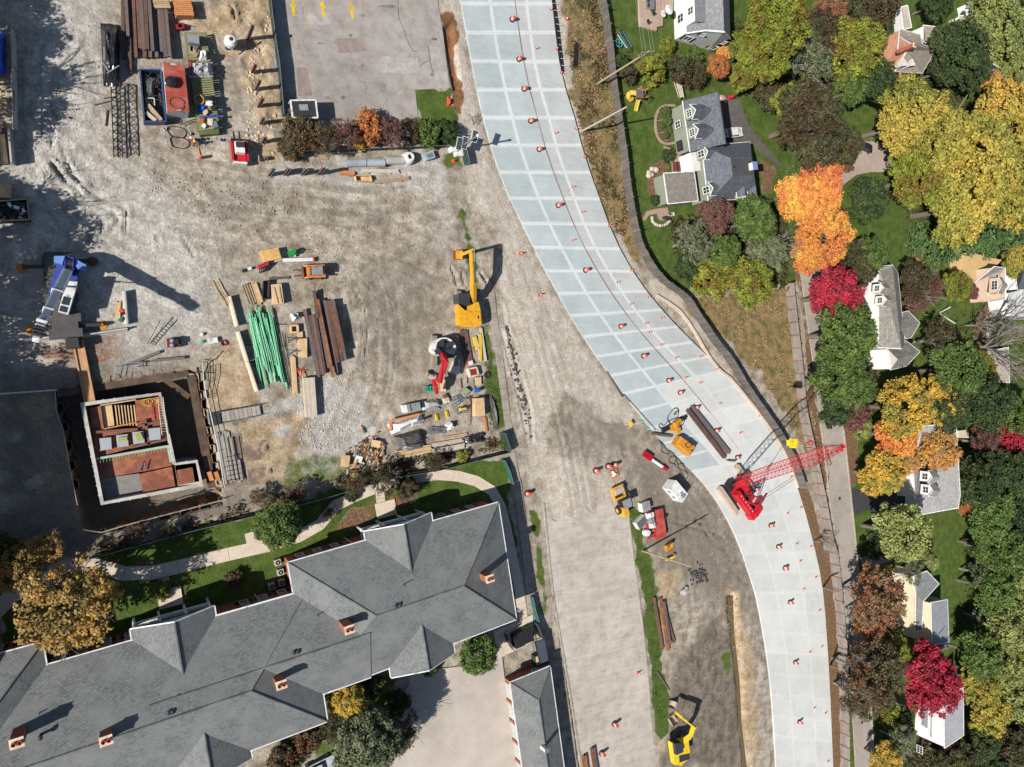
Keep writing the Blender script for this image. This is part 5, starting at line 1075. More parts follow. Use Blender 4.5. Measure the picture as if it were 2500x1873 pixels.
conc=mat('cast_concrete',ph(196,190,182),rough=.85,var=.1,sc=1.4,col2=ph(176,170,162),bump=.1);tan_conc=mat('tan_concrete',ph(216,196,174),rough=.85,var=.1,sc=1.4)
green_net=mat('green_screen',ph(44,62,54),rough=.85,var=.2,sc=2);teal_net=mat('teal_net',ph(32,104,90),rough=.8,var=.2)
def poly_len(p):return sum((b-a).length for a,b in zip(p,p[1:]))
# board wall along the new road
BW=TP(tC,(1690,-60),(1705,0),(1745,250),(1775,480),(1800,760),(1850,1080),(1895,1400),(1920,1657))+[(1531,505),(1543,570),(1560,620),(1600,680),(1650,715),(1672,735),(1692,770),(1740,840),(1768,872)]+TP(tL,(1240,180),(1400,400),(1510,560),(1610,760),(1690,985))
bw=thing('board_wall','long grey vertical board wall curving along the right side of the new concrete road','wall',P(1531,505))
q=resample(smooth([P(*p)for p in BW],1),.42);nb_=len(q)-1;shared={}
for i,(a,b)in enumerate(zip(q,q[1:])):
 f=i/nb_;hh=1.9+.6*f;k=round(hh,1);d=b-a;a3=atan2(d.y,d.x)
 if k not in shared:
  mb=MB();mb.box((0,0,k/2-.1),(.40,.07,k+.2));shared[k]=build('board',mb,wood_grey,bw,local=True);o=shared[k]
 else:o=shared[k].copy();COL.objects.link(o)
 m_=(a+b)/2;o.location=(m_.x-ORG[bw.name].x,m_.y-ORG[bw.name].y,rnd.uniform(-.04,.04));o.rotation_euler=(0,0,a3)
ps={}
for i in range(0,nb_,7):
 a,b=q[i],q[i+1];d=(b-a).normalized();n=Vector((-d.y,d.x,0));hh=1.9+.6*i/nb_
 if 'p' not in ps:mb=MB();mb.box((0,0,1.0),(.16,.16,2.4));o=ps['p']=build('post',mb,wood_dark,bw,local=True)
 else:o=ps['p'].copy();COL.objects.link(o)
 pp=a+n*.16;o.location=(pp.x-ORG[bw.name].x,pp.y-ORG[bw.name].y,0)
 # barrier kerb between the slab and the board wall
BK=[(1601,722),(1640,745),(1672,772)]+TP(tL,(1000,0),(1110,60),(1230,210),(1345,350),(1430,470),(1545,640),(1640,850),(1685,985))
slab_path('kerb',BK,.45,3.0,.45,tan_conc,th=.6,piece='kerb_stone')
# noise wall of stacked planks between rusty posts
NW_=TP(tT,(62,530),(100,900),(140,1230),(180,1657))+TP(tV,(220,370),(290,680),(350,960),(400,1230),(430,1400))+TP(tX,(395,-10),(440,400),(470,780),(475,1050),(480,1350),(488,1760))
nw=thing('noise_wall','long plank noise wall with rusty orange posts beside the residential street','wall',P(*tV(290,680)))
q=resample([P(*p)for p in NW_],2.65);pl0=None
for i,(a,b)in enumerate(zip(q,q[1:])):
 d=b-a;L=d.length;a3=atan2(d.y,d.x);m_=(a+b)/2
 for k in range(4):
  if pl0 is None:mb=MB();mb.box((0,0,.27),(2.46,.12,.53));pl0=build('plank',mb,mat('noise_plank',ph(142,132,126),rough=.9,var=.2,sc=1.5,rand=.14),nw,local=True);o=pl0
  else:o=pl0.copy();COL.objects.link(o)
  o.location=(m_.x-ORG[nw.name].x,m_.y-ORG[nw.name].y,k*.575-.05);o.rotation_euler=(0,0,a3)
po=None
for a in q:
 if po is None:mb=MB();mb.ibeam((0,0,-.1),(0,0,2.45),.22,.2,.04,0,(0,1,0));po=build('post',mb,rust_or,nw,local=True);o=po
 else:o=po.copy();COL.objects.link(o)
 o.location=(a.x-ORG[nw.name].x,a.y-ORG[nw.name].y,0)
def fence(label,t,pts,h,step,m,name='mesh_fence',lean=0.0,feet=False):
 q=resample([W(t,*p)for p in pts],step);r=thing(name,label,'fence',q[0])
 for a,b in zip(q,q[1:]):
  d=(b-a).normalized();n=Vector((-d.y,d.x,0))*lean
  mb=MB();A,B=a+d*.04,b-d*.04;N=6;row=[]
  for k in range(N+1):
   p=A.lerp(B,k/N);s=sin(k*1.7+a.x)*.03;row.append((p+n*0+Vector((0,0,.08)),p+n+Vector((-d.y*s,d.x*s,h-.03))))
  for(p,u),(p2,u2)in zip(row,row[1:]):mb.poly([p,p2,u2,u])
  build('screen',mb,m,r)
  mb=MB();mb.tube(a+n+Vector((0,0,h)),b+n+Vector((0,0,h)),.03,5);build('rail',mb,galv,r)
 for a in q:
  d=(q[1]-q[0]).normalized();n=Vector((-d.y,d.x,0))*lean;mb=MB();mb.tube(a-Vector((0,0,.1)),a+n+Vector((0,0,h+.05)),.04,6)
  if feet:mb.beam(a-Vector((-d.y,d.x,0))*.5+Vector((0,0,.05)),a+Vector((-d.y,d.x,0))*.5+Vector((0,0,.05)),.08,.08)
  build('post',mb,galv,r)
 return r
fence('dark screened fence between the rubble and the parking lot',tB,[(565,-40),(600,280),(650,600),(690,1050)],1.75,3.0,green_net)
fence('dark screened fence along the hedge behind the concrete pipes',tB,[(700,1390),(1100,1372),(1700,1350),(2160,1330)],1.4,3.0,green_net)
fence('dark screened fence running from the pit along the footpath lawn',tM,[(560,700),(800,630),(1200,520),(1500,440),(1900,345),(2130,285)],1.6,3.0,green_net)
fence('dark screened fence along the lawn above the curved footpath',tN,[(180,470),(640,345),(900,260),(1170,195),(1450,150),(1780,65),(2020,5)],1.6,3.0,green_net)
fence('green screened gate panel across the sidewalk',tK,[(1315,1150),(1375,1335)],1.9,2.4,green_net,'gate_panel',.25)
fence('teal netted fence beside the lower sidewalk',tK,[(1340,1420),(1395,1530),(1430,1660)],1.3,2.4,teal_net)
fence('teal netted fence beside the bin store',tO,[(245,545),(265,640),(285,700)],1.3,2.4,teal_net)
fence('green screened gate panel below the solar mast',tC,[(455,1345),(490,1490)],1.7,2.0,green_net,'gate_panel',.2)
# poles and their wires
polew=mat('pole_wood',ph(170,150,128),rough=.9,var=.2,sc=2);poleg=mat('grey_pole_wood',ph(176,170,160),rough=.9,var=.14,sc=2);wire_m=mat('wire',ph(150,150,148),rough=.5)
def pole(base,h,label,m,arms=()):
 b=P(*base);r=thing('utility_pole',label,'utility pole',b);mb=MB();mb.tube(b-Vector((0,0,.2)),b+Vector((0,0,h)),.19,8,0,.13);build('shaft',mb,m,r)
 for z,L,a in arms:
  d=Vector((cos(a),sin(a),0))*(L/2);mb=MB();mb.beam(b+Vector((0,0,z))-d,b+Vector((0,0,z))+d,.12,.14);ar=build('crossarm',mb,m,r)
  mb=MB()
  for s in(-.9,-.45,.45,.9):mb.lathe([(0,.3),(.06,.28),(.07,.1),(.05,.05)],6,0,b+Vector((0,0,z))+d*s)
  build('insulator',mb,grey_p,ar)
 return r,b
r,pb=pole((1459,204),13.6,'tall wooden utility pole with crossarms and wires leaning past the board wall',polew,((13.2,2.6,.3),(12.2,2.2,.3)))
mb=MB();mb.lathe([(0,1.0),(.24,.98),(.26,0),(0,0)],10,0,pb+Vector((.32,-.1,9.8)));build('transformer',mb,dark_p,r)
r2,pb2=pole((1418,322),12.4,'plain grey utility pole standing beside the road edge',poleg,())
r3,pb3=pole((1568,1345),12.4,'bare tan utility pole on the mud beside the red equipment trailer',polew,())
mb=MB();mb.beam(pb3+Vector((0,0,9.6)),pb3+Vector((0,.9,9.9)),.06,.06);build('bracket',mb,galv,r3)
for k,s in enumerate((-1.1,-.5,.5,1.1)):
 a=pb+Vector((cos(.3)*s*1.1,sin(.3)*s*1.1,13.45));e=Vector((pb.x-3+s,pb.y+42,13.5));mb=MB();N=10
 mb.path([a.lerp(e,i/N)-Vector((0,0,1.6*4*(i/N)*(1-i/N)))for i in range(N+1)],.02,4)
 mono('power_line',mb,wire_m,['leftmost','second','third','rightmost'][k]+' overhead wire running from the wooden pole to the top edge','wire','overhead wires')
mb=MB();mb.path([pb+Vector((0,0,12.8)),W(tD,160,960)],.02,4);mono('guy_wire',mb,wire_m,'long guy wire from the wooden pole to the ground near the play set','wire')
# drums and cones
drum=thing('traffic_drum',None,'traffic drum');drum['label']='drum'
mb=MB();mb.lathe([(.46,0),(.46,.1),(.33,.12)],14);build('rubber_base',mb,rubber,drum,local=True)
mb=MB();prof=[(.31,.1),(.30,.3),(.29,.3),(.28,.52),(.285,.52),(.27,.74),(.265,.74),(.25,.98),(.2,1.02),(0,1.03)]
mb.lathe(prof,14);dm=build('body',mb,orange,drum,local=True)
for z in(.34,.64):mb=MB();mb.lathe([(.315-z*.045,z),(.307-z*.045,z+.15)],14);build('white_band',mb,white_p,drum,local=True)
mb=MB();mb.beam((-.12,0,1.06),(.12,0,1.06),.05,.1);build('handle',mb,orange,drum,local=True)
DR=[tC(918,178),tC(980,535),tC(1025,802),tC(1085,1090),tC(1160,1345)]+[tU(1205,444),tU(1264,584),tU(1340,705),tU(1389,769),tU(1443,822),tU(1468,848),tU(1503,880),tU(1546,930),tU(1591,988)]+[tL(1340,1000),tL(1460,1298),tL(1522,1475),tL(1578,1648),tX(48,120),tX(85,380),tX(125,845),tX(158,1305)]
for i,p in enumerate(DR):
 z=ROADZ if i<99 else 0;place(drum,P(*p,z),rnd.uniform(0,3),'orange and white traffic drum on the new concrete road, %s from its upper end'%ORD[i],'traffic drums along the new road',rnd.uniform(.96,1.04))
for p,lb in((tO(795,1375),'traffic drum alone on the old dusty road above the steel beams'),(tO(712,1565),'traffic drum tucked beside the two brown beams on the old road'),(tL(112,808),'left one of two traffic drums beside the tool pallet on the mud'),(tL(168,795),'right one of two traffic drums beside the tool pallet on the mud'),(tL(10,845),'traffic drum left of the pair on the old road'),(tN(2165,330),'traffic drum lying by the fence beside the lower sidewalk')):
 place(drum,P(*p,.03),rnd.uniform(0,3),lb,'traffic drums off the new road',1.12)
cone=thing('traffic_cone',None,'traffic cone');cone['label']='cone'
mb=MB();mb.prism([(-.24,-.24),(.24,-.24),(.24,.24),(-.24,.24)],0,.05);build('cone_base',mb,orange,cone,local=True)
mb=MB();mb.lathe([(.17,.05),(.11,.42),(.05,.78),(0,.79)],10);build('cone_body',mb,orange,cone,local=True)
mb=MB();mb.lathe([(.128,.36),(.093,.54)],10);build('cone_band',mb,white_p,cone,local=True)
EDGE_C=[tC(1268,85),tC(1320,440),tC(1360,655),tC(1495,1158),tC(1570,1410),tU(1315,488),tU(1363,584),tU(1401,642),tU(1430,687),tU(1549,796),tU(1610,856),tL(1255,228),tL(1370,390),tL(1490,590),tL(1635,895),tL(1715,1150),tL(1798,1474),tX(290,188),tX(318,444),tX(335,724),tX(365,1238),tX(385,1612)]
MID_C=[tC(1140,435),tC(1312,1195),tU(1237,404),tU(1258,458),tU(1238,519),tU(1334,610),tU(1363,657),tU(1395,699),tU(1403,718),tU(1429,745),tU(1460,773),tU(1513,771),tU(1481,816),tL(880,118),tL(1045,290),tL(1210,533),tL(1605,1198),tL(1680,1452),tL(1710,1594),tX(170,62),tX(195,280),tX(243,768),tX(278,1198)]
SIDE_C=[(tU(1124,548),'small cone on the pale gravel beside the excavator'),(tU(1166,637),'small cone on the pale gravel left of the new road'),(tO(950,1045),'white topped cone alone on the old dusty road'),(tC(1405,175),'cone lying on the weedy slope beside the board wall')]
for i,p in enumerate(EDGE_C):place(cone,P(*p,ROADZ),rnd.uniform(0,3),'orange cone on the right edge of the new road, %s from the top'%ORD[i],'cones along the right edge of the road',.82)
for i,p in enumerate(MID_C):place(cone,P(*p,ROADZ),rnd.uniform(0,3),'orange cone out on the right lane of the new road, %s from top'%ORD[i],'cones on the right lane of the road',.82)
for p,lb in SIDE_C:place(cone,P(*p,.03),rnd.uniform(0,3),lb,'cones off the road',1.1)
# red guide line, joint and painted edge shadow down the new road
mb=MB();gl=mat('guide_line',ph(190,124,120),var=.25);pts=[road_pt(s/60,.578-.004*sin(s))for s in range(0,33)]
for a,b in zip(pts,pts[1:]):mb.beam((a.x,a.y,ROADZ+.012),(b.x,b.y,ROADZ+.012),.08,.012)
build('guide_line',mb,gl,road)
for f,s0,s1 in((.572,0,20),(.998,0,22)):  # first strip is the joint; second paints the right edge's shadow line
 mb=MB();pts=[road_pt(s/40,f)for s in range(s0,s1)]
 for a,b in zip(pts,pts[1:]):mb.beam((a.x,a.y,ROADZ+.004),(b.x,b.y,ROADZ+.004),.09,.012)
 build('joint_and_edge_shade',mb,dark_p,road)
fr=thing('edge_form','dark steel edge forms with white stakes along the upper right road edge','road form',W(tC,1330,300))
for o_ in(0,1):
 mb=MB();pts=[W(tC,x+o_*18,y,.2)for x,y in((1275,-20),(1310,200),(1335,400),(1350,520),(1362,650))]
 for a,b in zip(pts,pts[1:]):mb.beam(a,b,.1,.3)
 build('form_rail',mb,black,fr)
mb=MB()
for k in range(11):
 a=W(tC,1290+k*8.5,30+k*62,.3);mb.beam(a,a+Vector((1.0,.1,0)),.08,.08)
tag(build('stake',mb,white_p,fr),kind='stuff')
# ---------------------------------------------------------------- lying steel beams, lumber, pipes
def beams(t,rows,h,d,stack_label,group,mats):
 for i,(x0,y0,x1,y1,z)in enumerate(rows):
  mb=MB();a,b=W(t,x0,y0,z),W(t,x1,y1,z);mb.ibeam(a,b,h,d,.06)
  mono('steel_beam',mb,mats[i%len(mats)],stack_label%ORD[i],'steel beam',group)
beams(tA,[(1100,-60,1112,525,.3),(1150,-60,1170,660,.25),(1128,-60,1150,330,.65),(1195,-60,1222,520,.3),(1232,-60,1258,440,.35)],.36,.42,'rusty steel beam %s from the left in the upper yard stack','upper yard beams',[rust,rust,rust_gr])
beams(tA,[(1262,-60,1292,450,.95),(1300,-60,1325,450,.95),(1335,-60,1372,460,.95),(1380,-60,1408,515,.5),(1290,-60,1300,520,.45),(1340,-60,1350,520,.4)],.4,.42,'thick brown steel beam %s from the left on the high upper yard stack','high upper yard beams',[rust_gr,rust,rust_gr])
beams(tA,[(1420,80,1450,470,.45),(1452,92,1490,512,.8),(1488,92,1525,512,.8)],.4,.4,'brown steel beam %s from the left at the right of the upper yard stack','right upper yard beams',[rust_gr])
beams(tG,[(1075,905,1225,1640,.4),(1130,970,1250,1610,.4),(1160,965,1275,1610,.45),(1185,970,1290,1600,.4)],.42,.42,'dark brown beam %s from the left in the large beam stack','beams of the large stack, left side',[rust_gr,rust])
beams(tG,[(1178,705,1215,1000,.75),(1215,800,1385,1640,.95),(1240,1000,1340,1540,.6),(1195,720,1330,1500,.45)],.36,.42,'rust orange beam %s from the left in the large beam stack','beams of the large stack, middle',[rust,rust_or,rust_gr])
beams(tG,[(1285,810,1420,1590,.5),(1325,815,1440,1480,.9),(1350,812,1480,1470,.95),(1380,810,1515,1460,.95),(1275,930,1385,1470,.45),(1395,880,1500,1370,1.35)],.38,.42,'grey brown beam %s from the left at the right side of the large beam stack','beams of the large stack, right side',[rust_gr,rust,rust])
beams(tO,[(1055,555,1110,890,.25),(1095,555,1150,900,.25),(1118,580,1160,860,.6),(1140,680,1185,850,.25)],.42,.42,'rusty beam %s from the left in the small pile on the grass verge','verge beams',[rust,rust_or,rust_gr])
beams(tO,[(600,1580,625,1760,.3),(655,1530,690,1760,.3)],.75,.5,'heavy brown beam, %s of the two on the old road at the bottom edge','bottom edge beams',[rust_or,rust])
beams(tL,[(775,340,1085,740,.55),(808,310,1120,700,.5)],.62,.6,'long H pile, %s of the two lying on the new concrete road','H piles on the road',[rust,rust_gr])
beams(tL,[(480,540,645,562,.6)],.4,.4,'rusty H pile end lying beside the pile hammer, %s one','pile end',[rust])
beams(tO,[(1075,1038,1155,1160,.15)],.2,.2,'thin grey steel beam lying on the verge grass above the small excavator, %s and only one','thin beam',[rust_gr])
beams(tI,[(1150,405,1435,290,.3),(1375,372,1660,345,.3)],.35,.35,'pale dusty beam at the upper edge of the pit, %s from the left','pit edge beams',[rust_gr])
beams(tC,[(1475,600,1490,380,.2),(1495,600,1502,385,.2)],.3,.3,'black beam on the weeds beside the board wall, %s of the two','slope beams',[black])
def lumber(label,t,p0,p1,wid,n,layers,th,m,z0=0.0,gap=.02,jit=.15,cat='lumber',name='lumber_bundle',skids=True):
 a,b=W(t,*p0,z0),W(t,*p1,z0);d=(b-a);d.z=0;L=d.length;d.normalize();s=Vector((-d.y,d.x,0));r=thing(name,label,cat,(a+b)/2);w=wid/n
 for k in range(layers):
  for i in range(n):
   o=s*((i-(n-1)/2)*w);j0,j1=rnd.uniform(-jit,jit),rnd.uniform(-jit,jit);mb=MB();zc=z0+.12+th*(k+.5)
   mb.beam(a+o-d*j0+Vector((0,0,zc-z0)),b+o+d*j1+Vector((0,0,zc-z0)),w-gap,th-.008);build('board',mb,m if not isinstance(m,list)else rnd.choice(m),r)
 if skids:
  for f in(.2,.8):
   c=a.lerp(b,f);mb=MB();mb.beam(c-s*(wid/2+.1)+Vector((0,0,.06)),c+s*(wid/2+.1)+Vector((0,0,.06)),.1,.12);build('skid',mb,wood_dark,r)
 return r
lumber('short brown timbers beside the open steel box',tG,(440,640),(515,845),1.0,6,2,.14,[wood_mid,wood_dark])
lumber('pale round stakes between the brown timbers and the steel box',tG,(525,630),(600,845),.75,6,2,.11,wood_new)
lumber('long yellow planks beside the green rebar',tJ,(945,310),(970,710),.65,4,2,.12,wood_new)
lumber('brown planks heap between rebar and steel beams',tG,(1030,1570),(1075,1657),.7,4,1,.1,wood_mid)
lumber('tan planks with white tops near the concrete pipes',tB,(1410,1538),(1735,1545),.5,3,2,.1,wood_pale)
lumber('two long tan planks lying lowest near the concrete pipes',tB,(1515,1640),(1830,1605),.55,3,2,.12,wood_mid)
lumber('rough planks end on below the parking hedge',tB,(1000,1430),(1110,1425),.35,3,1,.08,wood_mid)
lumber('orange brown board bundle below the grey tarpaulin',tK,(275,1370),(620,1300),1.15,8,3,.12,[wood_new,wood_mid],jit=.2)
lumber('long pale planks stacked lowest by the weeds',tK,(640,1335),(960,1275),.8,4,3,.12,wood_pale)
lumber('long pale planks in the middle beside the tarpaulin',tK,(625,1270),(940,1215),.5,3,2,.12,wood_pale)
lumber('weathered planks on top beside the wire carts',tK,(755,1205),(985,1160),.5,3,2,.12,wood_mid)
lumber('yellow formwork beams behind the red excavator',tK,(1060,180),(1095,300),.65,5,2,.2,[yellow2,wood_new])
lumber('long yellow planks next to the grass strip',tK,(1115,150),(1120,420),.45,3,2,.2,[yellow2,wood_new])
lumber('single pale planks leaning along the grass strip',tK,(1125,85),(1175,420),.4,2,2,.14,wood_pale)
lumber('long rusty steel channels under the white excavator body',tK,(950,110),(1005,440),1.3,6,1,.25,rust)
lumber('orange timbers by the grass verge',tK,(1165,985),(1185,1135),.4,3,2,.12,wood_orange)
lumber('orange timber block beside the hedge pipes',tB,(1205,1555),(1335,1568),.6,3,2,.16,wood_orange)
lumber('plank top timber mat standing alone on the gravel',tJ,(1105,540),(1135,960),1.55,7,1,.9,wood_pale,gap=.015,jit=.02,name='timber_mat',cat='timber mat')
lumber('pale planks lying beside the blue crane boom tip',tF,(1060,1240),(1055,1390),.6,4,1,.1,wood_new)
lumber('timber crane mat stack above the rubble at the top',tA,(1560,100),(1720,105),2.2,9,5,.25,wood_orange,gap=.03,jit=.04)
lumber('tan timber on top of the upper beam stack',tA,(1385,40),(1520,40),1.3,5,2,.2,wood_mid,z0=.9,skids=False)
def plyst(label,t,pts,z,th,m=None,n=6,name='plywood_stack',cat='plywood'):
 q=[W(t,*p,z)for p in pts];r=thing(name,label,cat,sum(q,Vector())/4);z0=.1;c=sum(q,Vector())/4
 for k in range(n):
  f=rnd.uniform(-.03,.03);mb=MB();hh=(z-z0)/n;mb.prism([p+Vector((f,-f,0))for p in q],z0+k*hh,z0+(k+1)*hh-.012);build('sheet',mb,m or ply_m,r)
 mb=MB();e=(q[1]-q[0]).normalized()
 for f in(.15,.85):a,b=q[0].lerp(q[3],f),q[1].lerp(q[2],f);a.z=b.z=.05;mb.beam(a,b,.1,.1)
 tag(build('skid',mb,wood_dark,r),kind='stuff');return r
plyst('plywood stack with loose battens on top near the lumber yard',tG,[(720,640),(825,630),(855,840),(735,852)],1.0,1)
for x0,y0,x1,y1 in((745,670,790,845),(800,655,830,835)):
 mb=MB();mb.beam(W(tG,x0,y0,1.05),W(tG,x1,y1,1.05),.12,.08);mono('batten',mb,wood_mid,'%s loose batten on the plywood stack'%('left' if x0<780 else 'right'),'lumber')
plyst('big plywood stack between two sawhorses',tG,[(1000,1225),(1105,1222),(1105,1425),(1015,1420)],.6,1)
plyst('square plywood box lid near the white bag',tG,[(1000,1150),(1055,1148),(1060,1210),(1000,1212)],.35,1,n=3)
plyst('bare plywood stack under the red boom',tK,[(865,405),(928,405),(925,560),(815,540)],.8,1,cream_p)
plyst('tan plywood form beside the red excavator bucket',tK,[(750,600),(782,597),(782,730),(745,728)],.9,1)
plyst('long wooden crate on the grass edge',tK,[(1082,800),(1170,795),(1180,975),(1085,978)],1.3,1,n=4)
plyst('small plywood board heap above the blue barrel',tK,[(1085,590),(1140,580),(1142,660),(1090,668)],.5,1,n=3)
plyst('rust brown steel road plate on the sandy ground',tJ,[(395,1250),(660,1208),(690,1410),(420,1455)],.13,1,mat('road_plate',ph(130,112,98),rough=.6,var=.2,sc=1,col2=ph(176,152,122)),1,'road_plate','steel plate')
plyst('dusty steel road plate lower on the sandy ground',tJ,[(460,1540),(705,1495),(745,1680),(480,1700)],.12,1,MATS['road_plate'],1,'road_plate','steel plate')
# rebar bundles
gre=mat('epoxy_green',ph(112,204,158),rough=.55,var=.15,sc=3,rand=.12);gre2=mat('pale_epoxy_green',ph(150,214,160),rough=.55,var=.15,sc=3,rand=.1);gre3=mat('dark_epoxy_green',ph(52,128,100),rough=.6,var=.2,sc=3)
RB=[(480,945,650,1690),(505,980,640,1500),(560,905,720,1480),(580,920,760,1657),(605,940,780,1690),(620,960,700,1250),(650,985,760,1480),(690,920,830,1657),(710,940,855,1690),(740,1020,870,1700),(470,960,560,1380),(545,1010,680,1580),(590,1100,720,1690),(665,1000,745,1370),(725,1100,880,1720),(530,1250,600,1700),(700,1090,800,1600)]
for i,(x0,y0,x1,y1)in enumerate(RB):
 r=thing('rebar_bundle','green coated rebar bundle, %s in the tangle beside the concrete barrier'%ORD[i],'rebar',W(tG,x0,y0),0,'green rebar bundles');z=rnd.uniform(.2,.7)
 a,b=W(tG,x0,y0,z),W(tG,x1,y1,z+rnd.uniform(-.1,.1));d=(b-a).normalized();s=Vector((-d.y,d.x,0))
 for k in range(6):
  o=s*((k%3-1)*.1+rnd.uniform(-.02,.02))+Vector((0,0,(k//3)*.09));e=rnd.uniform(-.7,.7);mb=MB();c1=a+o+d*e;c2=b+o+d*(e+rnd.uniform(-.5,.5))
  mb.path([c1,c1.lerp(c2,.35)+s*rnd.uniform(-.1,.1),c1.lerp(c2,.7)+s*rnd.uniform(-.1,.1),c2],.055,4);build('bar',mb,rnd.choice([gre,gre,gre2,gre,gre3]),r)
cag=mat('wire_cage',ph(108,120,96),rough=.6,var=.2)
for i,(x0,y0,x1,y1)in enumerate(((690,1060,760,1690),(760,1150,880,1700),(790,1170,900,1657),(820,1180,840,1350))):
 mb=MB();
 for k in range(3):mb.tube(W(tG,x0+k*14,y0,.3+.1*(k%2)),W(tG,x1+k*14,y1,.3),.03,4)
 mono('thin_rebar',mb,cag,'thin dull rods, %s at the right of the green rebar'%ORD[i],'rebar','thin rods')
r=thing('rebar_trestle','dark open rack of crossbars under the green rebar','rack',W(tG,650,1250))
for y in(1060,1290,1470):mb=MB();mb.beam(W(tG,440,y,.08),W(tG,880,y+10,.08),.12,.14);build('crossbar',mb,dark_p,r)
# concrete barriers
for i,(t,x0,y0,x1,y1,lb)in enumerate(((tG,262,770,345,1090,'pinkish timber topped barrier beside the leaning ladder'),(tG,355,1150,455,1470,'pale concrete barrier left of the green rebar, upper piece'),(tG,455,1475,560,1790,'pale concrete barrier left of the green rebar, lower piece'),(tF,1120,1150,1145,1445,'concrete barrier upright beside the blue crane'),(tF,745,1545,1145,1485,'long concrete barrier lying below the blue crane'),(tF,160,1585,500,1560,'concrete barrier under the tip of the blue crane boom'),(tA,118,300,130,640,'concrete barrier at the left edge beside the blue tarpaulin'),(tA,128,650,140,1180,'long concrete barrier at the left edge casting a dark shade'),(tA,90,1185,115,1490,'lower concrete barrier at the left edge'),(tL,1080,765,1150,770,'short concrete block at the end of the H piles'))):
 a,b=W(t,x0,y0),W(t,x1,y1);d=(b-a).normalized();s=Vector((-d.y,d.x,0));mb=MB();prof=[(-.3,0),(-.3,.1),(-.14,.35),(-.09,.95),(.09,.95),(.14,.35),(.3,.1),(.3,0)]
 if i in(6,7,8):prof=[(x,z*1.6)for x,z in prof]
 A=[a+s*x+Vector((0,0,z))for x,z in prof];B=[b+s*x+Vector((0,0,z))for x,z in prof];n_=len(prof)
 mb.mesh(A+B,[(k,k+1,n_+k+1,n_+k)for k in range(n_-1)]+[tuple(range(n_))[::-1],tuple(range(n_,2*n_))]);mono('concrete_barrier',mb,tan_conc if i<3 else conc,lb,'barrier','concrete barriers')
 # concrete pipes by the hedge
def pipe(label,t,p0,p1,r,m,name='concrete_pipe',cat='concrete pipe',hole=True):
 a,b=W(t,*p0,r),W(t,*p1,r);d=(b-a).normalized();o=thing(name,label,cat,((a+b)/2).xy[:]+(0,));mb=MB();mb.tube(a,b,r,20,0,None,False);mb.tube(a,b,r*.8,20,0,None,False)
 for e in(a,b):
  q=d.to_track_quat('Z','Y');R1=[e+q@Vector((cos(2*pi*i/20)*r,sin(2*pi*i/20)*r,0))for i in range(20)];R2=[e+q@Vector((cos(2*pi*i/20)*r*.8,sin(2*pi*i/20)*r*.8,0))for i in range(20)]
  mb.mesh(R1+R2,[(i,(i+1)%20,20+(i+1)%20,20+i)for i in range(20)])
 build('barrel',mb,m,o);mb=MB();mb.tube(b-d*.28,b-d*.02,r*1.06,20,0,None,False);build('collar',mb,m,o);return o
bconc=mat('blue_grey_concrete',ph(176,182,190),rough=.8,var=.12,sc=1.5,col2=ph(158,162,168))
pipe('blue grey concrete pipe at the left of the row by the hedge',tB,(1262,1470),(1442,1462),.56,bconc);pipe('middle blue grey concrete pipe in the row by the hedge',tB,(1450,1462),(1612,1462),.56,bconc);pipe('pale concrete pipe beside the white manhole cone',tB,(1618,1446),(1790,1440),.56,conc)
c=W(tB,1815,1432);r=thing('manhole_cone','white concrete manhole cone with a black opening beside the pipes','manhole cone',c);mb=MB();mb.lathe([(.95,0),(.97,.6),(.75,1.3),(.62,1.5),(.36,1.5),(.36,1.1)],22,0,c);build('cone_shell',mb,white_p,r);mb=MB();mb.lathe([(0,1.12),(.36,1.12)],16,0,c);build('opening',mb,black,r)  # black disc paints the shade inside the cone's mouth
r=thing('drain_box','pale blue metal drain box tilted beside the manhole cone','drain box',W(tB,2010,1415));mb=MB();mb.prism([W(tB,x,y,1.0)for x,y in((1960,1385),(2050,1350),(2075,1415),(1995,1440))],0,1.0);build('shell',mb,mat('zinc_sheet',ph(176,196,206),rough=.45,metal=.2),r);mb=MB();mb.prism([W(tB,x,y,1.02)for x,y in((1985,1392),(2042,1368),(2058,1408),(2005,1425))],.95,1.03);build('lid',mb,galv,r)
r=thing('plywood_form','open tan plywood form box beside the low planks','form box',W(tB,1430,1600));mb=MB();q=[W(tB,*p,.7)for p in((1355,1580),(1490,1578),(1505,1630),(1362,1625))]
for a,b in zip(q,q[1:]+q[:1]):mb.beam(a-Vector((0,0,.3)),b-Vector((0,0,.3)),.06,.7)
tag(build('side_panel',mb,ply_m,r),kind='stuff');mb=MB();mb.prism(q,.02,.08);build('floor_panel',mb,ply_m,r)
# soldier piles standing in the ground
def piles(rows,group,lab):
 for i,(t,x,y,h)in enumerate(rows):
  p=W(t,x,y);mb=MB();mb.ibeam(p-Vector((0,0,.3)),p+Vector((0,0,h)),.42,.42,.06,0,(1,0,0));mono('soldier_pile',mb,rust if i%2 else rust_gr,lab%ORD[i],'steel pile',group)
piles([(tB,385,355,4.4),(tB,425,655,2.9),(tB,455,810,3.6),(tB,482,965,3.4),(tB,500,1115,2.6),(tB,520,1280,2.2),(tB,545,1430,.8)],'soldier piles by the parking lot','rusty H pile standing in the rubble, %s from the top of the column')
piles([(tB,578,1575,3.4),(tB,718,1570,3.0),(tB,872,1568,2.8),(tB,1020,1565,3.2)],'soldier piles below the parking hedge','rusty H pile standing in a row below the hedge, %s from the left')
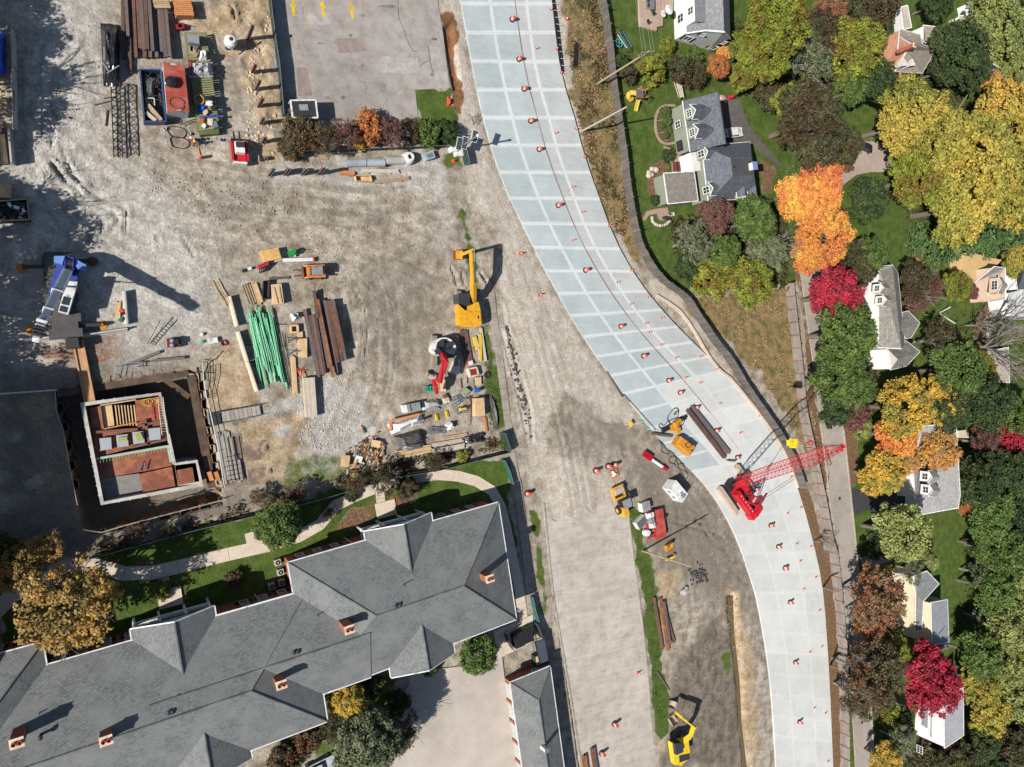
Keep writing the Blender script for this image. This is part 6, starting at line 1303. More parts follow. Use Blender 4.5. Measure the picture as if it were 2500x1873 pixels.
# ================================================================ THE PIT AND THE STRUCTURE IN IT
pitb=mat('pit_beam',ph(104,84,64),rough=.8,var=.25,sc=1.5,col2=ph(80,66,54));sheetpile_m=mat('sheet_pile_rust',ph(150,100,70),rough=.85,var=.3,sc=2)
def wale(label,pts,w,hgt,m,name='steel_wale'):
 mb=MB();a,b=pts;mb.ibeam(a,b,w,hgt,.09);return mono(name,mb,m,label,'steel wale','bracing beams of the pit')
wale('brown bracing beam along the upper side of the pit',(W(tI,515,665,-.6),W(tI,1690,480,-.6)),.95,.8,pitb)
wale('brown bracing beam along the right side of the pit',(W(tI,1715,500,-.6),W(tI,1905,1510,-.6)),.95,.8,pitb)
wale('diagonal brace across the upper right pit corner',(W(tI,1470,530,-.9),W(tI,1700,700,-.9)),.7,.6,pitb)
mb=MB();A_,B_=W(tI,700,185,.35),W(tI,810,740,.35);d=(B_-A_).normalized();s=Vector((-d.y,d.x,0))
mb.beam(A_,B_,1.25,.3);mb.beam(A_+s*.45+Vector((0,0,.28)),B_+s*.45+Vector((0,0,.28)),.22,.3);mb.beam(A_-s*.5+Vector((0,0,.2)),B_-s*.5+Vector((0,0,.2)),.12,.2)
mono('gangway',mb,mat('gangway_timber',ph(196,152,112),rough=.85,var=.2,sc=1.5),'brown timber gangway from the crane pad down to the formwork','gangway')
def sheetwall(label,pts,z1,z0=-4.7):
 q=resample([P(*p)for p in pts],.6);r=thing('sheet_pile_wall',label,'retaining wall',q[0]);n_=len(q)-1
 for i in range(0,n_-3,4):
  a,b,c,d,e=q[i],q[i+1],q[i+2],q[i+3],q[min(i+4,n_)];t=(e-a).normalized();n=Vector((-t.y,t.x,0))*.34
  pl=[a-n,b-n,b+n+t*.15,d+n-t*.15,d-n+t*.15,e-n]
  mb=MB()
  for u,v in zip(pl,pl[1:]):mb.beam(u+Vector((0,0,(z0+z1)/2)),v+Vector((0,0,(z0+z1)/2)),.05,z1-z0)
  build('sheet_pile',mb,sheetpile_m,r)
 return r
sheetwall('zigzag rusty sheet piling along the right side of the pit',TP(tI,(1790,430),(1850,850),(1950,1350),(2000,1640)),.25)
sheetwall('zigzag sheet piling along the left side of the pit',TP(tI,(520,700),(600,1050),(650,1350),(705,1657)),-.15)
sheetwall('sheet piling along the upper side of the pit',TP(tI,(530,625),(1050,520),(1690,445)),.05)
sheetwall('shaded sheet piling along the lower side of the pit',TP(tM,(1730,215),(1400,330),(1000,430),(690,490)),-.1)
def handrail(label,t,pts,z=1.05,m=None,step=2.4,zb=0.0):
 q=resample([W(t,*p,zb)for p in pts],step);r=thing('handrail',label,'handrail',q[0]);mb=MB()
 for zz in(z,z*.55):mb.path([a+Vector((0,0,zz))for a in q],.035,5)
 build('rail',mb,m or galv,r)
 for a in q:mb=MB();mb.tube(a,a+Vector((0,0,z)),.03,5);build('post',mb,m or galv,r)
 return r
rope=mat('pale_rail',ph(190,180,164),rough=.8)
handrail('pale rail along the left edge of the pit',tI,[(500,650),(510,820),(580,1020),(620,1280),(700,1657)],m=rope);handrail('pale rail along the lower edge of the pit',tM,[(640,440),(690,490),(1000,400),(1350,310),(1720,215)],m=rope)
handrail('grey rail along the right edge of the pit',tI,[(1815,390),(1830,620),(1900,900),(1960,1200),(2010,1500)]);handrail('small rail around the upper pit corner',tI,[(1040,430),(1020,540)]);handrail('rail above the upper sheet piling',tI,[(1040,430),(1150,405),(1300,395)])
mb=MB();mb.tube(W(tI,-30,672,.3),W(tI,512,634,.3),.1,8);mono('white_pipe',mb,white_p,'white pipe running from the left frame edge to the pit corner','pipe')
fc=mat('formwork_concrete',ph(206,200,192),rough=.85,var=.14,sc=1.5,col2=ph(176,168,160),bump=.1);deck_r=mat('red_formwork_deck',ph(142,82,60),rough=.6,var=.2,sc=1.2,col2=ph(168,104,76));slab_g=mat('pale_grey_slab',ph(172,178,184),rough=.8,var=.1)
fw=thing('formwork_structure','concrete formwork structure with rust red decks standing in the pit','formwork',W(tI,1200,1100))
TOP=.75;q=lambda*a:[W(tI,x,y,TOP)for x,y in a]
OUT=[(720,750),(1445,655),(1580,1290),(1775,1262),(1828,1500),(905,1670)];INN=[(765,778),(1433,678),(1556,1308),(1757,1280),(1796,1472),(932,1638)]
o_,i_=q(*OUT),q(*INN)
for k in range(6):
 a,b,c,d=o_[k],o_[(k+1)%6],i_[(k+1)%6],i_[k];mb=MB();mb.prism([a,b,c,d],-4.7,TOP+(k%2)*.004);build('form_wall',mb,fc,fw)
for k in range(6): # vertical ribs on the outer face
 a,b=o_[k],o_[(k+1)%6];L=(b-a).length
 for j in range(1,int(L/1.2)):
  p=a.lerp(b,j*1.2/L);mb=MB();mb.box((p.x,p.y,-1.9),(.14,.14,5.2));build('rib',mb,fc,fw)
zd=-.15
def deckp(pts,z=zd,m=deck_r,nm='deck_panel'):
 mb=MB();mb.prism([W(tI,x,y,z)for x,y in pts],z-.16,z);return build(nm,mb,m,fw)
deckp([(800,795),(905,780),(935,985),(835,1000)]);deckp([(1215,730),(1430,695),(1475,985),(1230,985),(1220,900)]);deckp([(838,1000),(1478,985),(1500,1075),(860,1240)]);deckp([(860,1260),(1520,1150),(1545,1325),(900,1430)],-.5)
deckp([(1250,1390),(1545,1325),(1575,1500),(1290,1570)],.1);deckp([(1590,1355),(1730,1330),(1752,1465),(1605,1490)],TOP+.06);deckp([(900,1430),(1250,1385),(1290,1570),(950,1640)],-.55,mat('grey_plank_deck',ph(140,136,130),rough=.9,var=.2))
for k in range(9):
 mb=MB();mb.beam(W(tI,1572+3.5*k,1322+18*k,TOP-.03),W(tI,1762+4*k,1296+19*k,TOP-.03),.8,.05);build('deck_board',mb,wood_pale,fw)
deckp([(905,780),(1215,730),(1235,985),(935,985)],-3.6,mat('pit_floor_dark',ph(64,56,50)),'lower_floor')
for pts in(((910,782),(1005,770),(1030,960),(935,975)),):deckp(pts,-.5,wood_new,'timber_deck')
for k in range(7): # joists over the opening
 x=1035+k*28;mb=MB();mb.beam(W(tI,x,770,-.2),W(tI,x+22,955,-.2),.12,.16);build('joist',mb,wood_new,fw)
mb=MB();mb.beam(W(tI,900,772,0),W(tI,1220,722,0),.16,.3);build('edge_timber',mb,wood_mid,fw);mb=MB();mb.beam(W(tI,930,985,0),W(tI,1228,925,0),.16,.25);build('edge_timber',mb,wood_orange,fw)
for x0,y0,x1,y1 in((835,1015,1235,985),(1240,960,1440,915),(1305,900,1340,1130),(880,1180,1000,1150),(1180,1150,1490,1080)):
 mb=MB();mb.beam(W(tI,x0,y0,.15),W(tI,x1,y1,.15),.3,.3);build('beam_form',mb,mat('brown_form',ph(126,84,66),rough=.7,var=.2),fw)
for x,y in((950,1118),(1100,1090),(1245,1062),(1390,1030)):
 mb=MB();mb.prism([W(tI,x+a,y+b,.55)for a,b in((-58,-48),(48,-58),(55,48),(-45,60))],-.1,.55);build('column_form',mb,slab_g,fw)
mb=MB();mb.box(tuple(W(tI,1250,1055,.75)),(.7,.9,.35),.4);mb.box(tuple(W(tI,1105,1075,.7)),(.9,.5,.2),.1,0);tag(build('tool_heap',mb,mat('mixed_tools',ph(170,170,90),var=.5,sc=6),fw),kind='stuff')
for k in range(22): # starter bars along the step
 f=k/21;a=W(tI,900+600*f,1245-110*f,.2);mb=MB();mb.tube(a-Vector((0,0,.6)),a+Vector((.05,-.5,.65)),.03,4);build('starter_bar',mb,gre2,fw)
mb=MB();mb.beam(W(tI,855,1255,.3),W(tI,1505,1140,.3),.3,.12);build('green_edge',mb,mat('pale_green_edge',ph(172,190,172),var=.2),fw);mb=MB();mb.beam(W(tI,1510,1130,.5),W(tI,1540,1285,.5),.35,.3);build('green_edge',mb,mat('pale_green_edge',ph(172,190,172),var=.2),fw)
lad_m=paint('ladder_yellow',222,192,130);
def ladder(label,t,p0,z0,p1,z1,m,w=.5,step=.33,name='ladder',parent=None):
 a,b=W(t,*p0,z0),W(t,*p1,z1);d=b-a;L=d.length;d.normalize();s=d.cross(Vector((0,0,1)));s=s.normalized()*w/2 if s.length>.05 else Vector((w/2,0,0))
 r=thing(name,label,'ladder',a.xy[:]+(min(z0,z1),));
 for q_ in(-1,1):mb=MB();mb.beam(a+s*q_,b+s*q_,.08,.08);build('stile',mb,m,r)
 for k in range(1,int(L/step)):mb=MB();mb.beam(a+d*k*step-s,a+d*k*step+s,.045,.045);build('rung',mb,m,r)
 return r
ladder('cream ladder lying along the right wall of the formwork',tI,(1440,700),.95,(1480,1040),.95,cream_p,.6);ladder('red ladder frame on the formwork deck',tI,(1385,760),.05,(1405,900),.05,red_p,.6);ladder('short ladder down the middle step of the formwork',tI,(1265,1285),.1,(1280,1360),-.3,galv,.7)
ladder('yellow ladder leaning against the barrier end',tG,(112,585),.1,(240,870),.5,lad_m,.75);ladder('dark ladder standing in the gravel by the crane',tF,(1345,1630),.3,(1465,1410),1.2,dark_p,.55);ladder('aluminium ladder at the corner of the red container',tA,(1640,1130),0,(1662,1005),2.4,galv,.5);ladder('pale ladder on the upper bank of the pit',tI,(1180,415),.5,(1290,405),.5,grey_p,.6)
for lb,z_ in(('yellow hose coiled on the formwork deck',0),):
 mb=MB();c=W(tI,1300,745,-.05);mb.path([c+Vector((cos(a)*(.35+.02*a)*1.3+a*.05,sin(a)*(.35+.01*a),0))for a in np.linspace(0,19,60)],.03,4);mono('hose',mb,yellow2,lb,'hose')
 # timber walkways right of the pit
def walkway(label,t,a,b,wid,n,m,z=.35,rails=True):
 A,B=W(t,*a,z),W(t,*b,z);d=(B-A);L=d.length;d.normalize();s=Vector((-d.y,d.x,0));r=thing('walkway',label,'walkway',A.xy[:]+(0,))
 for k in range(n):c=A+d*(L*(k+.5)/n);mb=MB();mb.beam(c-s*wid/2,c+s*wid/2,L/n-.05,.08);build('plank',mb,m,r)
 for q_ in(-1,1):mb=MB();mb.beam(A+s*q_*wid*.4-Vector((0,0,.14)),B+s*q_*wid*.4-Vector((0,0,.14)),.1,.16);build('bearer',mb,wood_dark,r)
 return r
wk=mat('grey_walk_plank',ph(170,162,150),rough=.9,var=.2,sc=1.5,rand=.12)
walkway('grey plank walkway leading from the gravel to the pit edge',tJ,(30,985),(600,895),1.35,12,wk);handrail('rail along the grey plank walkway',tJ,[(150,1040),(600,945)],.9);handrail('rail on the far side of the plank walkway',tJ,[(150,910),(600,835)],.9)
plyst('blue black cover panel at the head of the walkway',tJ,[(40,930),(160,905),(175,1040),(65,1070)],.6,1,dark_p,1,'cover_panel','panel')
for i,(x0,y0,x1,y1,w_,n_)in enumerate(((150,1160,260,1657,1.0,3),(235,1150,330,1640,1.3,4),(330,1390,400,1657,.9,3))):lumber('loose grey planks on the working platform beside the pit, %s set from the left'%ORD[i],tJ,(x0,y0),(x1,y1),w_,n_,1,.1,wk,z0=.05*i,jit=.5,name='platform_planks')
plyst('brown working platform under the loose planks',tJ,[(110,1180),(385,1140),(460,1700),(230,1720)],.12,1,mat('platform_brown',ph(140,122,108),var=.2,sc=1),3,'platform','platform')
mb=MB()
for k in range(6):mb.beam(W(tJ,220+k*6,1400+k*50,.35),W(tJ,380+k*4,1370+k*50,.35),.06,.06)
for k in range(3):mb.beam(W(tJ,240+k*50,1180,.4),W(tJ,320+k*50,1650,.4),.07,.07)
mono('rail_grid',mb,dark_p,'dark rods crossing over the platform planks','rods')
for i,(x,y)in enumerate(((60,1600),(130,1600))):mb=MB();c=W(tJ,x,y,.3);mb.box(tuple(c),(.5,1.2,.5),.3);mono('timber_block',mb,wood_orange,('left' if i==0 else 'right')+' orange timber block at the lower end of the pit brace','timber')
handrail('rail at the top of the cracked earth beside the pit',tJ,[(10,740),(60,560),(60,420)],1.0,dark_p)
# ================================================================ MACHINES
def L3(c,f):
 f=Vector((f[0],f[1],0)).normalized();s=Vector((-f.y,f.x,0));c=Vector((c[0],c[1],0));return lambda x,y,z=0:c+f*x+s*y+Vector((0,0,z))
def crawler(r,at,x0,x1,y,w,h,m):
 mb=MB();N=8;prof=[(x0+h/2-cos(pi*k/N-pi/2)*h/2,h/2-sin(pi*k/N-pi/2)*h/2)for k in range(N+1)];prof=[(x0+h/2-sin(pi*k/N)*h/2,h/2-cos(pi*k/N)*h/2)for k in range(N+1)]+[(x1-h/2+sin(pi*k/N)*h/2,h/2+cos(pi*k/N)*h/2)for k in range(N+1)]
 n=len(prof);A=[at(x,y-w/2,z)for x,z in prof];B=[at(x,y+w/2,z)for x,z in prof]
 mb.mesh(A+B,[(k,(k+1)%n,n+(k+1)%n,n+k)for k in range(n)]+[tuple(range(n))[::-1],tuple(range(n,2*n))],0);tk=build('track',mb,m,r)
 mb=MB();k=x0+.25
 while k<x1-.2:mb.beam(at(k,y-w/2,h+.02),at(k,y+w/2,h+.02),.07,.07);k+=.24
 tag(build('grouser',mb,m,tk),kind='stuff');return tk
def boxat(r,name,at,x0,x1,y0,y1,z0,z1,m,tap=0.0):
 mb=MB();lo=[at(x0,y0,z0),at(x1,y0,z0),at(x1,y1,z0),at(x0,y1,z0)];hi=[at(x0+tap,y0+tap,z1),at(x1-tap,y0+tap,z1),at(x1-tap,y1-tap,z1),at(x0+tap,y1-tap,z1)]
 mb.mesh(lo+hi,[(0,1,5,4),(1,2,6,5),(2,3,7,6),(3,0,4,7),(3,2,1,0),(4,5,6,7)]);return build(name,mb,m,r)
def bucket(r,c,f,w,s,m,teeth=True):
 at=L3(c,f);z=c[2];mb=MB();pr=[(-.5,.5),(-.55,.1),(-.3,-.35),(.15,-.45),(.55,-.2)];A=[at(x*s,-w/2,z+y*s)for x,y in pr];B=[at(x*s,w/2,z+y*s)for x,y in pr];n=len(pr)
 mb.mesh(A+B,[(k,k+1,n+k+1,n+k)for k in range(n-1)]);mb.mesh(A,[tuple(range(n))]);mb.mesh(B,[tuple(range(n))[::-1]])
 b=build('bucket',mb,m,r)
 if teeth:
  mb=MB()
  for k in range(5):p=at(.55*s,(-.4+.2*k)*w,z-.2*s);mb.beam(p,p+(at(1,0)-at(0,0))*.2*s,.1,.06)
  tag(build('teeth',mb,rust_gr,b),kind='stuff')
 return b
def boom(r,name,pts,w0,w1,m,h0=.5,h1=.4):
 mb=MB();n=len(pts)-1
 for k,(a,b)in enumerate(zip(pts,pts[1:])):f=k/max(1,n);mb.beam(a,b,w0+(w1-w0)*f,h0+(h1-h0)*f)
 for p in pts[1:-1]:mb.sphere(p,w0*.5,8)
 return build(name,mb,m,r)
def cyl(r,a,b,m1=None):
 mb=MB();a,b=Vector(a),Vector(b);mb.tube(a,a.lerp(b,.6),.11,8);o=build('hydraulic_cylinder',mb,m1 or dark_p,r);mb=MB();mb.tube(a.lerp(b,.55),b,.06,8);build('cylinder_rod',mb,galv,o)
vh=mat('cab_glass',(.03,.035,.042),rough=.1,spec=.7)
# big yellow excavator
ex=thing('excavator','large ochre yellow excavator with raised boom beside the old sidewalk','excavator',W(tH,1330,1100));c=W(tH,1320,1110);f=W(tH,1315,800)-c;at=L3(c,f)
crawler(ex,at,-2.2,2.6,1.65,.7,.95,dirtyrub);crawler(ex,at,-2.2,2.6,-1.25,.7,.95,dirtyrub)
boxat(ex,'undercarriage',at,-1.3,1.6,-1.2,1.4,.45,1.0,dark_p)
mb=MB();hz=2.35;pl=[W(tH,x,y,hz)for x,y in((1208,1065),(1300,1150),(1340,1140),(1370,1060),(1420,1040),(1480,1035),(1500,1110),(1518,1180),(1525,1330),(1490,1365),(1400,1380),(1300,1375),(1230,1345),(1215,1290))];mb.prism(pl,1.05,hz);bd=build('body',mb,yellow,ex)
mb=MB();mb.prism([W(tH,x,y,hz+.12)for x,y in((1235,1195),(1345,1190),(1350,1160),(1500,1165),(1512,1190),(1512,1300),(1235,1300))],hz-.1,hz+.12);build('engine_hood',mb,yellow,bd)
mb=MB();mb.prism([W(tH,x,y,hz+.1)for x,y in((1470,1215),(1488,1215),(1488,1265),(1470,1265))],hz,hz+.135);build('exhaust_vent',mb,black,bd)
mb=MB();mb.prism([W(tH,x,y,3.05)for x,y in((1208,925),(1260,915),(1365,925),(1370,1075),(1340,1090),(1215,1045))],1.1,3.05);cb=build('cab',mb,vh,ex);mb=MB();mb.prism([W(tH,x,y,3.1)for x,y in((1262,925),(1362,930),(1366,1070),(1275,1050))],3.0,3.12);build('cab_roof',mb,dark_p,cb)
E1,E2,E3=W(tH,1410,1010,2.3),W(tH,1410,760,5.2),W(tH,1390,370,5.6);boom(ex,'boom',[E1,E2,E3],.62,.5,yellow,.8,.6);E4=W(tH,1265,390,2.0);boom(ex,'stick',[E3+Vector((0,.3,.3)),E4],.45,.35,yellow,.6,.4)
cyl(ex,E1+Vector((.45,.4,-.1)),E1.lerp(E2,.9)+Vector((.45,0,0)));cyl(ex,E2+Vector((.15,0,.5)),E3+Vector((.1,.5,.6)));cyl(ex,E3+Vector((0,.1,.5)),E4+Vector((0,.1,.5)));bucket(ex,E4+Vector((-.3,0,-1.0)),(-1,0),1.4,1.1,gold_y)
for k in range(3):mb=MB();mb.path([E1+Vector((.1*k,.3,.5)),E2+Vector((.1*k-.1,0,.5)),E3+Vector((.1*k-.1,.2,.5))],.03,4);tag(build('hose',mb,black,ex),kind='stuff')
# red and white excavator
ex=thing('excavator','white bodied excavator with a folded bright red boom and dark engine bay','excavator',W(tK,760,320));c=W(tK,752,300);f=W(tK,752,500)-c;at=L3(c,f)
crawler(ex,at,-2.1,2.7,-1.75,.75,1.0,dirtyrub);crawler(ex,at,-2.1,2.7,1.75,.75,1.0,dirtyrub)
mb=MB();hz=2.3;mb.prism([W(tK,762+124*cos(a),300+(118 if sin(a)<0 else 70)*sin(a),hz)for a in np.linspace(0,2*pi,28)[:-1]],1.05,hz);bd=build('body',mb,white_p,ex)
mb=MB();mb.prism([W(tK,x,y,hz+.35)for x,y in((705,225),(770,200),(850,250),(845,290),(790,300),(750,350),(680,355),(690,285))],hz-.1,hz+.25);eb=build('engine_bay',mb,mat('oily_black',(.012,.012,.014),rough=.35),bd)
for k,(x,y,sx,sy)in enumerate(((740,240,.7,.9),(815,255,1.0,.7),(700,320,.8,.8))):mb=MB();mb.box(tuple(W(tK,x,y,hz+.4)),(sx,sy,.35),.4*k);build('engine_part',mb,dark_p,eb)
mb=MB();mb.prism([W(tK,x,y,2.9)for x,y in((800,300),(880,300),(860,390),(800,390))],1.1,2.9);build('cab',mb,vh,ex)
E1,E2,E3,E4=W(tK,745,345,2.4),W(tK,775,425,4.3),W(tK,715,640,3.4),W(tK,690,745,2.6);boom(ex,'boom',[E1,E2,E3],.75,.55,red_p,.8,.6);boom(ex,'stick',[E3+Vector((-.9,.5,-.2)),E3+Vector((-.6,-.6,0)),E4],.5,.4,red_p,.55,.5);boom(ex,'link',[E2+Vector((-.5,.1,.2)),E3+Vector((-.1,0,.5))],.2,.2,red_p,.25,.25)
cyl(ex,E1+Vector((-.45,0,0)),E2+Vector((-.5,-1.2,-.2)));cyl(ex,E2+Vector((.35,0,.3)),E3+Vector((.3,0,.5)))
# small yellow excavator by the ditch
ex=thing('excavator','small bright yellow excavator curling its bucket at the bottom of the verge','excavator',W(tO,1220,1560));c=W(tO,1215,1555);f=W(tO,1195,1400)-c;at=L3(c,f)
crawler(ex,at,-1.6,2.5,1.25,.6,.8,dirtyrub);crawler(ex,at,-1.6,2.9,-.9,.6,.8,dirtyrub)
mb=MB();hz=2.1;mb.prism([W(tO,x,y,hz)for x,y in((1172,1500),(1280,1480),(1288,1560),(1285,1600),(1230,1652),(1192,1645))],.95,hz);bd=build('body',mb,yellow2,ex)
mb=MB();mb.prism([W(tO,x,y,hz+.08)for x,y in((1220,1585),(1285,1570),(1287,1605),(1222,1628))],hz-.1,hz+.1);build('engine_grille',mb,dark_p,bd);mb=MB();mb.prism([W(tO,x,y,2.75)for x,y in((1190,1505),(1240,1500),(1248,1560),(1200,1580))],1.0,2.75);build('cab',mb,vh,ex)
E1,E2,E3=W(tO,1245,1490,1.9),W(tO,1312,1392,3.8),W(tO,1190,1302,3.0);boom(ex,'boom',[E1,W(tO,1292,1455,3.3),E2],.55,.45,yellow2,.7,.55);boom(ex,'stick',[E2+Vector((.2,-.2,.3)),E3],.42,.32,yellow2,.5,.4);cyl(ex,E2+Vector((0,.1,.6)),E3.lerp(E2,.3)+Vector((0,.1,.5)));bucket(ex,W(tO,1178,1352,.7),(-.3,1),1.3,1.3,mat('bucket_steel',ph(176,160,146),rough=.6,var=.2))
r=thing('spare_bucket','spare pale excavator bucket lying above the small yellow excavator','excavator bucket',W(tO,1170,1255));bucket(r,W(tO,1172,1250,.5),(-1,.3),1.3,1.2,MATS['bucket_steel'])
r=thing('spare_bucket','rusty orange excavator bucket standing on the mud by the tan pole','excavator bucket',W(tL,625,1480));bucket(r,W(tL,625,1480,.6),(.4,-1),1.5,1.4,gold_y);r=thing('quick_coupler','small yellow attachment lying under the tan pole','attachment',W(tL,630,1570));mb=MB();mb.box(tuple(W(tL,650,1555,.3)),(1.0,.6,.6),.5);mb.beam(W(tL,595,1590,.3),W(tL,640,1565,.4),.3,.3);build('frame',mb,yellow2,r);mb=MB();mb.tube(W(tL,600,1580,.6),W(tL,665,1545,.6),.12,8);build('pin',mb,dark_p,r)
# compact loaders
ld=thing('skid_steer_loader','orange skid steer loader with grey roof on the bare dirt','skid steer loader',W(tG,1160,510));c=W(tG,1165,512);f=W(tG,1040,515)-c;at=L3(c,f)
for x in(-.85,.75):
 for y in(-.85,.85):mb=MB();mb.tube(at(x,y-.18,.42),at(x,y+.18,.42),.42,14);wl=build('wheel',mb,rubber,ld);mb=MB();mb.tube(at(x,y-.2,.42),at(x,y+.2,.42),.2,10);build('rim',mb,cream_p,wl)
boxat(ld,'body',at,-1.35,1.0,-.62,.62,.35,1.3,gold_y if False else paint('loader_orange',226,136,66));boxat(ld,'cab',at,-.75,.75,-.55,.55,1.3,2.05,vh,.05);boxat(ld,'cab_roof',at,-.85,.62,-.58,.58,2.05,2.15,grey_p)
for y in(-.78,.78):boom(ld,'lift_arm',[at(-1.3,y,1.55),at(.9,y,1.3),at(1.45,y,.6)],.18,.18,MATS['loader_orange'],.25,.22)
boxat(ld,'attachment_plate',at,1.45,1.6,-.85,.85,.1,.9,rust)
for y in(-.4,.4):mb=MB();mb.beam(at(1.6,y,.12),at(2.7,y,.1),.12,.06);build('fork',mb,dark_p,ld)
ld=thing('skid_steer_loader','red and white skid steer loader with a grey cab roof near the soldier piles','skid steer loader',W(tB,300,1380));c=W(tB,297,1375);f=W(tB,285,1250)-c;at=L3(c,f)
for y in(-.95,.95):crawler(ld,at,-1.3,1.3,y,.4,.7,dirtyrub)
boxat(ld,'body',at,-1.5,1.1,-.75,.75,.4,1.35,red_p);boxat(ld,'cab',at,-.6,.95,-.6,.6,1.35,2.15,white_p,.05);boxat(ld,'cab_roof',at,.1,.85,-.5,.5,2.15,2.2,dark_p);boxat(ld,'rear_guard',at,-1.75,-1.45,-.85,.85,.4,1.3,white_p)
for y in(-.95,.95):boom(ld,'lift_arm',[at(-1.4,y,1.6),at(.9,y,1.5),at(1.5,y*.8,.6)],.22,.2,red_p,.3,.25)
boxat(ld,'attachment_plate',at,1.5,1.65,-.8,.8,.1,.8,dark_p)
for y in(-.35,.35):mb=MB();mb.beam(at(1.6,y,.12),at(2.8,y,.1),.12,.06);build('fork',mb,dark_p,ld)
# roller
ro=thing('road_roller','yellow road roller with a tan drum and grey canopy on the old road','road roller',W(tL,200,1090));c=W(tL,195,1085);f=W(tL,165,1000)-W(tL,205,1160);at=L3(c,f)
mb=MB();mb.tube(at(1.75,-.95,.72),at(1.75,.95,.72),.72,22);build('drum',mb,mat('steel_drum',ph(196,182,160),rough=.6,var=.14),ro)
for y in(-1.15,1.15):mb=MB();mb.beam(at(.3,y,.85),at(2.5,y,.8),.2,.4);build('drum_frame',mb,yellow,ro)
mb=MB();mb.beam(at(2.5,-1.2,.9),at(2.5,1.2,.9),.25,.4);mb.beam(at(.5,-1.2,.95),at(.5,1.2,.95),.35,.5);build('cross_frame',mb,yellow,ro)
for y in(-.85,.85):mb=MB();mb.tube(at(-1.6,y-.25,.7),at(-1.6,y+.25,.7),.7,16);w_=build('wheel',mb,rubber,ro);mb=MB();mb.tube(at(-1.6,y-.27,.7),at(-1.6,y+.27,.7),.38,12);build('rim',mb,yellow,w_)
boxat(ro,'engine_hood',at,-2.9,-1.0,-.65,.65,.8,1.75,yellow,.1);boxat(ro,'operator_platform',at,-1.0,.3,-.8,.8,.9,1.3,dark_p);boxat(ro,'seat',at,-.9,-.4,-.3,.3,1.3,1.75,black)
for x in(-.95,.2):
 for y in(-.7,.7):mb=MB();mb.tube(at(x,y,1.3),at(x,y,2.6),.05,6);build('canopy_post',mb,dark_p,ro)
boxat(ro,'canopy',at,-1.15,.4,-.85,.85,2.6,2.72,grey_p)
# ---- red lattice boom crane
cr=thing('crawler_crane','red lattice boom crawler crane standing on the new concrete road','crane',W(tL,1150,1000));tipz=31.5
TIP=P(2055,1093,tipz);FOOT=W(tY,1050,560,2.2);bd_=TIP-FOOT;hd=Vector((bd_.x,bd_.y,0)).normalized();cc=W(tY,1000,760);at=L3(cc,hd)
t0,t1=W(tL,1012,985),W(tL,1125,1150);tf=(t0-t1);atT=L3((W(tY,1010,720)),tf);Lt=7.2
lat=abs((W(tL,1068,1068)-W(tY,1010,720)).dot(Vector((-tf.y,tf.x,0)).normalized()));lat=max(2.2,min(lat,3.0))
mudtr=mat('tan_track',ph(196,176,158),rough=.9,var=.2,sc=3)
for y in(-lat,lat):crawler(cr,atT,-Lt/2,Lt/2,y,.95,1.15,mudtr)
boxat(cr,'carbody',atT,-1.6,1.6,-2,2,.5,1.2,dark_p)
boxat(cr,'deck',at,-4.2,1.6,-1.5,1.5,1.3,1.6,red_p);boxat(cr,'engine_house',at,-4.6,1.2,.55,1.75,1.5,2.9,red_p,.08);boxat(cr,'side_house',at,-3.2,.4,-1.75,-.9,1.5,2.5,red_p,.06)
boxat(cr,'counterweight',at,-6.0,-4.5,-1.7,1.9,1.3,2.7,red_p,.1);boxat(cr,'counterweight_slab',at,-5.8,-4.6,-1.2,1.2,2.7,3.1,red_p,.06)
boxat(cr,'cab',at,.5,2.3,-2.3,-1.2,1.3,3.1,red_p,.06);boxat(cr,'cab_window',at,1.0,2.2,-2.15,-1.35,3.1,3.14,vh);boxat(cr,'front_cover',at,1.8,3.4,.3,1.7,.9,1.9,black,.1)
for x in(-1.2,-2.6):mb=MB();mb.tube(at(x,-.75,1.95),at(x,.5,1.95),.48,16);w_=build('winch_drum',mb,dark_p,cr);mb=MB();mb.tube(at(x,-.8,1.95),at(x,-.7,1.95),.62,16);mb.tube(at(x,.45,1.95),at(x,.55,1.95),.62,16);build('winch_flange',mb,red_p,w_)
for k in range(6):mb=MB();mb.beam(at(-4.2+k*.85,1.05,2.93),at(-3.9+k*.85,1.05,2.93),.12,.03);build('roof_stripe',mb,white_p,cr)
def lattice(root,name,A,B,wfn,nb,m,rc=.06,rd=.035):
 d=(B-A);L=d.length;d=d.normalized();s=d.cross(Vector((0,0,1))).normalized();u=s.cross(d);rows=[]
 for k in range(nb+1):
  f=k/nb;w,h_=wfn(f);p=A+d*L*f;rows.append([p+s*(a*w/2)+u*(b*h_/2)for a,b in((-1,-1),(1,-1),(1,1),(-1,1))])
 ch=[MB()for _ in range(4)];di=MB()
 for r0,r1 in zip(rows,rows[1:]):
  for k in range(4):
   ch[k].tube(r0[k],r1[k],rc,5,0,None,False);di.tube(r0[k],r1[(k+1)%4],rd,4,0,None,False);di.tube(r0[k],r0[(k+1)%4],rd,4,0,None,False)
 o=[build(name+'_chord',c,m,root)for c in ch][0];tag(build('lacing',di,m,o),kind='stuff');return rows
rows=lattice(cr,'lattice_boom',FOOT,TIP,lambda f:(1.75*min(1,.55+f*5,.35+(1-f)*5),1.55*min(1,.3+f*6,.35+(1-f)*5)),26,red_p)
mb=MB()
for k in(0,3):a,b=rows[19][3].lerp(rows[19][2],.08),rows[22][3].lerp(rows[22][2],.08)
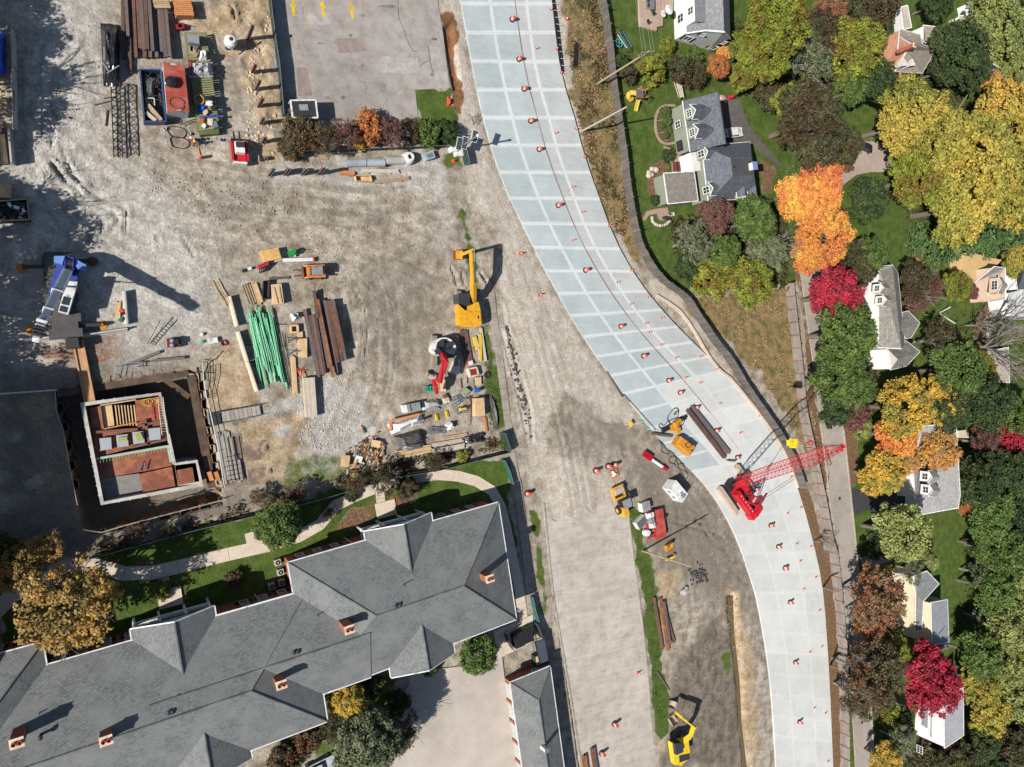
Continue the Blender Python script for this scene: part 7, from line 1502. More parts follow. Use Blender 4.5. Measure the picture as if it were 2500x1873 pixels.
a,b=rows[20][3],rows[22][3];s_=(rows[20][2]-rows[20][3]);mb.mesh([a+s_*.12,b+s_*.12,b+s_*.5,a+s_*.5],[(0,1,2,3)]);mb.mesh([p+Vector((-.03,0,.06))for p in(a+s_*.12,b+s_*.12,b+s_*.5,a+s_*.5)],[(0,1,2,3)]);build('name_plate',mb,white_p,cr)
mb=MB();e=(b-a);q0=a+s_*.31+e*.72+Vector((-.05,0,.1));mb.mesh([q0-s_*.09,q0+e*.14,q0+s_*.09],[(0,1,2)]);build('plate_mark',mb,black,cr)
mb=MB()
for k in range(4):q0=a+s_*.31+e*(.18+k*.12)+Vector((-.05,0,.1));mb.beam(q0-s_*.06,q0+s_*.06,.1,.02)
build('plate_lettering',mb,grey_p,cr)
TS=TIP+hd*.3;mb=MB()
for y in(-.35,.35):mb.tube(TIP+Vector((-hd.y,hd.x,0))*(y-.08),TIP+Vector((-hd.y,hd.x,0))*(y+.08),.42,14)
build('head_sheave',mb,red_p,cr)
G1=W(tY,1720,1090,7.0);G0a,G0b=at(-.6,-1.0,2.4),at(-.6,1.0,2.4);G2=at(-4.4,0,2.9);sx_=Vector((-hd.y,hd.x,0))
for y in(-.75,.75):mb=MB();mb.beam(at(-.8,y*1.2,2.2),G1+sx_*y,.22,.26);build('gantry_leg',mb,red_p,cr);mb=MB();mb.beam(at(-4.3,y,2.8),G1+sx_*y*.9,.14,.16);build('gantry_stay',mb,red_p,cr)
for f_ in(.5,.75,1.0):mb=MB();p_=at(-.8,0,2.2).lerp(G1,f_);mb.beam(p_-sx_*.8,p_+sx_*.8,.16,.2);build('gantry_rung',mb,red_p,cr)
mb=MB();pl=[at(-.8,-.9,2.2).lerp(G1-sx_*.75,.55),at(-.8,.9,2.2).lerp(G1+sx_*.75,.55),at(-.8,.9,2.2).lerp(G1+sx_*.75,.72),at(-.8,-.9,2.2).lerp(G1-sx_*.75,.72)];mb.mesh([p+Vector((0,0,.15))for p in pl],[(0,1,2,3)]);build('white_board',mb,white_p,cr)
BRI=P(1866,1213,9.5);mb=MB();mb.beam(BRI-sx_*.9,BRI+sx_*.9,.22,.3);br=build('bridle',mb,red_p,cr)
for k in range(4):mb=MB();p_=BRI+sx_*(-.7+k*.45);mb.tube(p_-hd*.1,p_+hd*.1,.2,8);build('sheave',mb,dark_p,br)
cab=MB()
for y in(-.7,.7):cab.path([BRI+sx_*y,TIP+sx_*y*.4],.035,4);cab.path([G1+sx_*y*.7,BRI+sx_*y*.6],.03,4)
build('pendant',cab,dark_p,cr)
def hang_z(px):
 lo,hi=.5,tipz-.5
 for _ in range(50):
  m_=(lo+hi)/2;d=Vector((TIP.x,TIP.y,m_));v=d-Vector((0,0,HC));zz=v.x*st-v.z*ct;u_=(v.x*ct+v.z*st)/zz*FPX+1250
  if u_<px:lo=m_
  else:hi=m_
 return lo
hz_=hang_z(1948);bz=hang_z(1987);mb=MB();mb.path([TIP-Vector((0,0,.3)),Vector((TIP.x,TIP.y,hz_))],.035,4);mb.path([TIP+hd*.5,Vector((TIP.x+hd.x*.5,TIP.y+hd.y*.5,bz))],.03,4);build('hoist_line',mb,dark_p,cr)
hk=thing('hook_block','yellow hook block hanging from the red crane boom','hook block',(TIP.x,TIP.y,hz_-1.5));mb=MB();mb.prism([(TIP.x-.2,TIP.y-.75),(TIP.x+.2,TIP.y-.75),(TIP.x+.2,TIP.y+.75),(TIP.x-.2,TIP.y+.75)],hz_-1.5,hz_-.1);mb.prism([(TIP.x-.22,TIP.y-.45),(TIP.x+.22,TIP.y-.45),(TIP.x+.22,TIP.y+.45),(TIP.x-.22,TIP.y+.45)],hz_-2.0,hz_-1.5);build('block',mb,yellow2,hk)
mb=MB();mb.path([Vector((TIP.x,TIP.y,hz_-2)),Vector((TIP.x,TIP.y,hz_-2.4)),Vector((TIP.x,TIP.y+.3,hz_-2.7)),Vector((TIP.x,TIP.y+.1,hz_-3.0)),Vector((TIP.x,TIP.y-.25,hz_-2.8))],.1,6);build('hook',mb,dark_p,hk)
for k in(-1,1):mb=MB();mb.beam(Vector((TIP.x-.22,TIP.y+.28*k,hz_-1.3)),Vector((TIP.x-.22,TIP.y+.28*k,hz_-.5)),.03,.12,0,(1,0,0));build('block_stripe',mb,black,hk)
bl=thing('headache_ball','red weight ball hanging near the red crane boom tip','weight ball',(TIP.x+hd.x*.5,TIP.y+hd.y*.5,bz-.6));mb=MB();mb.sphere((TIP.x+hd.x*.5,TIP.y+hd.y*.5,bz-.3),.42,12);build('ball',mb,paint('dull_red',190,70,60),bl);mb=MB();mb.tube((TIP.x+hd.x*.5,TIP.y+hd.y*.5,bz-1.1),(TIP.x+hd.x*.5,TIP.y+hd.y*.5,bz-.6),.1,6);build('swivel',mb,dark_p,bl)
# ---- blue mobile crane
bc=thing('mobile_crane','blue mobile crane with a long white telescopic boom over the gravel','crane',W(tF,580,1150));c=W(tF,560,1190);f=W(tF,520,870)-W(tF,590,1480);at=L3(c,f)
cg=mat('grimy_carrier',ph(84,82,80),rough=.8,var=.25,sc=1.5)
boxat(bc,'carrier',at,-5.0,5.0,-1.35,1.35,.9,1.5,cg)
for x in(-4.6,-2.6,-.4):
 mb=MB();mb.beam(at(x,-1.7,1.46),at(x,1.7,1.46),1.2,.14);build('deck_plate',mb,cg,bc)
for x in(-4.2,-2.7,2.4,4.0):
 for y in(-1.25,1.25):mb=MB();mb.tube(at(x,y-.25,.65),at(x,y+.25,.65),.65,16);w_=build('wheel',mb,rubber,bc);mb=MB();mb.tube(at(x,y-.27,.65),at(x,y+.27,.65),.3,10);build('rim',mb,grey_p,w_)
boxat(bc,'driver_cab',at,-6.4,-5.0,-1.3,.2,.7,1.9,dark_p,.1)
for(px_,py_),m_ in(((200,935),1),((285,1495),1),((835,880),0),((920,1450),1)):
 p=W(tF,px_,py_);k=(p-c).dot(Vector((f.x,f.y,0)).normalized());mb=MB();mb.beam(at(k,0,.75),p+Vector((0,0,.75)),.4,.4);ot=build('outrigger',mb,dark_p,bc);mb=MB();mb.lathe([(0,.16),(.55,.14),(.6,0)],14,0,p);mb.tube(p,p+Vector((0,0,1.0)),.12,8);build('outrigger_pad',mb,gold_y if m_ else rust,ot)
zz=2.3
def upp(name,pts,z0,z1,m):mb=MB();mb.prism([W(tF,x,y,z1)for x,y in pts],z0,z1);return build(name,mb,m,bc)
upp('superstructure',((520,890),(640,850),(720,900),(690,1060),(610,1200),(430,1180)),1.5,2.1,blue_p);upp('side_deck',((512,900),(590,905),(540,1100),(470,1180),(432,1170)),2.1,2.35,blue_p)
cw=upp('counterweight',((488,828),(582,828),(560,905),(482,882)),1.6,3.1,blue_l);upp('counterweight',((690,862),(772,908),(762,968),(700,950),(672,905)),1.6,3.1,blue_l);upp('counterweight',((582,830),(650,838),(700,865),(680,905),(560,900)),1.6,2.9,blue_p)
for y in(888,958):a,b=W(tF,592,y,2.8),W(tF,655,y+8,2.8);mb=MB();mb.tube(a,b,.52,16);w_=build('winch_drum',mb,black,bc);mb=MB();d_=(b-a).normalized();mb.tube(a-d_*.1,a,.62,16);mb.tube(b,b+d_*.1,.62,16);build('winch_flange',mb,blue_p,w_)
for x,y in((680,910),(690,945),(655,985),(685,995)):mb=MB();mb.box(tuple(W(tF,x,y,2.7)),(.5,.35,.6),x*.1);build('hydraulic_motor',mb,blue_p,bc)
cb=upp('cab',((612,1055),(695,1060),(680,1130),(612,1352),(522,1330),(570,1150)),1.7,3.1,white_p)
for pts in(((572,1190),(640,1205),(620,1275),(550,1260)),((545,1272),(615,1290),(600,1340),(530,1322))):mb=MB();mb.prism([W(tF,x,y,3.14)for x,y in pts],3.05,3.13);build('cab_window',mb,vh,cb)
boomw=paint('boom_white',214,220,228,rough=.4)
B0,B1=W(tF,600,985,4.2),W(tF,352,1478,11.5)
d=(B1-B0);mb=MB();segs=[(0,.4,1.0),(.38,.72,.86),(.7,1.0,.72)]
for k,(a,b,w_)in enumerate(segs):
 mb=MB();mb.beam(B0.lerp(B1,a),B0.lerp(B1,b),w_,w_*1.15);sg=build('boom_section',mb,boomw,bc);mb=MB();mb.beam(B0.lerp(B1,b-.015),B0.lerp(B1,b),w_+.12,w_*1.15+.12);build('section_collar',mb,white_p,sg)
 s_=d.cross(Vector((0,0,1))).normalized();up_=s_.cross(d.normalized())
 mb=MB();mb.beam(B0.lerp(B1,a)+up_*(w_*.58),B0.lerp(B1,b)+up_*(w_*.58),.5,.03,0,up_);build('grey_top',mb,mat('grey_boom_top',ph(150,162,178),rough=.5),sg)
HD=W(tF,322,1585,12.4);mb=MB();mb.beam(B1,HD,.62,.7);h_=build('boom_head',mb,white_p,bc)
for f_ in(.2,.45,.75):p_=B1.lerp(HD,f_);mb=MB();mb.tube(p_-s_*.5+up_*.3,p_+s_*.5+up_*.3,.22,10);build('sheave',mb,dark_p,h_)
mb=MB();mb.beam(B0.lerp(B1,.93)+s_*.5+up_*.4,B0.lerp(B1,.93)-s_*.5+up_*.4,.3,.5);mb.beam(HD,HD+(HD-B1).normalized()*.9,.06,.06);build('head_bracket',mb,white_p,h_)
cyl(bc,W(tF,560,1080,2.3),B0.lerp(B1,.35)-up_*.5)
# ================================================================ YARD CLUTTER
def tarp(name,label,t,pts,z0,z1,m,cat='tarpaulin',n=14,rough_=.12,seed=1,edge=.25):
 """a draped sheet over a four cornered heap: creased top that falls to z0 at the rim"""
 q=[W(t,*p,z1)for p in pts];rr=random.Random(seed);ng=[[rr.gauss(0,1)for _ in range(n+1)]for _ in range(n+1)];mb=MB();vs=[]
 for i in range(n+1):
  for j in range(n+1):
   u,v=i/n,j/n;p=q[0].lerp(q[1],u).lerp(q[3].lerp(q[2],u),v);e=min(u,1-u,v,1-v)/edge;k=min(1,e);k=k*k*(3-2*k)
   a=sum(ng[min(n,max(0,i+d1))][min(n,max(0,j+d2))]for d1 in(-1,0,1)for d2 in(-1,0,1))/5
   b=ng[i][j]*.5;vs.append((p.x+a*.04,p.y+b*.04,z0+(z1-z0)*k+(a*.8+b*.4)*rough_*max(.25,k)))
 fs=[(i*(n+1)+j,(i+1)*(n+1)+j,(i+1)*(n+1)+j+1,i*(n+1)+j+1)for i in range(n)for j in range(n)]
 mb.mesh(vs,[x[::-1]if(Vector(vs[x[1]])-Vector(vs[x[0]])).cross(Vector(vs[x[2]])-Vector(vs[x[1]])).z<0 else x for x in fs]);return mono(name,mb,m,label,cat)
tar_bk=mat('black_plastic',(.014,.014,.016),rough=.28,spec=.6);tar_gr=mat('grey_plastic',ph(120,116,114),rough=.4,var=.2);tar_wh=mat('white_plastic',ph(236,236,232),rough=.4,var=.08);tar_cl=mat('clear_plastic',ph(176,176,174),rough=.3,var=.2);tar_bl=mat('blue_tarp',ph(24,96,214),rough=.4,var=.2)
tar_dk=mat('dark_grey_tarp',ph(84,80,78),rough=.5,var=.2)
tarp('tarpaulin','long black plastic tarpaulin wrapped over a crane boom section',tA,[(898,155),(1070,175),(1075,740),(930,735)],.2,1.7,tar_bk,n=20,rough_=.22,seed=3)
for k,(x0,y0,x1,y1)in enumerate(((960,660,1070,590),(935,420,935,540),(910,545,975,640))):mb=MB();mb.beam(W(tA,x0,y0,1.8),W(tA,x1,y1,1.8),.12,.1);mono('batten',mb,grey_p,['slanting','upright','lower left'][k]+' grey batten holding down the long black tarpaulin','lumber')
bb=thing('boom_section','black lattice boom section lying on the gravel below the black tarpaulin','crane boom',W(tA,1050,1050));lattice(bb,'lattice',W(tA,1035,750,1.0),W(tA,1062,1405,1.0),lambda f:(.95,1.0),9,black,.07,.045)
mb=MB()
for x0,y0,x1,y1 in((935,885,1040,870),(850,945,990,908),(948,1130,962,990)):mb.beam(W(tA,x0,y0,.15),W(tA,x1,y1,.15),.12,.14)
tag(mono('timber_scrap',mb,wood_dark,'loose dark timbers lying left of the black boom section','lumber'),kind='stuff')
# open scrap dumpster and red container
navy=paint('navy_paint',58,84,124)
db=thing('dumpster','open dark blue dumpster full of scrap beside the red container','dumpster',W(tA,1370,880));q=[W(tA,x,y,1.5)for x,y in((1258,625),(1445,628),(1492,1092),(1298,1092))]
for a,b in zip(q,q[1:]+q[:1]):mb=MB();mb.beam(a-Vector((0,0,.75)),b-Vector((0,0,.75)),.08,1.5);build('side',mb,navy,db);mb=MB();mb.beam(a,b,.16,.14);build('rim',mb,navy,db)
mb=MB();mb.prism(q,.05,.15);build('floor',mb,dark_p,db)
scr=mat('scrap_metal',ph(96,80,72),rough=.8,var=.5,sc=5);mb=MB();rr=random.Random(4)
for k in range(70):u,v=rr.uniform(.1,.9),rr.uniform(.08,.6);p=q[0].lerp(q[1],u).lerp(q[3].lerp(q[2],u),v);a=rr.uniform(0,6.3);p.z=rr.uniform(.5,1.25);e=p+Vector((cos(a)*.55,sin(a)*.55,rr.uniform(-.2,.2)));mb.tube(p,e,.035,4)
tag(mono('scrap_rods',mb,scr,'tangled rusty rods in the blue dumpster','scrap metal'),kind='stuff')
tarp('wire_mesh_roll','dark wire mesh sheet lying in the blue dumpster',tA,[(1290,690),(1400,690),(1370,860),(1300,860)],.9,1.2,mat('mesh_grey',ph(92,98,94),var=.3,sc=8),'wire mesh',8,.08,6)
for k,(x0,y0,x1,y1)in enumerate(((1320,960,1400,1080),(1330,940,1450,1080),(1310,1010,1400,1085))):mb=MB();mb.beam(W(tA,x0,y0,1.0+.15*k),W(tA,x1,y1,1.0+.1*k),.45,.06);mono('board_offcut',mb,wood_mid if k<2 else wood_pale,['tan board','upper tan board','pale board'][k]+' offcut in the lower end of the blue dumpster','lumber')
mb=MB();mb.beam(W(tA,1310,880,1.1),W(tA,1385,885,1.1),.1,.1);mb.beam(W(tA,1310,880,1.1),W(tA,1325,950,1.1),.1,.1);mb.beam(W(tA,1385,885,1.1),W(tA,1390,950,1.1),.1,.1);mono('metal_frame',mb,white_p,'white metal frame lying in the blue dumpster','frame')
rc=thing('shipping_container','red roofed shipping container with white end beside the scrap dumpster','shipping container',W(tA,1580,800));ctop=[W(tA,x,y,2.6)for x,y in((1465,560),(1657,582),(1703,1003),(1502,1003))];mb=MB();mb.prism(ctop,.12,2.55);build('shell',mb,paint('container_grey',196,196,194),rc)
redc=mat('container_red',ph(168,74,58),rough=.6,var=.14,sc=1.5,col2=ph(182,100,84));mb=MB();mb.prism(ctop,2.55,2.6);build('roof',mb,redc,rc)
for k in range(18):f_=(k+.5)/18;mb=MB();a,b=ctop[0].lerp(ctop[3],f_),ctop[1].lerp(ctop[2],f_);mb.beam(a.lerp(b,.02)+Vector((0,0,.015)),a.lerp(b,.98)+Vector((0,0,.015)),.16,.05);build('roof_rib',mb,redc,rc)
def lettering(t,x0,y0,n,dx,dy,z,m,parent,s=.18,nm='lettering'):
 mb=MB();rr=random.Random(n)
 for k in range(n):p=W(t,x0+dx*k,y0+dy*k,z);mb.box((p.x,p.y,z),(s*.25,s,.02),0);mb.box((p.x+s*.2,p.y+rr.choice((-.3,.3,0))*s,z),(s*.3,s*.22,.021),0)
 o=build(nm,mb,m,parent);tag(o,kind='stuff');return o
lettering(tA,1535,577,7,8,.5,2.64,white_p,rc,.2);lettering(tA,1590,990,6,8,0,2.64,white_p,rc,.14)
mb=MB();c=W(tA,1535,735,3.1);mb.sphere(c,.7,8,0,1,1.1,.6);mb.sphere(c+Vector((.3,.4,-.1)),.4,6);mb.sphere(c+Vector((-.4,-.2,-.2)),.35,6);mono('black_bag',mb,tar_bk,'black plastic bag on the red container roof','bag')
mb=MB();c=W(tA,1590,925,2.66);mb.path([c+Vector((cos(a)*.85,sin(a)*.7,0))for a in np.linspace(0,6.1,16)]+[c+Vector((.8,-.5,0)),c+Vector((.5,-.9,0))],.07,5);mono('chain_sling',mb,rust,'rusty chain sling lying on the red container roof','chain')
for k,(x,y)in enumerate(((1590,1190),(1610,1285))):
 mb=MB();c=W(tA,x,y,.06);mb.path([c+Vector((cos(a)*(1.1+.12*sin(3*a+k)),sin(a)*(.8+.1*cos(2*a)),.01*a))for a in np.linspace(0,12.5,50)],.04,4);mono('hose',mb,rubber,('upper' if k==0 else 'lower')+' loop of black hose lying below the red container','hose')
 # green flatbed with gear
mossy=mat('mossy_planks',ph(134,140,92),rough=.9,var=.25,sc=2,col2=ph(160,144,110));ft=thing('flatbed_trailer','green planked flatbed trailer loaded with hoses, sheets and tools','trailer',W(tA,1810,700))
fa,fb,fc_,fd=[W(tA,x,y,1.1)for x,y in((1665,285),(1850,285),(1970,1150),(1780,1180))]
for k in range(42):f0,f1=k/42+.003,(k+1)/42-.003;mb=MB();mb.prism([fa.lerp(fd,f0),fb.lerp(fc_,f0),fb.lerp(fc_,f1),fa.lerp(fd,f1)],1.0,1.1);build('plank',mb,mossy,ft)
for a,b in((fa,fd),(fb,fc_)):mb=MB();mb.beam(a-Vector((0,0,.2)),b-Vector((0,0,.2)),.15,.3);build('side_rail',mb,paint('trailer_green',96,110,66),ft)
for f_ in(.4,.55):
 for e_ in(.06,.94):p=fa.lerp(fd,f_).lerp(fb.lerp(fc_,f_),e_);mb=MB();mb.tube((p.x-.15,p.y,.45),(p.x+.15,p.y,.45),.45,12);build('wheel',mb,rubber,ft)
mb=MB();mb.prism([W(tA,x,y,1.0)for x,y in((1785,1165),(1965,1140),(1970,1200),(1800,1215))],.2,1.0);build('rear_panel',mb,MATS['trailer_green'],ft)
def pile_box(label,cat,name,t,x,y,z0,sz,m,rz=0.0,kind=None,extra=None):
 c=W(t,x,y,z0+sz[2]);r=thing(name,label,cat,(c.x,c.y,z0));mb=MB();mb.box((c.x,c.y,z0+sz[2]/2),sz,rz);build('shell',mb,m,r)
 mb=MB();mb.box((c.x,c.y,z0+sz[2]+.03),(sz[0]*.92,sz[1]*.92,.06),rz);build('lid',mb,extra or m,r);return r
pile_box('silver air compressor on the upper end of the flatbed','compressor','compressor',tA,1740,350,1.1,(1.4,1.1,.8),galv,.05,None,grey_p)
tarp('white_sack','white bulk sack on the flatbed below the compressor',tA,[(1795,435),(1865,435),(1865,520),(1795,520)],1.1,1.9,tar_wh,'sack',8,.1,8);tarp('plastic_sheet','grey white plastic sheeting heaped on the flatbed',tA,[(1710,530),(1910,545),(1915,680),(1700,680)],1.15,1.8,tar_cl,'plastic sheet',14,.25,9)
mb=MB()
for k in range(4):mb.beam(W(tA,1695+k*8,535,1.5),W(tA,1705+k*12,680,1.5),.08,.1)
for k in range(4):mb.beam(W(tA,1695,550+k*38,1.5),W(tA,1800,560+k*38,1.5),.06,.08)
mono('red_rack',mb,paint('dark_red',140,30,52),'dark red metal rack beside the plastic sheeting on the flatbed','rack')
mb=MB()
for z,n_ in((1.2,0),(1.32,1)):c=W(tA,1790,895,z);mb.path([c+Vector((cos(a)*.55,sin(a)*.62,0))for a in np.linspace(0,2*pi,20)],.09,6)
mono('hose_coil',mb,paint('hose_gold',200,150,70),'tan coil of hose on the flatbed','hose')
tarp('black_bag','black plastic heap on the flatbed beside the hose coil',tA,[(1820,850),(1920,840),(1930,900),(1830,910)],1.1,1.8,tar_bk,'bag',8,.12,10);tarp('blue_sheet','blue plastic sheet on the flatbed below the hose coil',tA,[(1780,935),(1850,940),(1850,1000),(1785,1005)],1.1,1.4,tar_bl,'plastic sheet',8,.08,11)
mb=MB();mb.tube(W(tA,1798,1050,1.3),W(tA,1968,1040,1.3),.13,8);mono('blue_pipe',mb,paint('pipe_blue',40,96,190),'blue pipe lying across the flatbed','pipe')
for k,(x,y,m_,s_,lb)in enumerate(((1880,930,white_p,.8,'white machine part'),(1925,970,black,.7,'black cable drum'),(1850,1010,wood_new,.6,'tan board offcut'),(1820,1080,orange,.45,'orange bucket'),(1890,1100,cream_p,.8,'cream tool tray'),(1930,1120,galv,.8,'grey metal tray'),(1835,1130,white_p,.5,'white pail'),(1740,460,wood_mid,1.1,'tan plywood sheet'),(1745,440,galv,.9,'silver pipe rack'))):
 mb=MB();c=W(tA,x,y,1.35);mb.box((c.x,c.y,1.3),(s_,s_*.8,.35),.4*k);mb.box((c.x+.1,c.y,1.5),(s_*.5,s_*.3,.2),.7*k);mono('gear',mb,m_,lb+' among the gear on the flatbed','gear')
for k,(x,y,m_,lb)in enumerate(((1990,1265,paint('bucket_blue',40,130,200),'blue bucket on the ground right of the flatbed end'),(1760,1262,MATS['bucket_blue'],'blue bucket beside the worker'),(1700,1210,white_p,'white bucket left of the worker'),(1785,1275,paint('bucket_teal',80,170,200),'pale blue bucket in front of the worker'),(1480,1165,white_p,'white bucket near the dumpster corner'))):
 mb=MB();mb.lathe([(0,.02),(.17,.02),(.2,.42),(.18,.42),(.16,.1),(0,.1)],12,0,W(tA,x,y));mono('bucket',mb,m_,lb,'bucket')
mb=MB();mb.lathe([(.0,1.15),(.12,1.1),(.2,.9),(.2,.1),(.16,0)],10,0,W(tA,1800,1420));mono('gas_cylinder',mb,orange,'small orange gas cylinder on the dirt','gas cylinder');mb=MB();mb.path([W(tA,1795,1390,.08),W(tA,1785,1340,.05),W(tA,1790,1300,.05),W(tA,1782,1285,.05)],.06,5);mono('hose',mb,gold_y,'tan hose leading to the small gas cylinder','hose')
for i,(x,y)in enumerate(((1630,230),(1610,245))):mb=MB();c=W(tA,x,y,.5);mb.box((c.x,c.y,.35),(.7,.6,.6),.3*i);mb.beam(c,c+Vector((1.2*(i==0),.3,0)),.08,.08);mono('red_pump',mb,paint('pump_red',150,40,44),('right' if i==0 else 'left')+' small red pump beside the timber mats','pump')
lt=thing('light_mast','white cement tank with a slanted mast right of the flatbed','tank',W(tB,240,400));c=W(tB,215,420);mb=MB();mb.lathe([(0,0),(.35,.05),(.75,1.2),(.78,2.0),(.5,2.4),(0,2.45)],18,0,c);build('tank_shell',mb,white_p,lt);mb=MB();mb.beam(W(tB,230,475,.8),W(tB,300,320,2.8),.12,.14);build('mast',mb,galv,lt);mb=MB();mb.lathe([(0,2.47),(.25,2.46),(.25,2.4)],12,0,c);build('hatch',mb,dark_p,lt)
mb=MB();mb.lathe([(0,.9),(.3,.88),(.3,0)],12,0,W(tB,200,430));mono('blue_drum',mb,paint('drum_blue',28,60,130),'dark blue drum in the shade below the white tank','drum')
# left frame edge
tarp('tarpaulin','bright blue tarpaulin at the left frame edge',tA,[(-60,260),(42,262),(42,640),(-60,640)],.3,1.4,tar_bl,n=12,rough_=.2,seed=12)
cg_=thing('rebar_cage','yellow painted steel frame at the left frame edge','frame',W(tA,20,900));mb=MB()
for y in(775,870,955,1010):mb.beam(W(tA,-30,y,1.2),W(tA,60,y,1.2),.1,.12)
for x in(5,55):mb.beam(W(tA,x,775,1.2),W(tA,x,1015,1.2),.1,.12);mb.beam(W(tA,x,775,0),W(tA,x,775,1.2),.1,.1);mb.beam(W(tA,x,1015,0),W(tA,x,1015,1.2),.1,.1)
build('frame',mb,lad_m,cg_)
hr=thing('guard_frame','standing black pipe guard frame beside the left concrete barrier','guard frame',W(tA,120,900));mb=MB()
for x,y in((125,815),(125,985)):mb.tube(W(tA,x,y),W(tA,x,y,2.0),.05,5)
for z in(.9,1.9):mb.tube(W(tA,125,815,z),W(tA,125,985,z),.05,5)
build('pipe_frame',mb,black,hr)
beams(tA,[(-20,1110,30,1480,.3),(10,1105,60,1480,.4),(-40,1110,-5,1480,.3)],.4,.4,'dark shaded beam at the left frame edge, %s one','left edge beams',[dark_p,pitb])
sd=thing('scrap_bin','open bin full of black and white scrap at the left frame edge','dumpster',W(tF,100,430));q=[W(tF,x,y,1.5)for x,y in((-120,345),(245,315),(265,500),(-110,520))]
for a,b in zip(q,q[1:]+q[:1]):mb=MB();mb.beam(a-Vector((0,0,.75)),b-Vector((0,0,.75)),.08,1.5);build('side',mb,pitb,sd);mb=MB();mb.beam(a,b,.14,.1);build('rim',mb,wood_mid,sd)
rr=random.Random(8)
for nm,m_,n_,lb in(('dark_scrap',black,60,'black bagged scrap heaped in the left edge bin'),('pale_scrap',tar_wh,16,'white rags and bottles in the left edge bin')):
 mb=MB()
 for k in range(n_):u,v=rr.uniform(.05,.95),rr.uniform(.1,.9);u=u if n_>20 else rr.uniform(.5,.92);p=q[0].lerp(q[1],u).lerp(q[3].lerp(q[2],u),v);mb.box((p.x,p.y,rr.uniform(.9,1.4)),(rr.uniform(.2,.7),rr.uniform(.1,.4),rr.uniform(.1,.4)),rr.uniform(0,3))
 tag(mono(nm,mb,m_,lb,'scrap'),kind='stuff')
pile_box('tan plywood box at the left frame edge above the scrap bin','box','plywood_box',tF,15,240,0,(1.6,1.6,1.3),ply_m,0)
# centre yard
pile_box('yellow tan timber crate on the dirt','crate','timber_crate',tG,718,318,0,(2.4,1.5,.9),paint('crate_yellow',226,180,108),.3);
rk=thing('red_rack','red steel panel rack leaning beside the yellow tan crate','rack',W(tG,635,440));mb=MB();mb.prism([W(tG,x,y,1.0)for x,y in((575,430),(690,385),(690,425),(590,470))],.1,1.0);build('red_panel',mb,paint('rack_red',176,46,60),rk);mb=MB()
for k in range(5):mb.beam(W(tG,590+k*22,470-k*10,.95),W(tG,590+k*22,515-k*6,.1),.1,.1)
build('bars',mb,dark_p,rk)
gm=thing('green_mixer','small green mixer machine beside the yellow tan crate','mixer',W(tG,945,300));mb=MB();mb.box(tuple(W(tG,940,300,.5)),(1.0,.7,.6),.4);mb.box(tuple(W(tG,960,280,.9)),(.5,.5,.5),.8);build('housing',mb,paint('mixer_green',30,150,66),gm);mb=MB();mb.path([W(tG,975,290,.6),W(tG,1060,270,.9),W(tG,1100,300,.9)],.04,5);build('handle',mb,dark_p,gm)
mb=MB()
for x,y in((915,325),(970,325)):p=W(tG,x,y,.2);mb.tube(p-Vector((.1,0,0)),p+Vector((.1,0,0)),.2,10)
build('wheel',mb,white_p,gm)
mb=MB();mb.beam(W(tG,845,380,.25),W(tG,1160,370,.25),.5,.45);b_=mono('white_beam',mb,white_p,'long white box beam with a red end on the dirt','beam');mb=MB();mb.beam(W(tG,1160,370,.26),W(tG,1178,369,.26),.53,.48);build('end_cap',mb,orange,b_)
mb=MB();mb.beam(W(tG,690,395,.2),W(tG,840,360,.2),.5,.3);mono('grey_plank',mb,wk,'grey plank between the red rack and the white beam','plank');mb=MB();mb.beam(W(tG,695,575,.1),W(tG,912,565,.1),.35,.2);mono('grey_timber',mb,wood_dark,'dark timber lying left of the orange loader','timber')
for k,(x,y,m_)in enumerate(((482,470,white_p),(425,490,black))):mb=MB();mb.box(tuple(W(tG,x,y,.2)),(.5,.4,.4),.3);mb.box(tuple(W(tG,x+10,y-8,.45)),(.25,.2,.12),.5);mono('jug',mb,m_,('white' if k==0 else 'black')+' jug on the ground left of the red rack','jug')
sb=thing('steel_box','long open dark steel box of scrap rods beside the plywood stack','steel box',W(tG,665,690));q=[W(tG,x,y,.8)for x,y in((635,600),(702,598),(690,795),(625,785))]
for a,b in zip(q,q[1:]+q[:1]):mb=MB();mb.beam(a-Vector((0,0,.4)),b-Vector((0,0,.4)),.07,.8);build('side',mb,dark_p,sb)
mb=MB();mb.prism(q,.02,.3);build('floor',mb,scr,sb)
tarp('white_sack','white bulk bag with a green tarp strip between rebar and beams',tG,[(930,950),(1010,930),(1048,985),(965,1040)],.05,.9,tar_wh,'sack',10,.12,14);mb=MB();mb.beam(W(tG,955,960,1.0),W(tG,1005,1000,1.0),.3,.08);mono('green_strip',mb,teal_net,'dark green tarp strip on the white bulk bag','tarp')
bx=thing('wooden_box','open wooden box with a dark inside below the white bulk bag','box',W(tG,975,1115));q=[W(tG,x,y,.7)for x,y in((930,1085),(1005,1078),(1008,1150),(935,1158))]
for a,b in zip(q,q[1:]+q[:1]):mb=MB();mb.beam(a-Vector((0,0,.35)),b-Vector((0,0,.35)),.2,.7);build('side',mb,wood_new,bx)
mb=MB();mb.prism(q,0,.08);build('floor',mb,rust,bx)
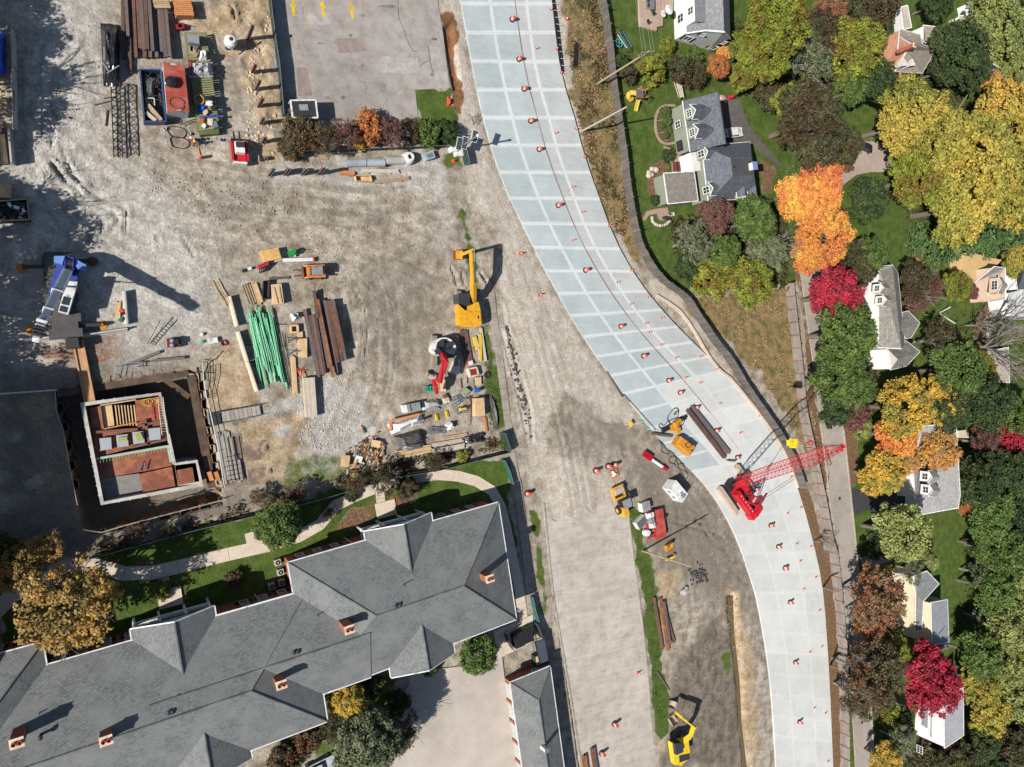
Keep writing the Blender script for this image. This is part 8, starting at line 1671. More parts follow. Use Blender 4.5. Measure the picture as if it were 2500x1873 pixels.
for k,y in enumerate((1225,1360)):
 r=thing('sawhorse',('upper' if k==0 else 'lower')+' dark sawhorse left of the big plywood stack','sawhorse',W(tG,960,y));a,b=W(tG,895,y+12,.85),W(tG,1010,y,.85);mb=MB();mb.beam(a,b,.1,.12);build('top_rail',mb,wood_dark,r);d=(b-a).normalized();s=Vector((-d.y,d.x,0))
 for f_ in(.12,.88):
  for q_ in(-1,1):p=a.lerp(b,f_);mb=MB();mb.beam(p,p+s*q_*.4-Vector((0,0,.85)),.07,.07);build('leg',mb,wood_dark,r)
r=thing('orange_braces','orange screw braces heaped at the foot of the timber mat','braces',W(tG,1030,1590));rr=random.Random(3)
for k in range(9):mb=MB();a=W(tG,rr.uniform(985,1060),rr.uniform(1540,1600),.3);mb.tube(a,a+Vector((rr.uniform(-.7,.7),rr.uniform(-1.0,1.0),rr.uniform(-.2,.3))),.05,5);build('brace',mb,orange,r)
# pump, cooler and small items on the gravel
pp=thing('water_pump','dark red water pump with chrome tanks on the gravel','pump',W(tF,1560,1610));mb=MB();mb.box(tuple(W(tF,1560,1610,.4)),(1.5,1.1,.7),.05);build('housing',mb,paint('dull_pump_red',120,44,44),pp);mb=MB()
for y in(1590,1630):mb.sphere(W(tF,1548,y,.95),.32,10)
build('tank',mb,galv,pp);mb=MB();mb.box(tuple(W(tF,1585,1600,.9)),(.5,.7,.5),0);build('engine',mb,black,pp)
cl=thing('cooler','white cooler box on the gravel beside the barrier','cooler',W(tF,1912,1590));mb=MB();mb.box(tuple(W(tF,1912,1590,.25)),(1.2,.65,.5),.25);build('tub',mb,white_p,cl);mb=MB();mb.box(tuple(W(tF,1912,1590,.54)),(1.24,.69,.08),.25);build('lid',mb,white_p,cl)
for x,y,m_,lb in((1810,1535,white_p,'white round canister on the gravel'),(1812,1603,paint('can_teal',60,190,160),'teal canister on the gravel')):mb=MB();mb.lathe([(0,.5),(.2,.48),(.22,.05),(.18,0)],12,0,W(tF,x,y));mono('canister',mb,m_,lb,'canister')
mb=MB();c=W(tF,2010,1612,.15)
for k in range(3):mb.path([c+Vector((cos(a)*.35,sin(a)*.35,.08*k))for a in np.linspace(0,6.28,14)],.06,5)
mono('red_hose_coil',mb,paint('coil_red',170,60,50),'small red hose coil beside the white cooler','hose')
r=thing('braces','orange and green bottle jacks beside the pale planks','jacks',W(tF,1095,1330));
for k,(x,y,m_)in enumerate(((1095,1320,orange),(1110,1345,black),(1085,1400,paint('jack_green',30,150,110)))):mb=MB();mb.box(tuple(W(tF,x,y,.2)),(.6,.35,.35),.4*k);mb.tube(W(tF,x,y,.3),W(tF,x+5,y,.6),.08,6);build('jack',mb,m_,r)
mb=MB()
for pts in([(2,490),(30,400),(70,360),(130,330),(200,250)],[(0,340),(40,350),(60,330)],[(20,480),(100,490)],[(50,400),(60,480)]):mb.path([W(tJ,x,y,.08)for x,y in pts],.06,4)
mono('cable',mb,black,'black cable wandering over the cracked tan earth','cable')
# ---- lower storage corner
tk_=thing('tool_chest','white and grey steel job box with a dark hinge line','tool box',W(tK,435,890));q=[W(tK,x,y,1.2)for x,y in((345,870),(515,838),(530,912),(365,945))];mb=MB();mb.prism(q,.1,1.15);build('shell',mb,white_p,tk_);mb=MB();mb.prism([q[0].lerp(q[1],.2),q[1],q[2],q[3].lerp(q[2],.2)],1.15,1.25);build('lid',mb,grey_p,tk_);mb=MB();mb.beam(q[0].lerp(q[1],.42)+Vector((0,0,.08)),q[3].lerp(q[2],.42)+Vector((0,0,.08)),.12,.04);build('hinge',mb,dark_p,tk_)
tarp('plastic_wrap','stack under pale clear plastic with planks on top',tK,[(560,825),(730,808),(750,910),(570,935)],.1,1.0,tar_cl,'plastic sheet',14,.1,15);mb=MB();mb.beam(W(tK,575,920,1.05),W(tK,680,885,1.05),.3,.08);mono('batten',mb,grey_p,'grey batten on the clear plastic stack','lumber');mb=MB();mb.beam(W(tK,640,840,1.1),W(tK,750,880,1.0),.15,.08);mono('batten',mb,wk,'thin slanting batten on the clear plastic stack','lumber')
tarp('white_tarp','lumber stack under a white tarpaulin with an orange rim',tK,[(215,1065),(565,950),(580,1060),(255,1170)],.1,1.3,tar_wh,'tarpaulin',18,.06,16,);
for x0,y0,x1,y1,lb in((320,1115,420,1068,'lower grey'),(450,1060,560,1020,'upper grey')):mb=MB();mb.beam(W(tK,x0,y0,1.4),W(tK,x1,y1,1.4),.35,.07);mono('batten',mb,grey_p,lb+' batten on the white tarpaulin','lumber')
mb=MB();mb.beam(W(tK,220,1030,1.0),W(tK,510,960,1.1),.35,.35);mb.beam(W(tK,216,1030,.6),W(tK,225,1130,.6),.3,.3);mono('orange_timber',mb,wood_orange,'orange timber edge showing beside the white tarpaulin','timber')
tarp('grey_tarp','dark grey tarpaulin over a lumber stack with a shiny lower hem',tK,[(270,1190),(560,1105),(605,1240),(320,1320)],.1,1.2,tar_dk,'tarpaulin',18,.12,17);tarp('plastic_sheet','shiny grey plastic hem hanging from the dark grey tarpaulin',tK,[(345,1275),(575,1240),(560,1300),(360,1345)],.5,1.0,tar_gr,'plastic sheet',12,.16,18)
tarp('black_sheet','crumpled black sheeting beside the long pale planks',tK,[(970,1185),(1190,1130),(1200,1240),(990,1270)],.05,.7,tar_bk,'tarpaulin',16,.25,19);tarp('grey_cover','long dark geotextile roll lying on the grass strip',tK,[(1225,750),(1260,750),(1330,1110),(1295,1115)],.05,.5,tar_dk,'fabric roll',12,.12,20)
tarp('wrapped_pallet','pallet wrapped in white plastic near the wire carts',tK,[(790,1070),(850,1030),(890,1095),(820,1135)],.1,1.0,tar_wh,'pallet',10,.1,21)
def frames(label,t,x,y,w,hgt,n,m,rz,z=.5,cat='scaffold frames',nm='scaffold_frames'):
 r=thing(nm,label,cat,W(t,x,y));rr=random.Random(int(x));c=W(t,x,y,z)
 for k in range(n):
  a=rz+rr.uniform(-.25,.25);d=Vector((cos(a),sin(a),0));s=Vector((-d.y,d.x,0));o=c+s*((k-n/2)*hgt/n)+Vector((0,0,rr.uniform(-.2,.3)));mb=MB();mb.tube(o-d*w/2,o+d*w/2,.045,5);build('tube',mb,m,r)
  if k%2==0:mb=MB();p=c+d*rr.uniform(-.4,.4)*w;mb.tube(p-s*hgt/2,p+s*hgt/2,.04,5);build('tube',mb,m,r)
 return r
frames('heap of galvanised scaffold frames below the red boom tip',tK,900,810,2.6,1.4,10,galv,.4);frames('blue and grey scaffold tubes with a yellow clamp',tK,945,915,2.0,1.0,8,mat('blue_steel',ph(110,124,156),rough=.5),.15);frames('galvanised tube bundle between the tarpaulin and the wrapped pallet',tK,695,1120,3.2,.9,9,galv,.1);mb=MB();mb.box(tuple(W(tK,950,908,.9)),(1.2,.35,.2),.15);mb.box(tuple(W(tK,925,912,1.0)),(.4,.5,.15),.15);mono('yellow_clamp',mb,yellow2,'yellow clamp tool on the blue scaffold tubes','tool')
for k,(x,y)in enumerate(((680,990),(785,955))):mb=MB();a=W(tK,x-5,y-30,.15);b=W(tK,x+8,y+35,.15);mb.beam(a,b,.15,.3);mb.beam(a+Vector((.25,0,0)),b+Vector((.25,0,0)),.06,.2);mono('yellow_bracket',mb,yellow2,('left' if k==0 else 'right')+' yellow bracket lying above the wrapped pallet','bracket')
r=thing('steel_tray','grey ribbed steel tray tilted beside the scaffold heap','steel tray',W(tK,985,735));q=[W(tK,x,y,.7)for x,y in((930,740),(985,688),(1035,725),(965,785))];mb=MB();mb.prism(q,.3,.7);build('frame',mb,galv,r)
for k in range(5):f_=(k+.5)/5;mb=MB();mb.beam(q[0].lerp(q[1],f_)+Vector((0,0,.04)),q[3].lerp(q[2],f_)+Vector((0,0,.04)),.12,.06);build('slat',mb,paint('lime_grey',196,206,150),r)
mb=MB();mb.lathe([(0,.95),(.3,.93),(.32,.6),(.3,0)],14,0,W(tK,1092,715));mono('blue_barrel',mb,paint('barrel_blue',36,92,196),'bright blue barrel near the grass strip','barrel')
mb=MB();c=W(tK,1198,562,.15);mb.path([c+Vector((cos(a)*.42,sin(a)*.42,0))for a in np.linspace(0,6.2832,18)],.16,8);mono('tyre',mb,rubber,'black tyre lying on the grass strip','tyre')
r=thing('brick_crate','open wooden crate with a red brick load','crate',W(tK,1062,535));q=[W(tK,x,y,.8)for x,y in((1012,500),(1095,485),(1112,560),(1030,580))]
for a,b in zip(q,q[1:]+q[:1]):mb=MB();mb.beam(a-Vector((0,0,.4)),b-Vector((0,0,.4)),.25,.8);build('side',mb,cream_p,r)
mb=MB();mb.prism(q,.1,.72);build('load',mb,paint('brick_red_load',150,50,38),r)
for k in range(6):mb=MB();c=W(tK,590+(k%3)*28,685+(k//3)*28,.3);mb.box((c.x,c.y,.3),(.38,.38,.55),.2*k);mb.tube((c.x,c.y,.55),(c.x+.1,c.y,.7),.07,6);mono('green_canister',mb,paint('canister_green',40,150,118),'green fuel canister beside the red excavator bucket, %s of the six'%ORD[k],'canister','green canisters')
r=thing('wire_spool','pale spool of wire between the tracks and the plywood','spool',W(tK,622,570));mb=MB();mb.tube(W(tK,585,560,.5),W(tK,665,590,.5),.42,14);build('wire',mb,mat('spool_wire',ph(176,170,160),var=.3,sc=10),r);mb=MB();mb.tube(W(tK,580,558,.5),W(tK,588,561,.5),.58,14);mb.tube(W(tK,662,589,.5),W(tK,670,592,.5),.58,14);build('flange',mb,wood_mid,r)
mb=MB();mb.beam(W(tK,768,760,.4),W(tK,800,815,.4),.55,.25);mono('rust_plate',mb,rust,'rust brown steel plate beside the pale boxes','steel plate');pile_box('pair of pale cartons beside the rust brown plate','carton','carton',tK,785,820,0,(1.0,.8,.5),cream_p,.3);pile_box('orange and white tool case below the steel channels','tool case','tool_case',tK,1032,440,0,(.8,.7,.5),orange,.3,None,white_p)
mb=MB()
for x0,y0,x1,y1 in((820,540,810,580),(1000,540,995,650),(930,600,940,700),(1040,770,1030,1070),(1020,770,1045,900),(1000,800,1055,795)):mb.beam(W(tK,x0,y0,.12),W(tK,x1,y1,.12),.09,.1)
tag(mono('loose_rods',mb,rust,'loose rusty rods on the dirt between the stacks','rods'),kind='stuff')
mb=MB()
for k in range(3):mb.tube(W(tK,1050+k*9,620,.2),W(tK,1065+k*5,745,.2),.08,6)
mono('steel_tubes',mb,galv,'bright steel tubes left of the blue barrel','tubes')
scp=thing('scrap_pile','heap of mixed timber scrap beside the footpath fence','scrap pile',W(tJ,1780,1400));rr=random.Random(21);ms=[wood_mid,wood_pale,wood_dark,wood_orange,tar_cl,rust,lad_m]
for k in range(120):
 x,y=rr.gauss(1775,95),rr.gauss(1400,95);a=rr.choice([1.2,1.4,.3,2.2])+rr.uniform(-.3,.3);c=W(tJ,x,y,rr.uniform(.1,.7));L=rr.uniform(.4,1.3);d=Vector((cos(a)*L/2,sin(a)*L/2,rr.uniform(-.15,.15)));mb=MB();mb.beam(c-d,c+d,rr.uniform(.1,.25),.09);build('scrap_board',mb,rr.choice(ms),scp)
for x,y,w_,h_,m_ in((1850,1255,1.3,1.0,wood_new),(1520,1440,1.2,1.6,ply_m),(1665,1420,1.0,.9,tar_wh),(1750,1380,.8,1.3,rust),(1840,1510,1.0,.8,tar_cl)):mb=MB();c=W(tJ,x,y,.75);mb.box((c.x,c.y,.55),(w_,h_,.12),rr.uniform(-.5,.5));build('scrap_panel',mb,m_,scp)
lumber('yellow timber blocks below the scrap heap',tJ,(1580,1620),(1660,1590),1.2,5,1,.25,lad_m,skids=False);mb=MB();mb.lathe([(.4,0),(.4,.6),(.34,.6),(.34,0)],14,0,W(tJ,1940,1490));mono('rusty_drum',mb,rust,'rusty open drum beside the scrap heap','drum')
# ---- lower road works
gp=thing('power_pack','yellow ochre hydraulic power pack with sloped lid beside the H piles','power pack',W(tL,770,650));q=[W(tL,x,y,1.7)for x,y in((725,560),(855,650),(800,728),(682,628))];mb=MB();mb.prism(q,.1,1.5);build('housing',mb,gold_y,gp);c_=sum(q,Vector())/4;mb=MB();lo=[v.xy[:]+(1.5,)for v in q];hi=[(v.x*.8+c_.x*.2,v.y*.8+c_.y*.2,1.85)for v in q];mb.mesh(lo+hi,[(0,1,5,4),(1,2,6,5),(2,3,7,6),(3,0,4,7),(4,5,6,7)]);build('lid',mb,gold_y,gp)
mb=MB();mb.path([W(tL,755,630,1.95),W(tL,790,610,2.0),W(tL,815,640,1.95),W(tL,780,660,1.9),W(tL,755,630,1.95)],.05,5);build('lifting_bar',mb,black,gp);mb=MB();mb.tube(W(tL,815,682,1.8),W(tL,815,682,2.05),.22,10);build('exhaust',mb,black,gp)
ph_=thing('pile_hammer','ochre vibratory pile hammer with black clamp lying on the slab edge','pile hammer',W(tL,670,480));mb=MB();mb.box(tuple(W(tL,690,450,.9)),(1.6,1.0,.8),.5);mb.box(tuple(W(tL,690,510,.7)),(.9,1.1,.9),.2);mb.box(tuple(W(tL,655,480,.5)),(1.6,1.2,.7),.4);build('head',mb,gold_y,ph_);mb=MB();mb.box(tuple(W(tL,600,495,.4)),(2.2,.9,.6),.35);mb.box(tuple(W(tL,740,410,.5)),(.9,.7,.9),.3);build('clamp',mb,black,ph_)
for k,(x,y)in enumerate(((660,380),(680,470),(710,430))):mb=MB();mb.tube(W(tL,x,y,1.0),W(tL,x+30,y-10,1.4),.14,8);build('motor',mb,dark_p,ph_)
def hoseline(label,t,pts,m=None,r=.06,z=.1):
 q=smooth([W(t,x,y,z)for x,y in pts],3);mb=MB();mb.path(q,r,5);return mono('hose',mb,m or rubber,label,'hose')
hoseline('black hose looping up from the pile hammer',tL,[(640,470),(600,420),(640,350),(690,320),(705,370),(680,430)],z=.5);hoseline('black hose circling the pile hammer head',tL,[(560,500),(530,470),(560,455),(570,480),(640,420),(740,400),(755,450),(700,490)],z=.4);hoseline('tangled black hose on the mud below the power pack',tL,[(535,590),(570,640),(550,680),(620,720),(640,650),(570,610),(640,640),(690,780),(720,860),(760,920),(790,880),(700,740),(640,720),(610,770),(680,800),(760,780),(800,800),(810,790),(790,820)]);hoseline('second black hose strewn along the slab edge',tL,[(560,600),(600,680),(650,690),(690,750),(660,790),(700,830),(760,850),(790,890),(750,930)]);hoseline('black hose coiled at the foot of the power pack',tL,[(720,690),(712,720),(760,725),(800,720),(770,700),(730,705),(750,730)])
wa=thing('white_cabin','small white equipment cabin with dark windows on the mud','cabin',W(tL,630,1030));q=[W(tL,x,y,2.4)for x,y in((598,955),(655,975),(712,1048),(655,1058))];A_,B_=W(tL,560,985,0),W(tL,655,1095,0);T1,T2=W(tL,595,955,2.3),W(tL,715,1045,2.3);dA=(B_-A_).normalized();nE=Vector((-dA.y,dA.x,0));L_=(B_-A_).length;
pl=[A_,B_,B_+nE*2.0,A_+nE*2.0];mb=MB();mb.prism(pl,.1,2.3);build('shell',mb,white_p,wa);mb=MB();mb.prism([p+(p-sum(pl,Vector())/4)*.04 for p in pl],2.3,2.4);rf_=build('roof',mb,white_p,wa)
for f_ in(.25,.65):win(wa,A_+dA*L_*f_+Vector((0,0,1.35)),dA,-nE,.8,.8,1,1)
mb=MB();mb.box(tuple(B_+nE*.9-dA*.7+Vector((0,0,2.55))),(.8,.6,.3),.5);mb.box(tuple(B_+nE*1.1-dA*1.3+Vector((0,0,2.5))),(.4,.4,.2),.2);build('roof_gear',mb,grey_p,rf_)
au=thing('drill_attachment','red and white drill attachment lying on the mud left of the power pack','drill attachment',W(tL,500,770));mb=MB();mb.tube(W(tL,470,745,.4),W(tL,570,815,.4),.3,14);build('white_tube',mb,white_p,au);mb=MB();mb.tube(W(tL,565,812,.4),W(tL,605,840,.4),.42,10,0,.3);mb.beam(W(tL,415,705,.4),W(tL,475,748,.4),.9,.7);build('red_head',mb,red_p,au)
for k in range(4):mb=MB();a=W(tL,402+k*8,715-k*10,.8);mb.beam(a,a+(W(tL,475,745,.8)-W(tL,410,700,.8)),.12,.2);build('claw',mb,red_p,au)
tr=thing('equipment_trailer','red flat equipment trailer with white engine parts on the mud','trailer',W(tL,520,1290));q=[W(tL,x,y,1.0)for x,y in((495,1178),(572,1158),(605,1385),(522,1420))];mb=MB();mb.prism(q,.75,1.0);build('deck',mb,mat('red_deck',ph(176,66,56),rough=.7,var=.2,sc=1.2,col2=ph(190,90,76)),tr)
for x in(428,490):mb=MB();mb.beam(W(tL,x,1185,.8),W(tL,x+28,1415,.8),.3,.35);build('frame_rail',mb,red_p,tr)
for y in(1190,1290,1395):mb=MB();mb.beam(W(tL,430+(y-1190)*.12,y,.8),W(tL,500+(y-1190)*.12,y-8,.8),.25,.3);build('cross_member',mb,red_p,tr)
for x,y,sx,sy,sz in((462,1215,1.4,.9,.7),(468,1255,1.1,1.0,.9),(482,1300,1.0,.9,.6)):mb=MB();mb.box(tuple(W(tL,x,y,1.2)),(sx,sy,sz),.15);mb.tube(W(tL,x,y-15,1.6),W(tL,x+10,y+15,1.6),.2,8);build('engine_block',mb,white_p if x!=468 else grey_p,tr)
for y in(1230,1350):
 for x in(440,590):mb=MB();p=W(tL,x,y,.4);mb.tube(p-Vector((.15,0,0)),p+Vector((.15,0,0)),.4,12);build('wheel',mb,rubber,tr)
pile_box('white engine box at the upper end of the red trailer','engine box','engine_box',tL,435,1145,0,(1.9,1.6,1.1),white_p,.2,None,grey_p);pile_box('white hooded machine left of the red trailer','machine','white_machine',tL,400,1275,0,(2.4,1.5,1.0),white_p,.6,None,mat('machine_dark',ph(96,98,98)))
mb=MB();mb.lathe([(0,1.3),(.5,1.25),(.62,.9),(.62,.2),(.4,0)],16,0,W(tL,415,1355));mono('white_tank',mb,white_p,'round white tank at the lower left of the red trailer','tank')
r=thing('tool_pallet','brown pallet with white bags beside the traffic drum pair','pallet',W(tL,170,870))
for k in range(5):mb=MB();f_=k/4;mb.beam(W(tL,138+14*f_,858+55*f_,.15),W(tL,188+18*f_,830+55*f_,.15),.28,.1);build('slat',mb,wood_orange,r)
mb=MB()
for x,y in((160,860),(175,875),(165,885)):mb.sphere(W(tL,x,y,.4),.35,8,0,1,.8,.5)
build('bag',mb,tar_wh,r)
sg=thing('survey_sign','yellow sign on a folding stand at the slab edge','sign',W(tL,300,480));mb=MB();mb.box(tuple(W(tL,308,460,.9)),(.9,.9,.06),.78);build('panel',mb,yellow2,sg);mb=MB()
for dx,dy in((-45,-10),(-20,28),(25,10),(-10,-25)):mb.beam(W(tL,305,470,.9),W(tL,305+dx,475+dy,.05),.06,.06)
build('leg',mb,white_p,sg)
mb=MB();mb.beam(W(tL,360,432,.1),W(tL,450,438,.1),.16,.12);mono('green_stake',mb,paint('mint',120,214,176),'mint green stake lying at the slab edge','stake');mb=MB();mb.beam(W(tL,445,505,.1),W(tL,485,490,.1),.3,.15);mono('mint_form',mb,MATS['mint'],'short mint green form near the pile hammer','form')
sl_=thing('slab_form','dark steel side form along the left edge of the new slab','road form',W(tL,380,360));mb=MB();mb.beam(W(tL,245,212,.15),W(tL,510,508,.15),.12,.35);build('rail',mb,rust_gr,sl_);mb=MB();mb.beam(W(tL,105,25,.15),W(tL,235,238,.15),.12,.35);build('rail',mb,rust_gr,sl_)
# solar sign trailer by the gate
so_=thing('solar_mast','portable solar camera mast with three dark panels beside the gate','solar mast',W(tC,440,1340));b=W(tC,420,1350);ztop=7.4;tp=Vector((b.x,b.y,ztop));mb=MB();mb.tube(b,tp,.13,8);build('mast',mb,galv,so_);mb=MB();mb.box((b.x,b.y,.45),(1.4,2.2,.6),.2);build('trailer_base',mb,white_p,so_);mb=MB();mb.sphere(tp,.22,8);mb.beam(tp,tp+Vector((.5,.2,0)),.1,.1);build('camera',mb,white_p,so_)
solar=mat('solar_cell',(.012,.014,.022),rough=.2,spec=.6)
def spanel(c,w,h_,rz,tilt=.25):
 d=Vector((cos(rz),sin(rz),0));s=Vector((-d.y,d.x,0));s=(s+Vector((0,0,tilt))).normalized();mb=MB();up=d.cross(s);mb.beam(c-d*w/2,c+d*w/2,h_,.06,0,up);fr_=build('panel_frame',mb,white_p,so_);mb=MB();mb.beam(c-d*(w/2-.07)+up*.03,c+d*(w/2-.07)+up*.03,h_-.14,.03,0,up);ce=build('panel',mb,solar,fr_)
 mb=MB()
 for k in range(1,4):q_=c-d*(w/2)+d*(w*k/4)+up*.05;mb.beam(q_-s*h_*.46,q_+s*h_*.46,.025,.012,0,up)
 for k in range(1,5):q_=c+s*(h_*(k/5-.5))+up*.05;mb.beam(q_-d*w*.46,q_+d*w*.46,.025,.012,0,up)
 build('cell_grid',mb,grey_p,ce)
zp=3.0;spanel(W(tC,447,1292,zp),.95,1.85,-.1);spanel(W(tC,495,1285,zp),.95,1.85,-.1);spanel(W(tC,585,1225,5.0),.95,1.75,-.1)
mb=MB();mb.beam(W(tC,470,1290,zp-.1),Vector((b.x,b.y,zp-.1)),.12,.12);mb.beam(W(tC,585,1225,4.9),Vector((b.x,b.y,4.9)),.12,.12);build('arm',mb,galv,so_)
pile_box('white control cabinet at the foot of the solar mast','cabinet','control_cabinet',tC,400,1338,0,(1.0,.8,1.0),white_p,.2);pile_box('pale blue board crate behind the solar panels','crate','blue_crate',tC,437,1222,0,(1.5,.8,1.0),paint('pale_blue_board',190,206,222),.05)
mb=MB();mb.lathe([(.3,0),(.3,.05),(.12,.08),(.1,.55),(0,.56)],10,0,W(tC,392,1448));mono('orange_marker',mb,orange,'orange marker post on the weeds below the solar mast','marker');
r=thing('orange_netting','crumpled orange netting at the corner of the grass patch','netting',W(tC,360,910));
tarp('orange_netting','crumpled orange safety netting on the grass patch corner',tC,[(345,860),(375,870),(380,940),(345,950)],.05,.5,orange,'netting',8,.15,30)
bpy.data.objects.remove(r)
rr=random.Random(5);r=thing('brush_heap','heap of grey branches on the pale gravel by the new road','branches',W(tC,590,1090))
for k in range(14):mb=MB();a=W(tC,rr.uniform(560,620),rr.uniform(1050,1130),.1);an=rr.uniform(.8,2.4);mb.tube(a,a+Vector((cos(an)*1.3,sin(an)*1.3,.1)),.04,4,0,.02);build('branch',mb,pale_bark,r)
# portable white trailer behind the hedge
pt=thing('bus_shelter','white framed shelter with dark roof panels half behind the hedge','shelter',W(tB,890,980));mb=MB();q=[W(tB,x,y,2.3)for x,y in((770,905),(995,900),(1015,1060),(790,1060))];mb.prism(q,2.15,2.3);build('roof',mb,dark_p,pt);mb=MB()
for a,b in zip(q,q[1:]+q[:1]):mb.beam(a,b,.2,.2);mb.beam((a.x,a.y,0),a,.12,.12)
build('frame',mb,white_p,pt);mb=MB();mb.beam(q[0].lerp(q[1],.35)+Vector((0,-1,.1)),q[0].lerp(q[1],.7)+Vector((0,-1,.1)),.8,.1);build('skylight',mb,grey_p,pt)
# ---- garden things
ps_=thing('play_set','yellow play set with tube slide and small wooden tower on the lawn','play set',W(tC,2060,850));yl=paint('slide_yellow',240,206,96);mb=MB();mb.box(tuple(W(tC,2068,842,2.2)),(1.5,1.5,.15),.1);build('tower_roof',mb,wood_grey,ps_)
mb=MB();c=W(tC,2050,860)
for a in(-.7,.7):
 for b in(-.7,.7):mb.beam(c+Vector((a,b,0)),c+Vector((a,b,2.1)),.12,.12)
mb.box((c.x,c.y,1.2),(1.5,1.5,.12),0);build('tower_frame',mb,wood_orange,ps_)
mb=MB();mb.path(smooth([W(tC,2040,840,1.7),W(tC,1985,830,1.5),W(tC,1960,860,1.0),W(tC,1980,895,.5),W(tC,2000,890,.4)],2),.42,10);build('tube_slide',mb,yl,ps_);mb=MB();q=[W(tC,2052,900,1.2),W(tC,2028,1000,.2)];mb.beam(q[0],q[1],.6,.1)
for s_ in(-.3,.3):mb.beam(q[0]+Vector((s_,0,.12)),q[1]+Vector((s_,0,.12)),.08,.2)
build('slide',mb,yl,ps_);mb=MB();mb.beam(W(tC,2100,850,2.0),W(tC,2165,860,2.0),.12,.12)
for dx,dy in((-20,85),(35,25)):mb.beam(W(tC,2165,860,2.0),W(tC,2160+dx,860+dy,0),.1,.1)
build('swing_beam',mb,wood_dark,ps_)
sw=thing('swing_set','red and blue metal swing set with a round seat behind the board wall','swing set',W(tC,1920,380));rdp=paint('swing_red',200,40,50);blp=paint('swing_blue',30,120,200);tl_=paint('swing_teal',70,170,170);z=2.0;a,b=W(tC,1880,285,z),W(tC,1965,440,z);mb=MB();mb.tube(a,b,.06,6);build('top_bar',mb,blp,sw)
for p,q_ in((a,((1840,305),(1905,270))),(b,((1940,470),(2000,425)))):
 mb=MB()
 for x,y in q_:mb.tube(p,W(tC,x,y),.06,6)
 build('leg',mb,rdp,sw)
mb=MB();mb.tube(W(tC,1915,280,.5),W(tC,2000,420,.5),.06,6);build('side_bar',mb,blp,sw);mb=MB();c=W(tC,1883,388,.5);mb.path([c+Vector((cos(t_)*.7,sin(t_)*.7,0))for t_ in np.linspace(0,6.28,16)],.08,6);mb.tube(c-Vector((.7,0,0)),c+Vector((.7,0,0)),.05,5);mb.tube(c-Vector((0,.7,0)),c+Vector((0,.7,0)),.05,5);build('round_seat',mb,tl_,sw);mb=MB();mb.tube(W(tC,1870,310,.5),W(tC,1950,430,.5),.07,6);build('seat_bar',mb,cream_p,sw)
st2=thing('garden_steps','pale wooden garden steps climbing beside the sage house','steps',W(tS,465,100))
for k in range(15):f_=k/14;mb=MB();mb.beam(W(tS,418+58*f_,-10+180*f_,.3+.05*k),W(tS,490+35*f_,-30+180*f_,.3+.05*k),.3,.07);build('tread',mb,wood_pale,st2)
for x0,x1 in((415,475),(492,530)):mb=MB();mb.beam(W(tS,x0,-20,.9),W(tS,x1,170,1.6),.1,.1);build('handrail',mb,wood_pale,st2)
tb=thing('patio_table','dark slatted patio table with chairs on the wooden deck','patio table',W(tD,390,60,.5));
for k in range(7):mb=MB();mb.beam(W(tD,375+k*8,-20,1.25),W(tD,378+k*8,100,1.25),.22,.05);build('slat',mb,grey_p,tb)
for x,y in((340,30),(345,80),(440,60)):mb=MB();c=W(tD,x,y,.95);mb.box((c.x,c.y,.95),(.5,.5,.06),.3);mb.box((c.x-.25,c.y,1.3),(.06,.5,.6),.3);
for i,(x,y,lb)in enumerate(((345,30,'black metal chair at the left of the slatted patio table'),(350,85,'black metal chair lower left of the slatted patio table'),(405,155,'black reclining chair on the deck below the table'),(350,250,'black round wire stool set at the lower end of the deck'))):
 c=W(tD,x,y,.5);r=thing('deck_chair',lb,'chair',c);
 mb=MB();mb.box((c.x,c.y,.95),(.55,.55,.05),.3*i);build('seat',mb,black,r);mb=MB();mb.box((c.x-.3,c.y,1.25),(.06,.55,.6),.3*i);build('backrest',mb,black,r)
 for a_ in(-.22,.22):
  for b_ in(-.22,.22):mb=MB();mb.tube((c.x+a_,c.y+b_,.5),(c.x+a_,c.y+b_,.95),.025,4);build('leg',mb,black,r)
mb=MB();c=W(tD,590,105,2.6);mb.lathe([(0,.3),(.9,0),(.85,-.03),(0,.22)],8,0,c);um=mono('parasol',mb,white_p,'white closed top parasol beside the deck','parasol');mb=MB();mb.tube((c.x,c.y,0),(c.x,c.y,2.8),.04,6);build('pole',mb,galv,um);mb=MB();c=W(tD,525,150,.9);mb.lathe([(.55,.0),(.6,.05),(0,.06)],14,0,c);mb.tube((c.x,c.y,.5),c,.05,6);mono('round_table',mb,white_p,'small white round table at the deck corner','table')
gb=thing('garden_bed','arched vegetable bed with brick edging beside the sage house','garden bed',W(tS,320,470));pts=smooth([W(tS,*p,0)for p in((430,262),(330,255),(260,280),(222,360),(212,470),(235,590),(275,650),(330,678),(430,660))],2);q=resample(pts,.5)
for a,b in zip(q,q[1:]):mb=MB();d=(b-a).normalized();mb.beam(a+d*.02+Vector((0,0,.12)),b-d*.02+Vector((0,0,.12)),.4,.3);build('edging_stone',mb,MATS['used_lumber']if False else paint('bed_edging',176,150,134,rough=.9),gb)
mb=MB();mb.prism([W(tS,*p)for p in((400,275),(330,275),(270,300),(245,400),(245,500),(270,610),(330,650),(410,640))],-.1,.06);build('soil',mb,mat('bed_soil',ph(96,90,66),var=.3),gb)
for k,(x,y)in enumerate(((290,325),(270,415),(290,550),(335,632))):mb=MB();mb.beam(W(tS,x-28,y+5,.3),W(tS,x+30,y-5,.35),.1,.12);build('cross_timber',mb,wood_orange,gb)
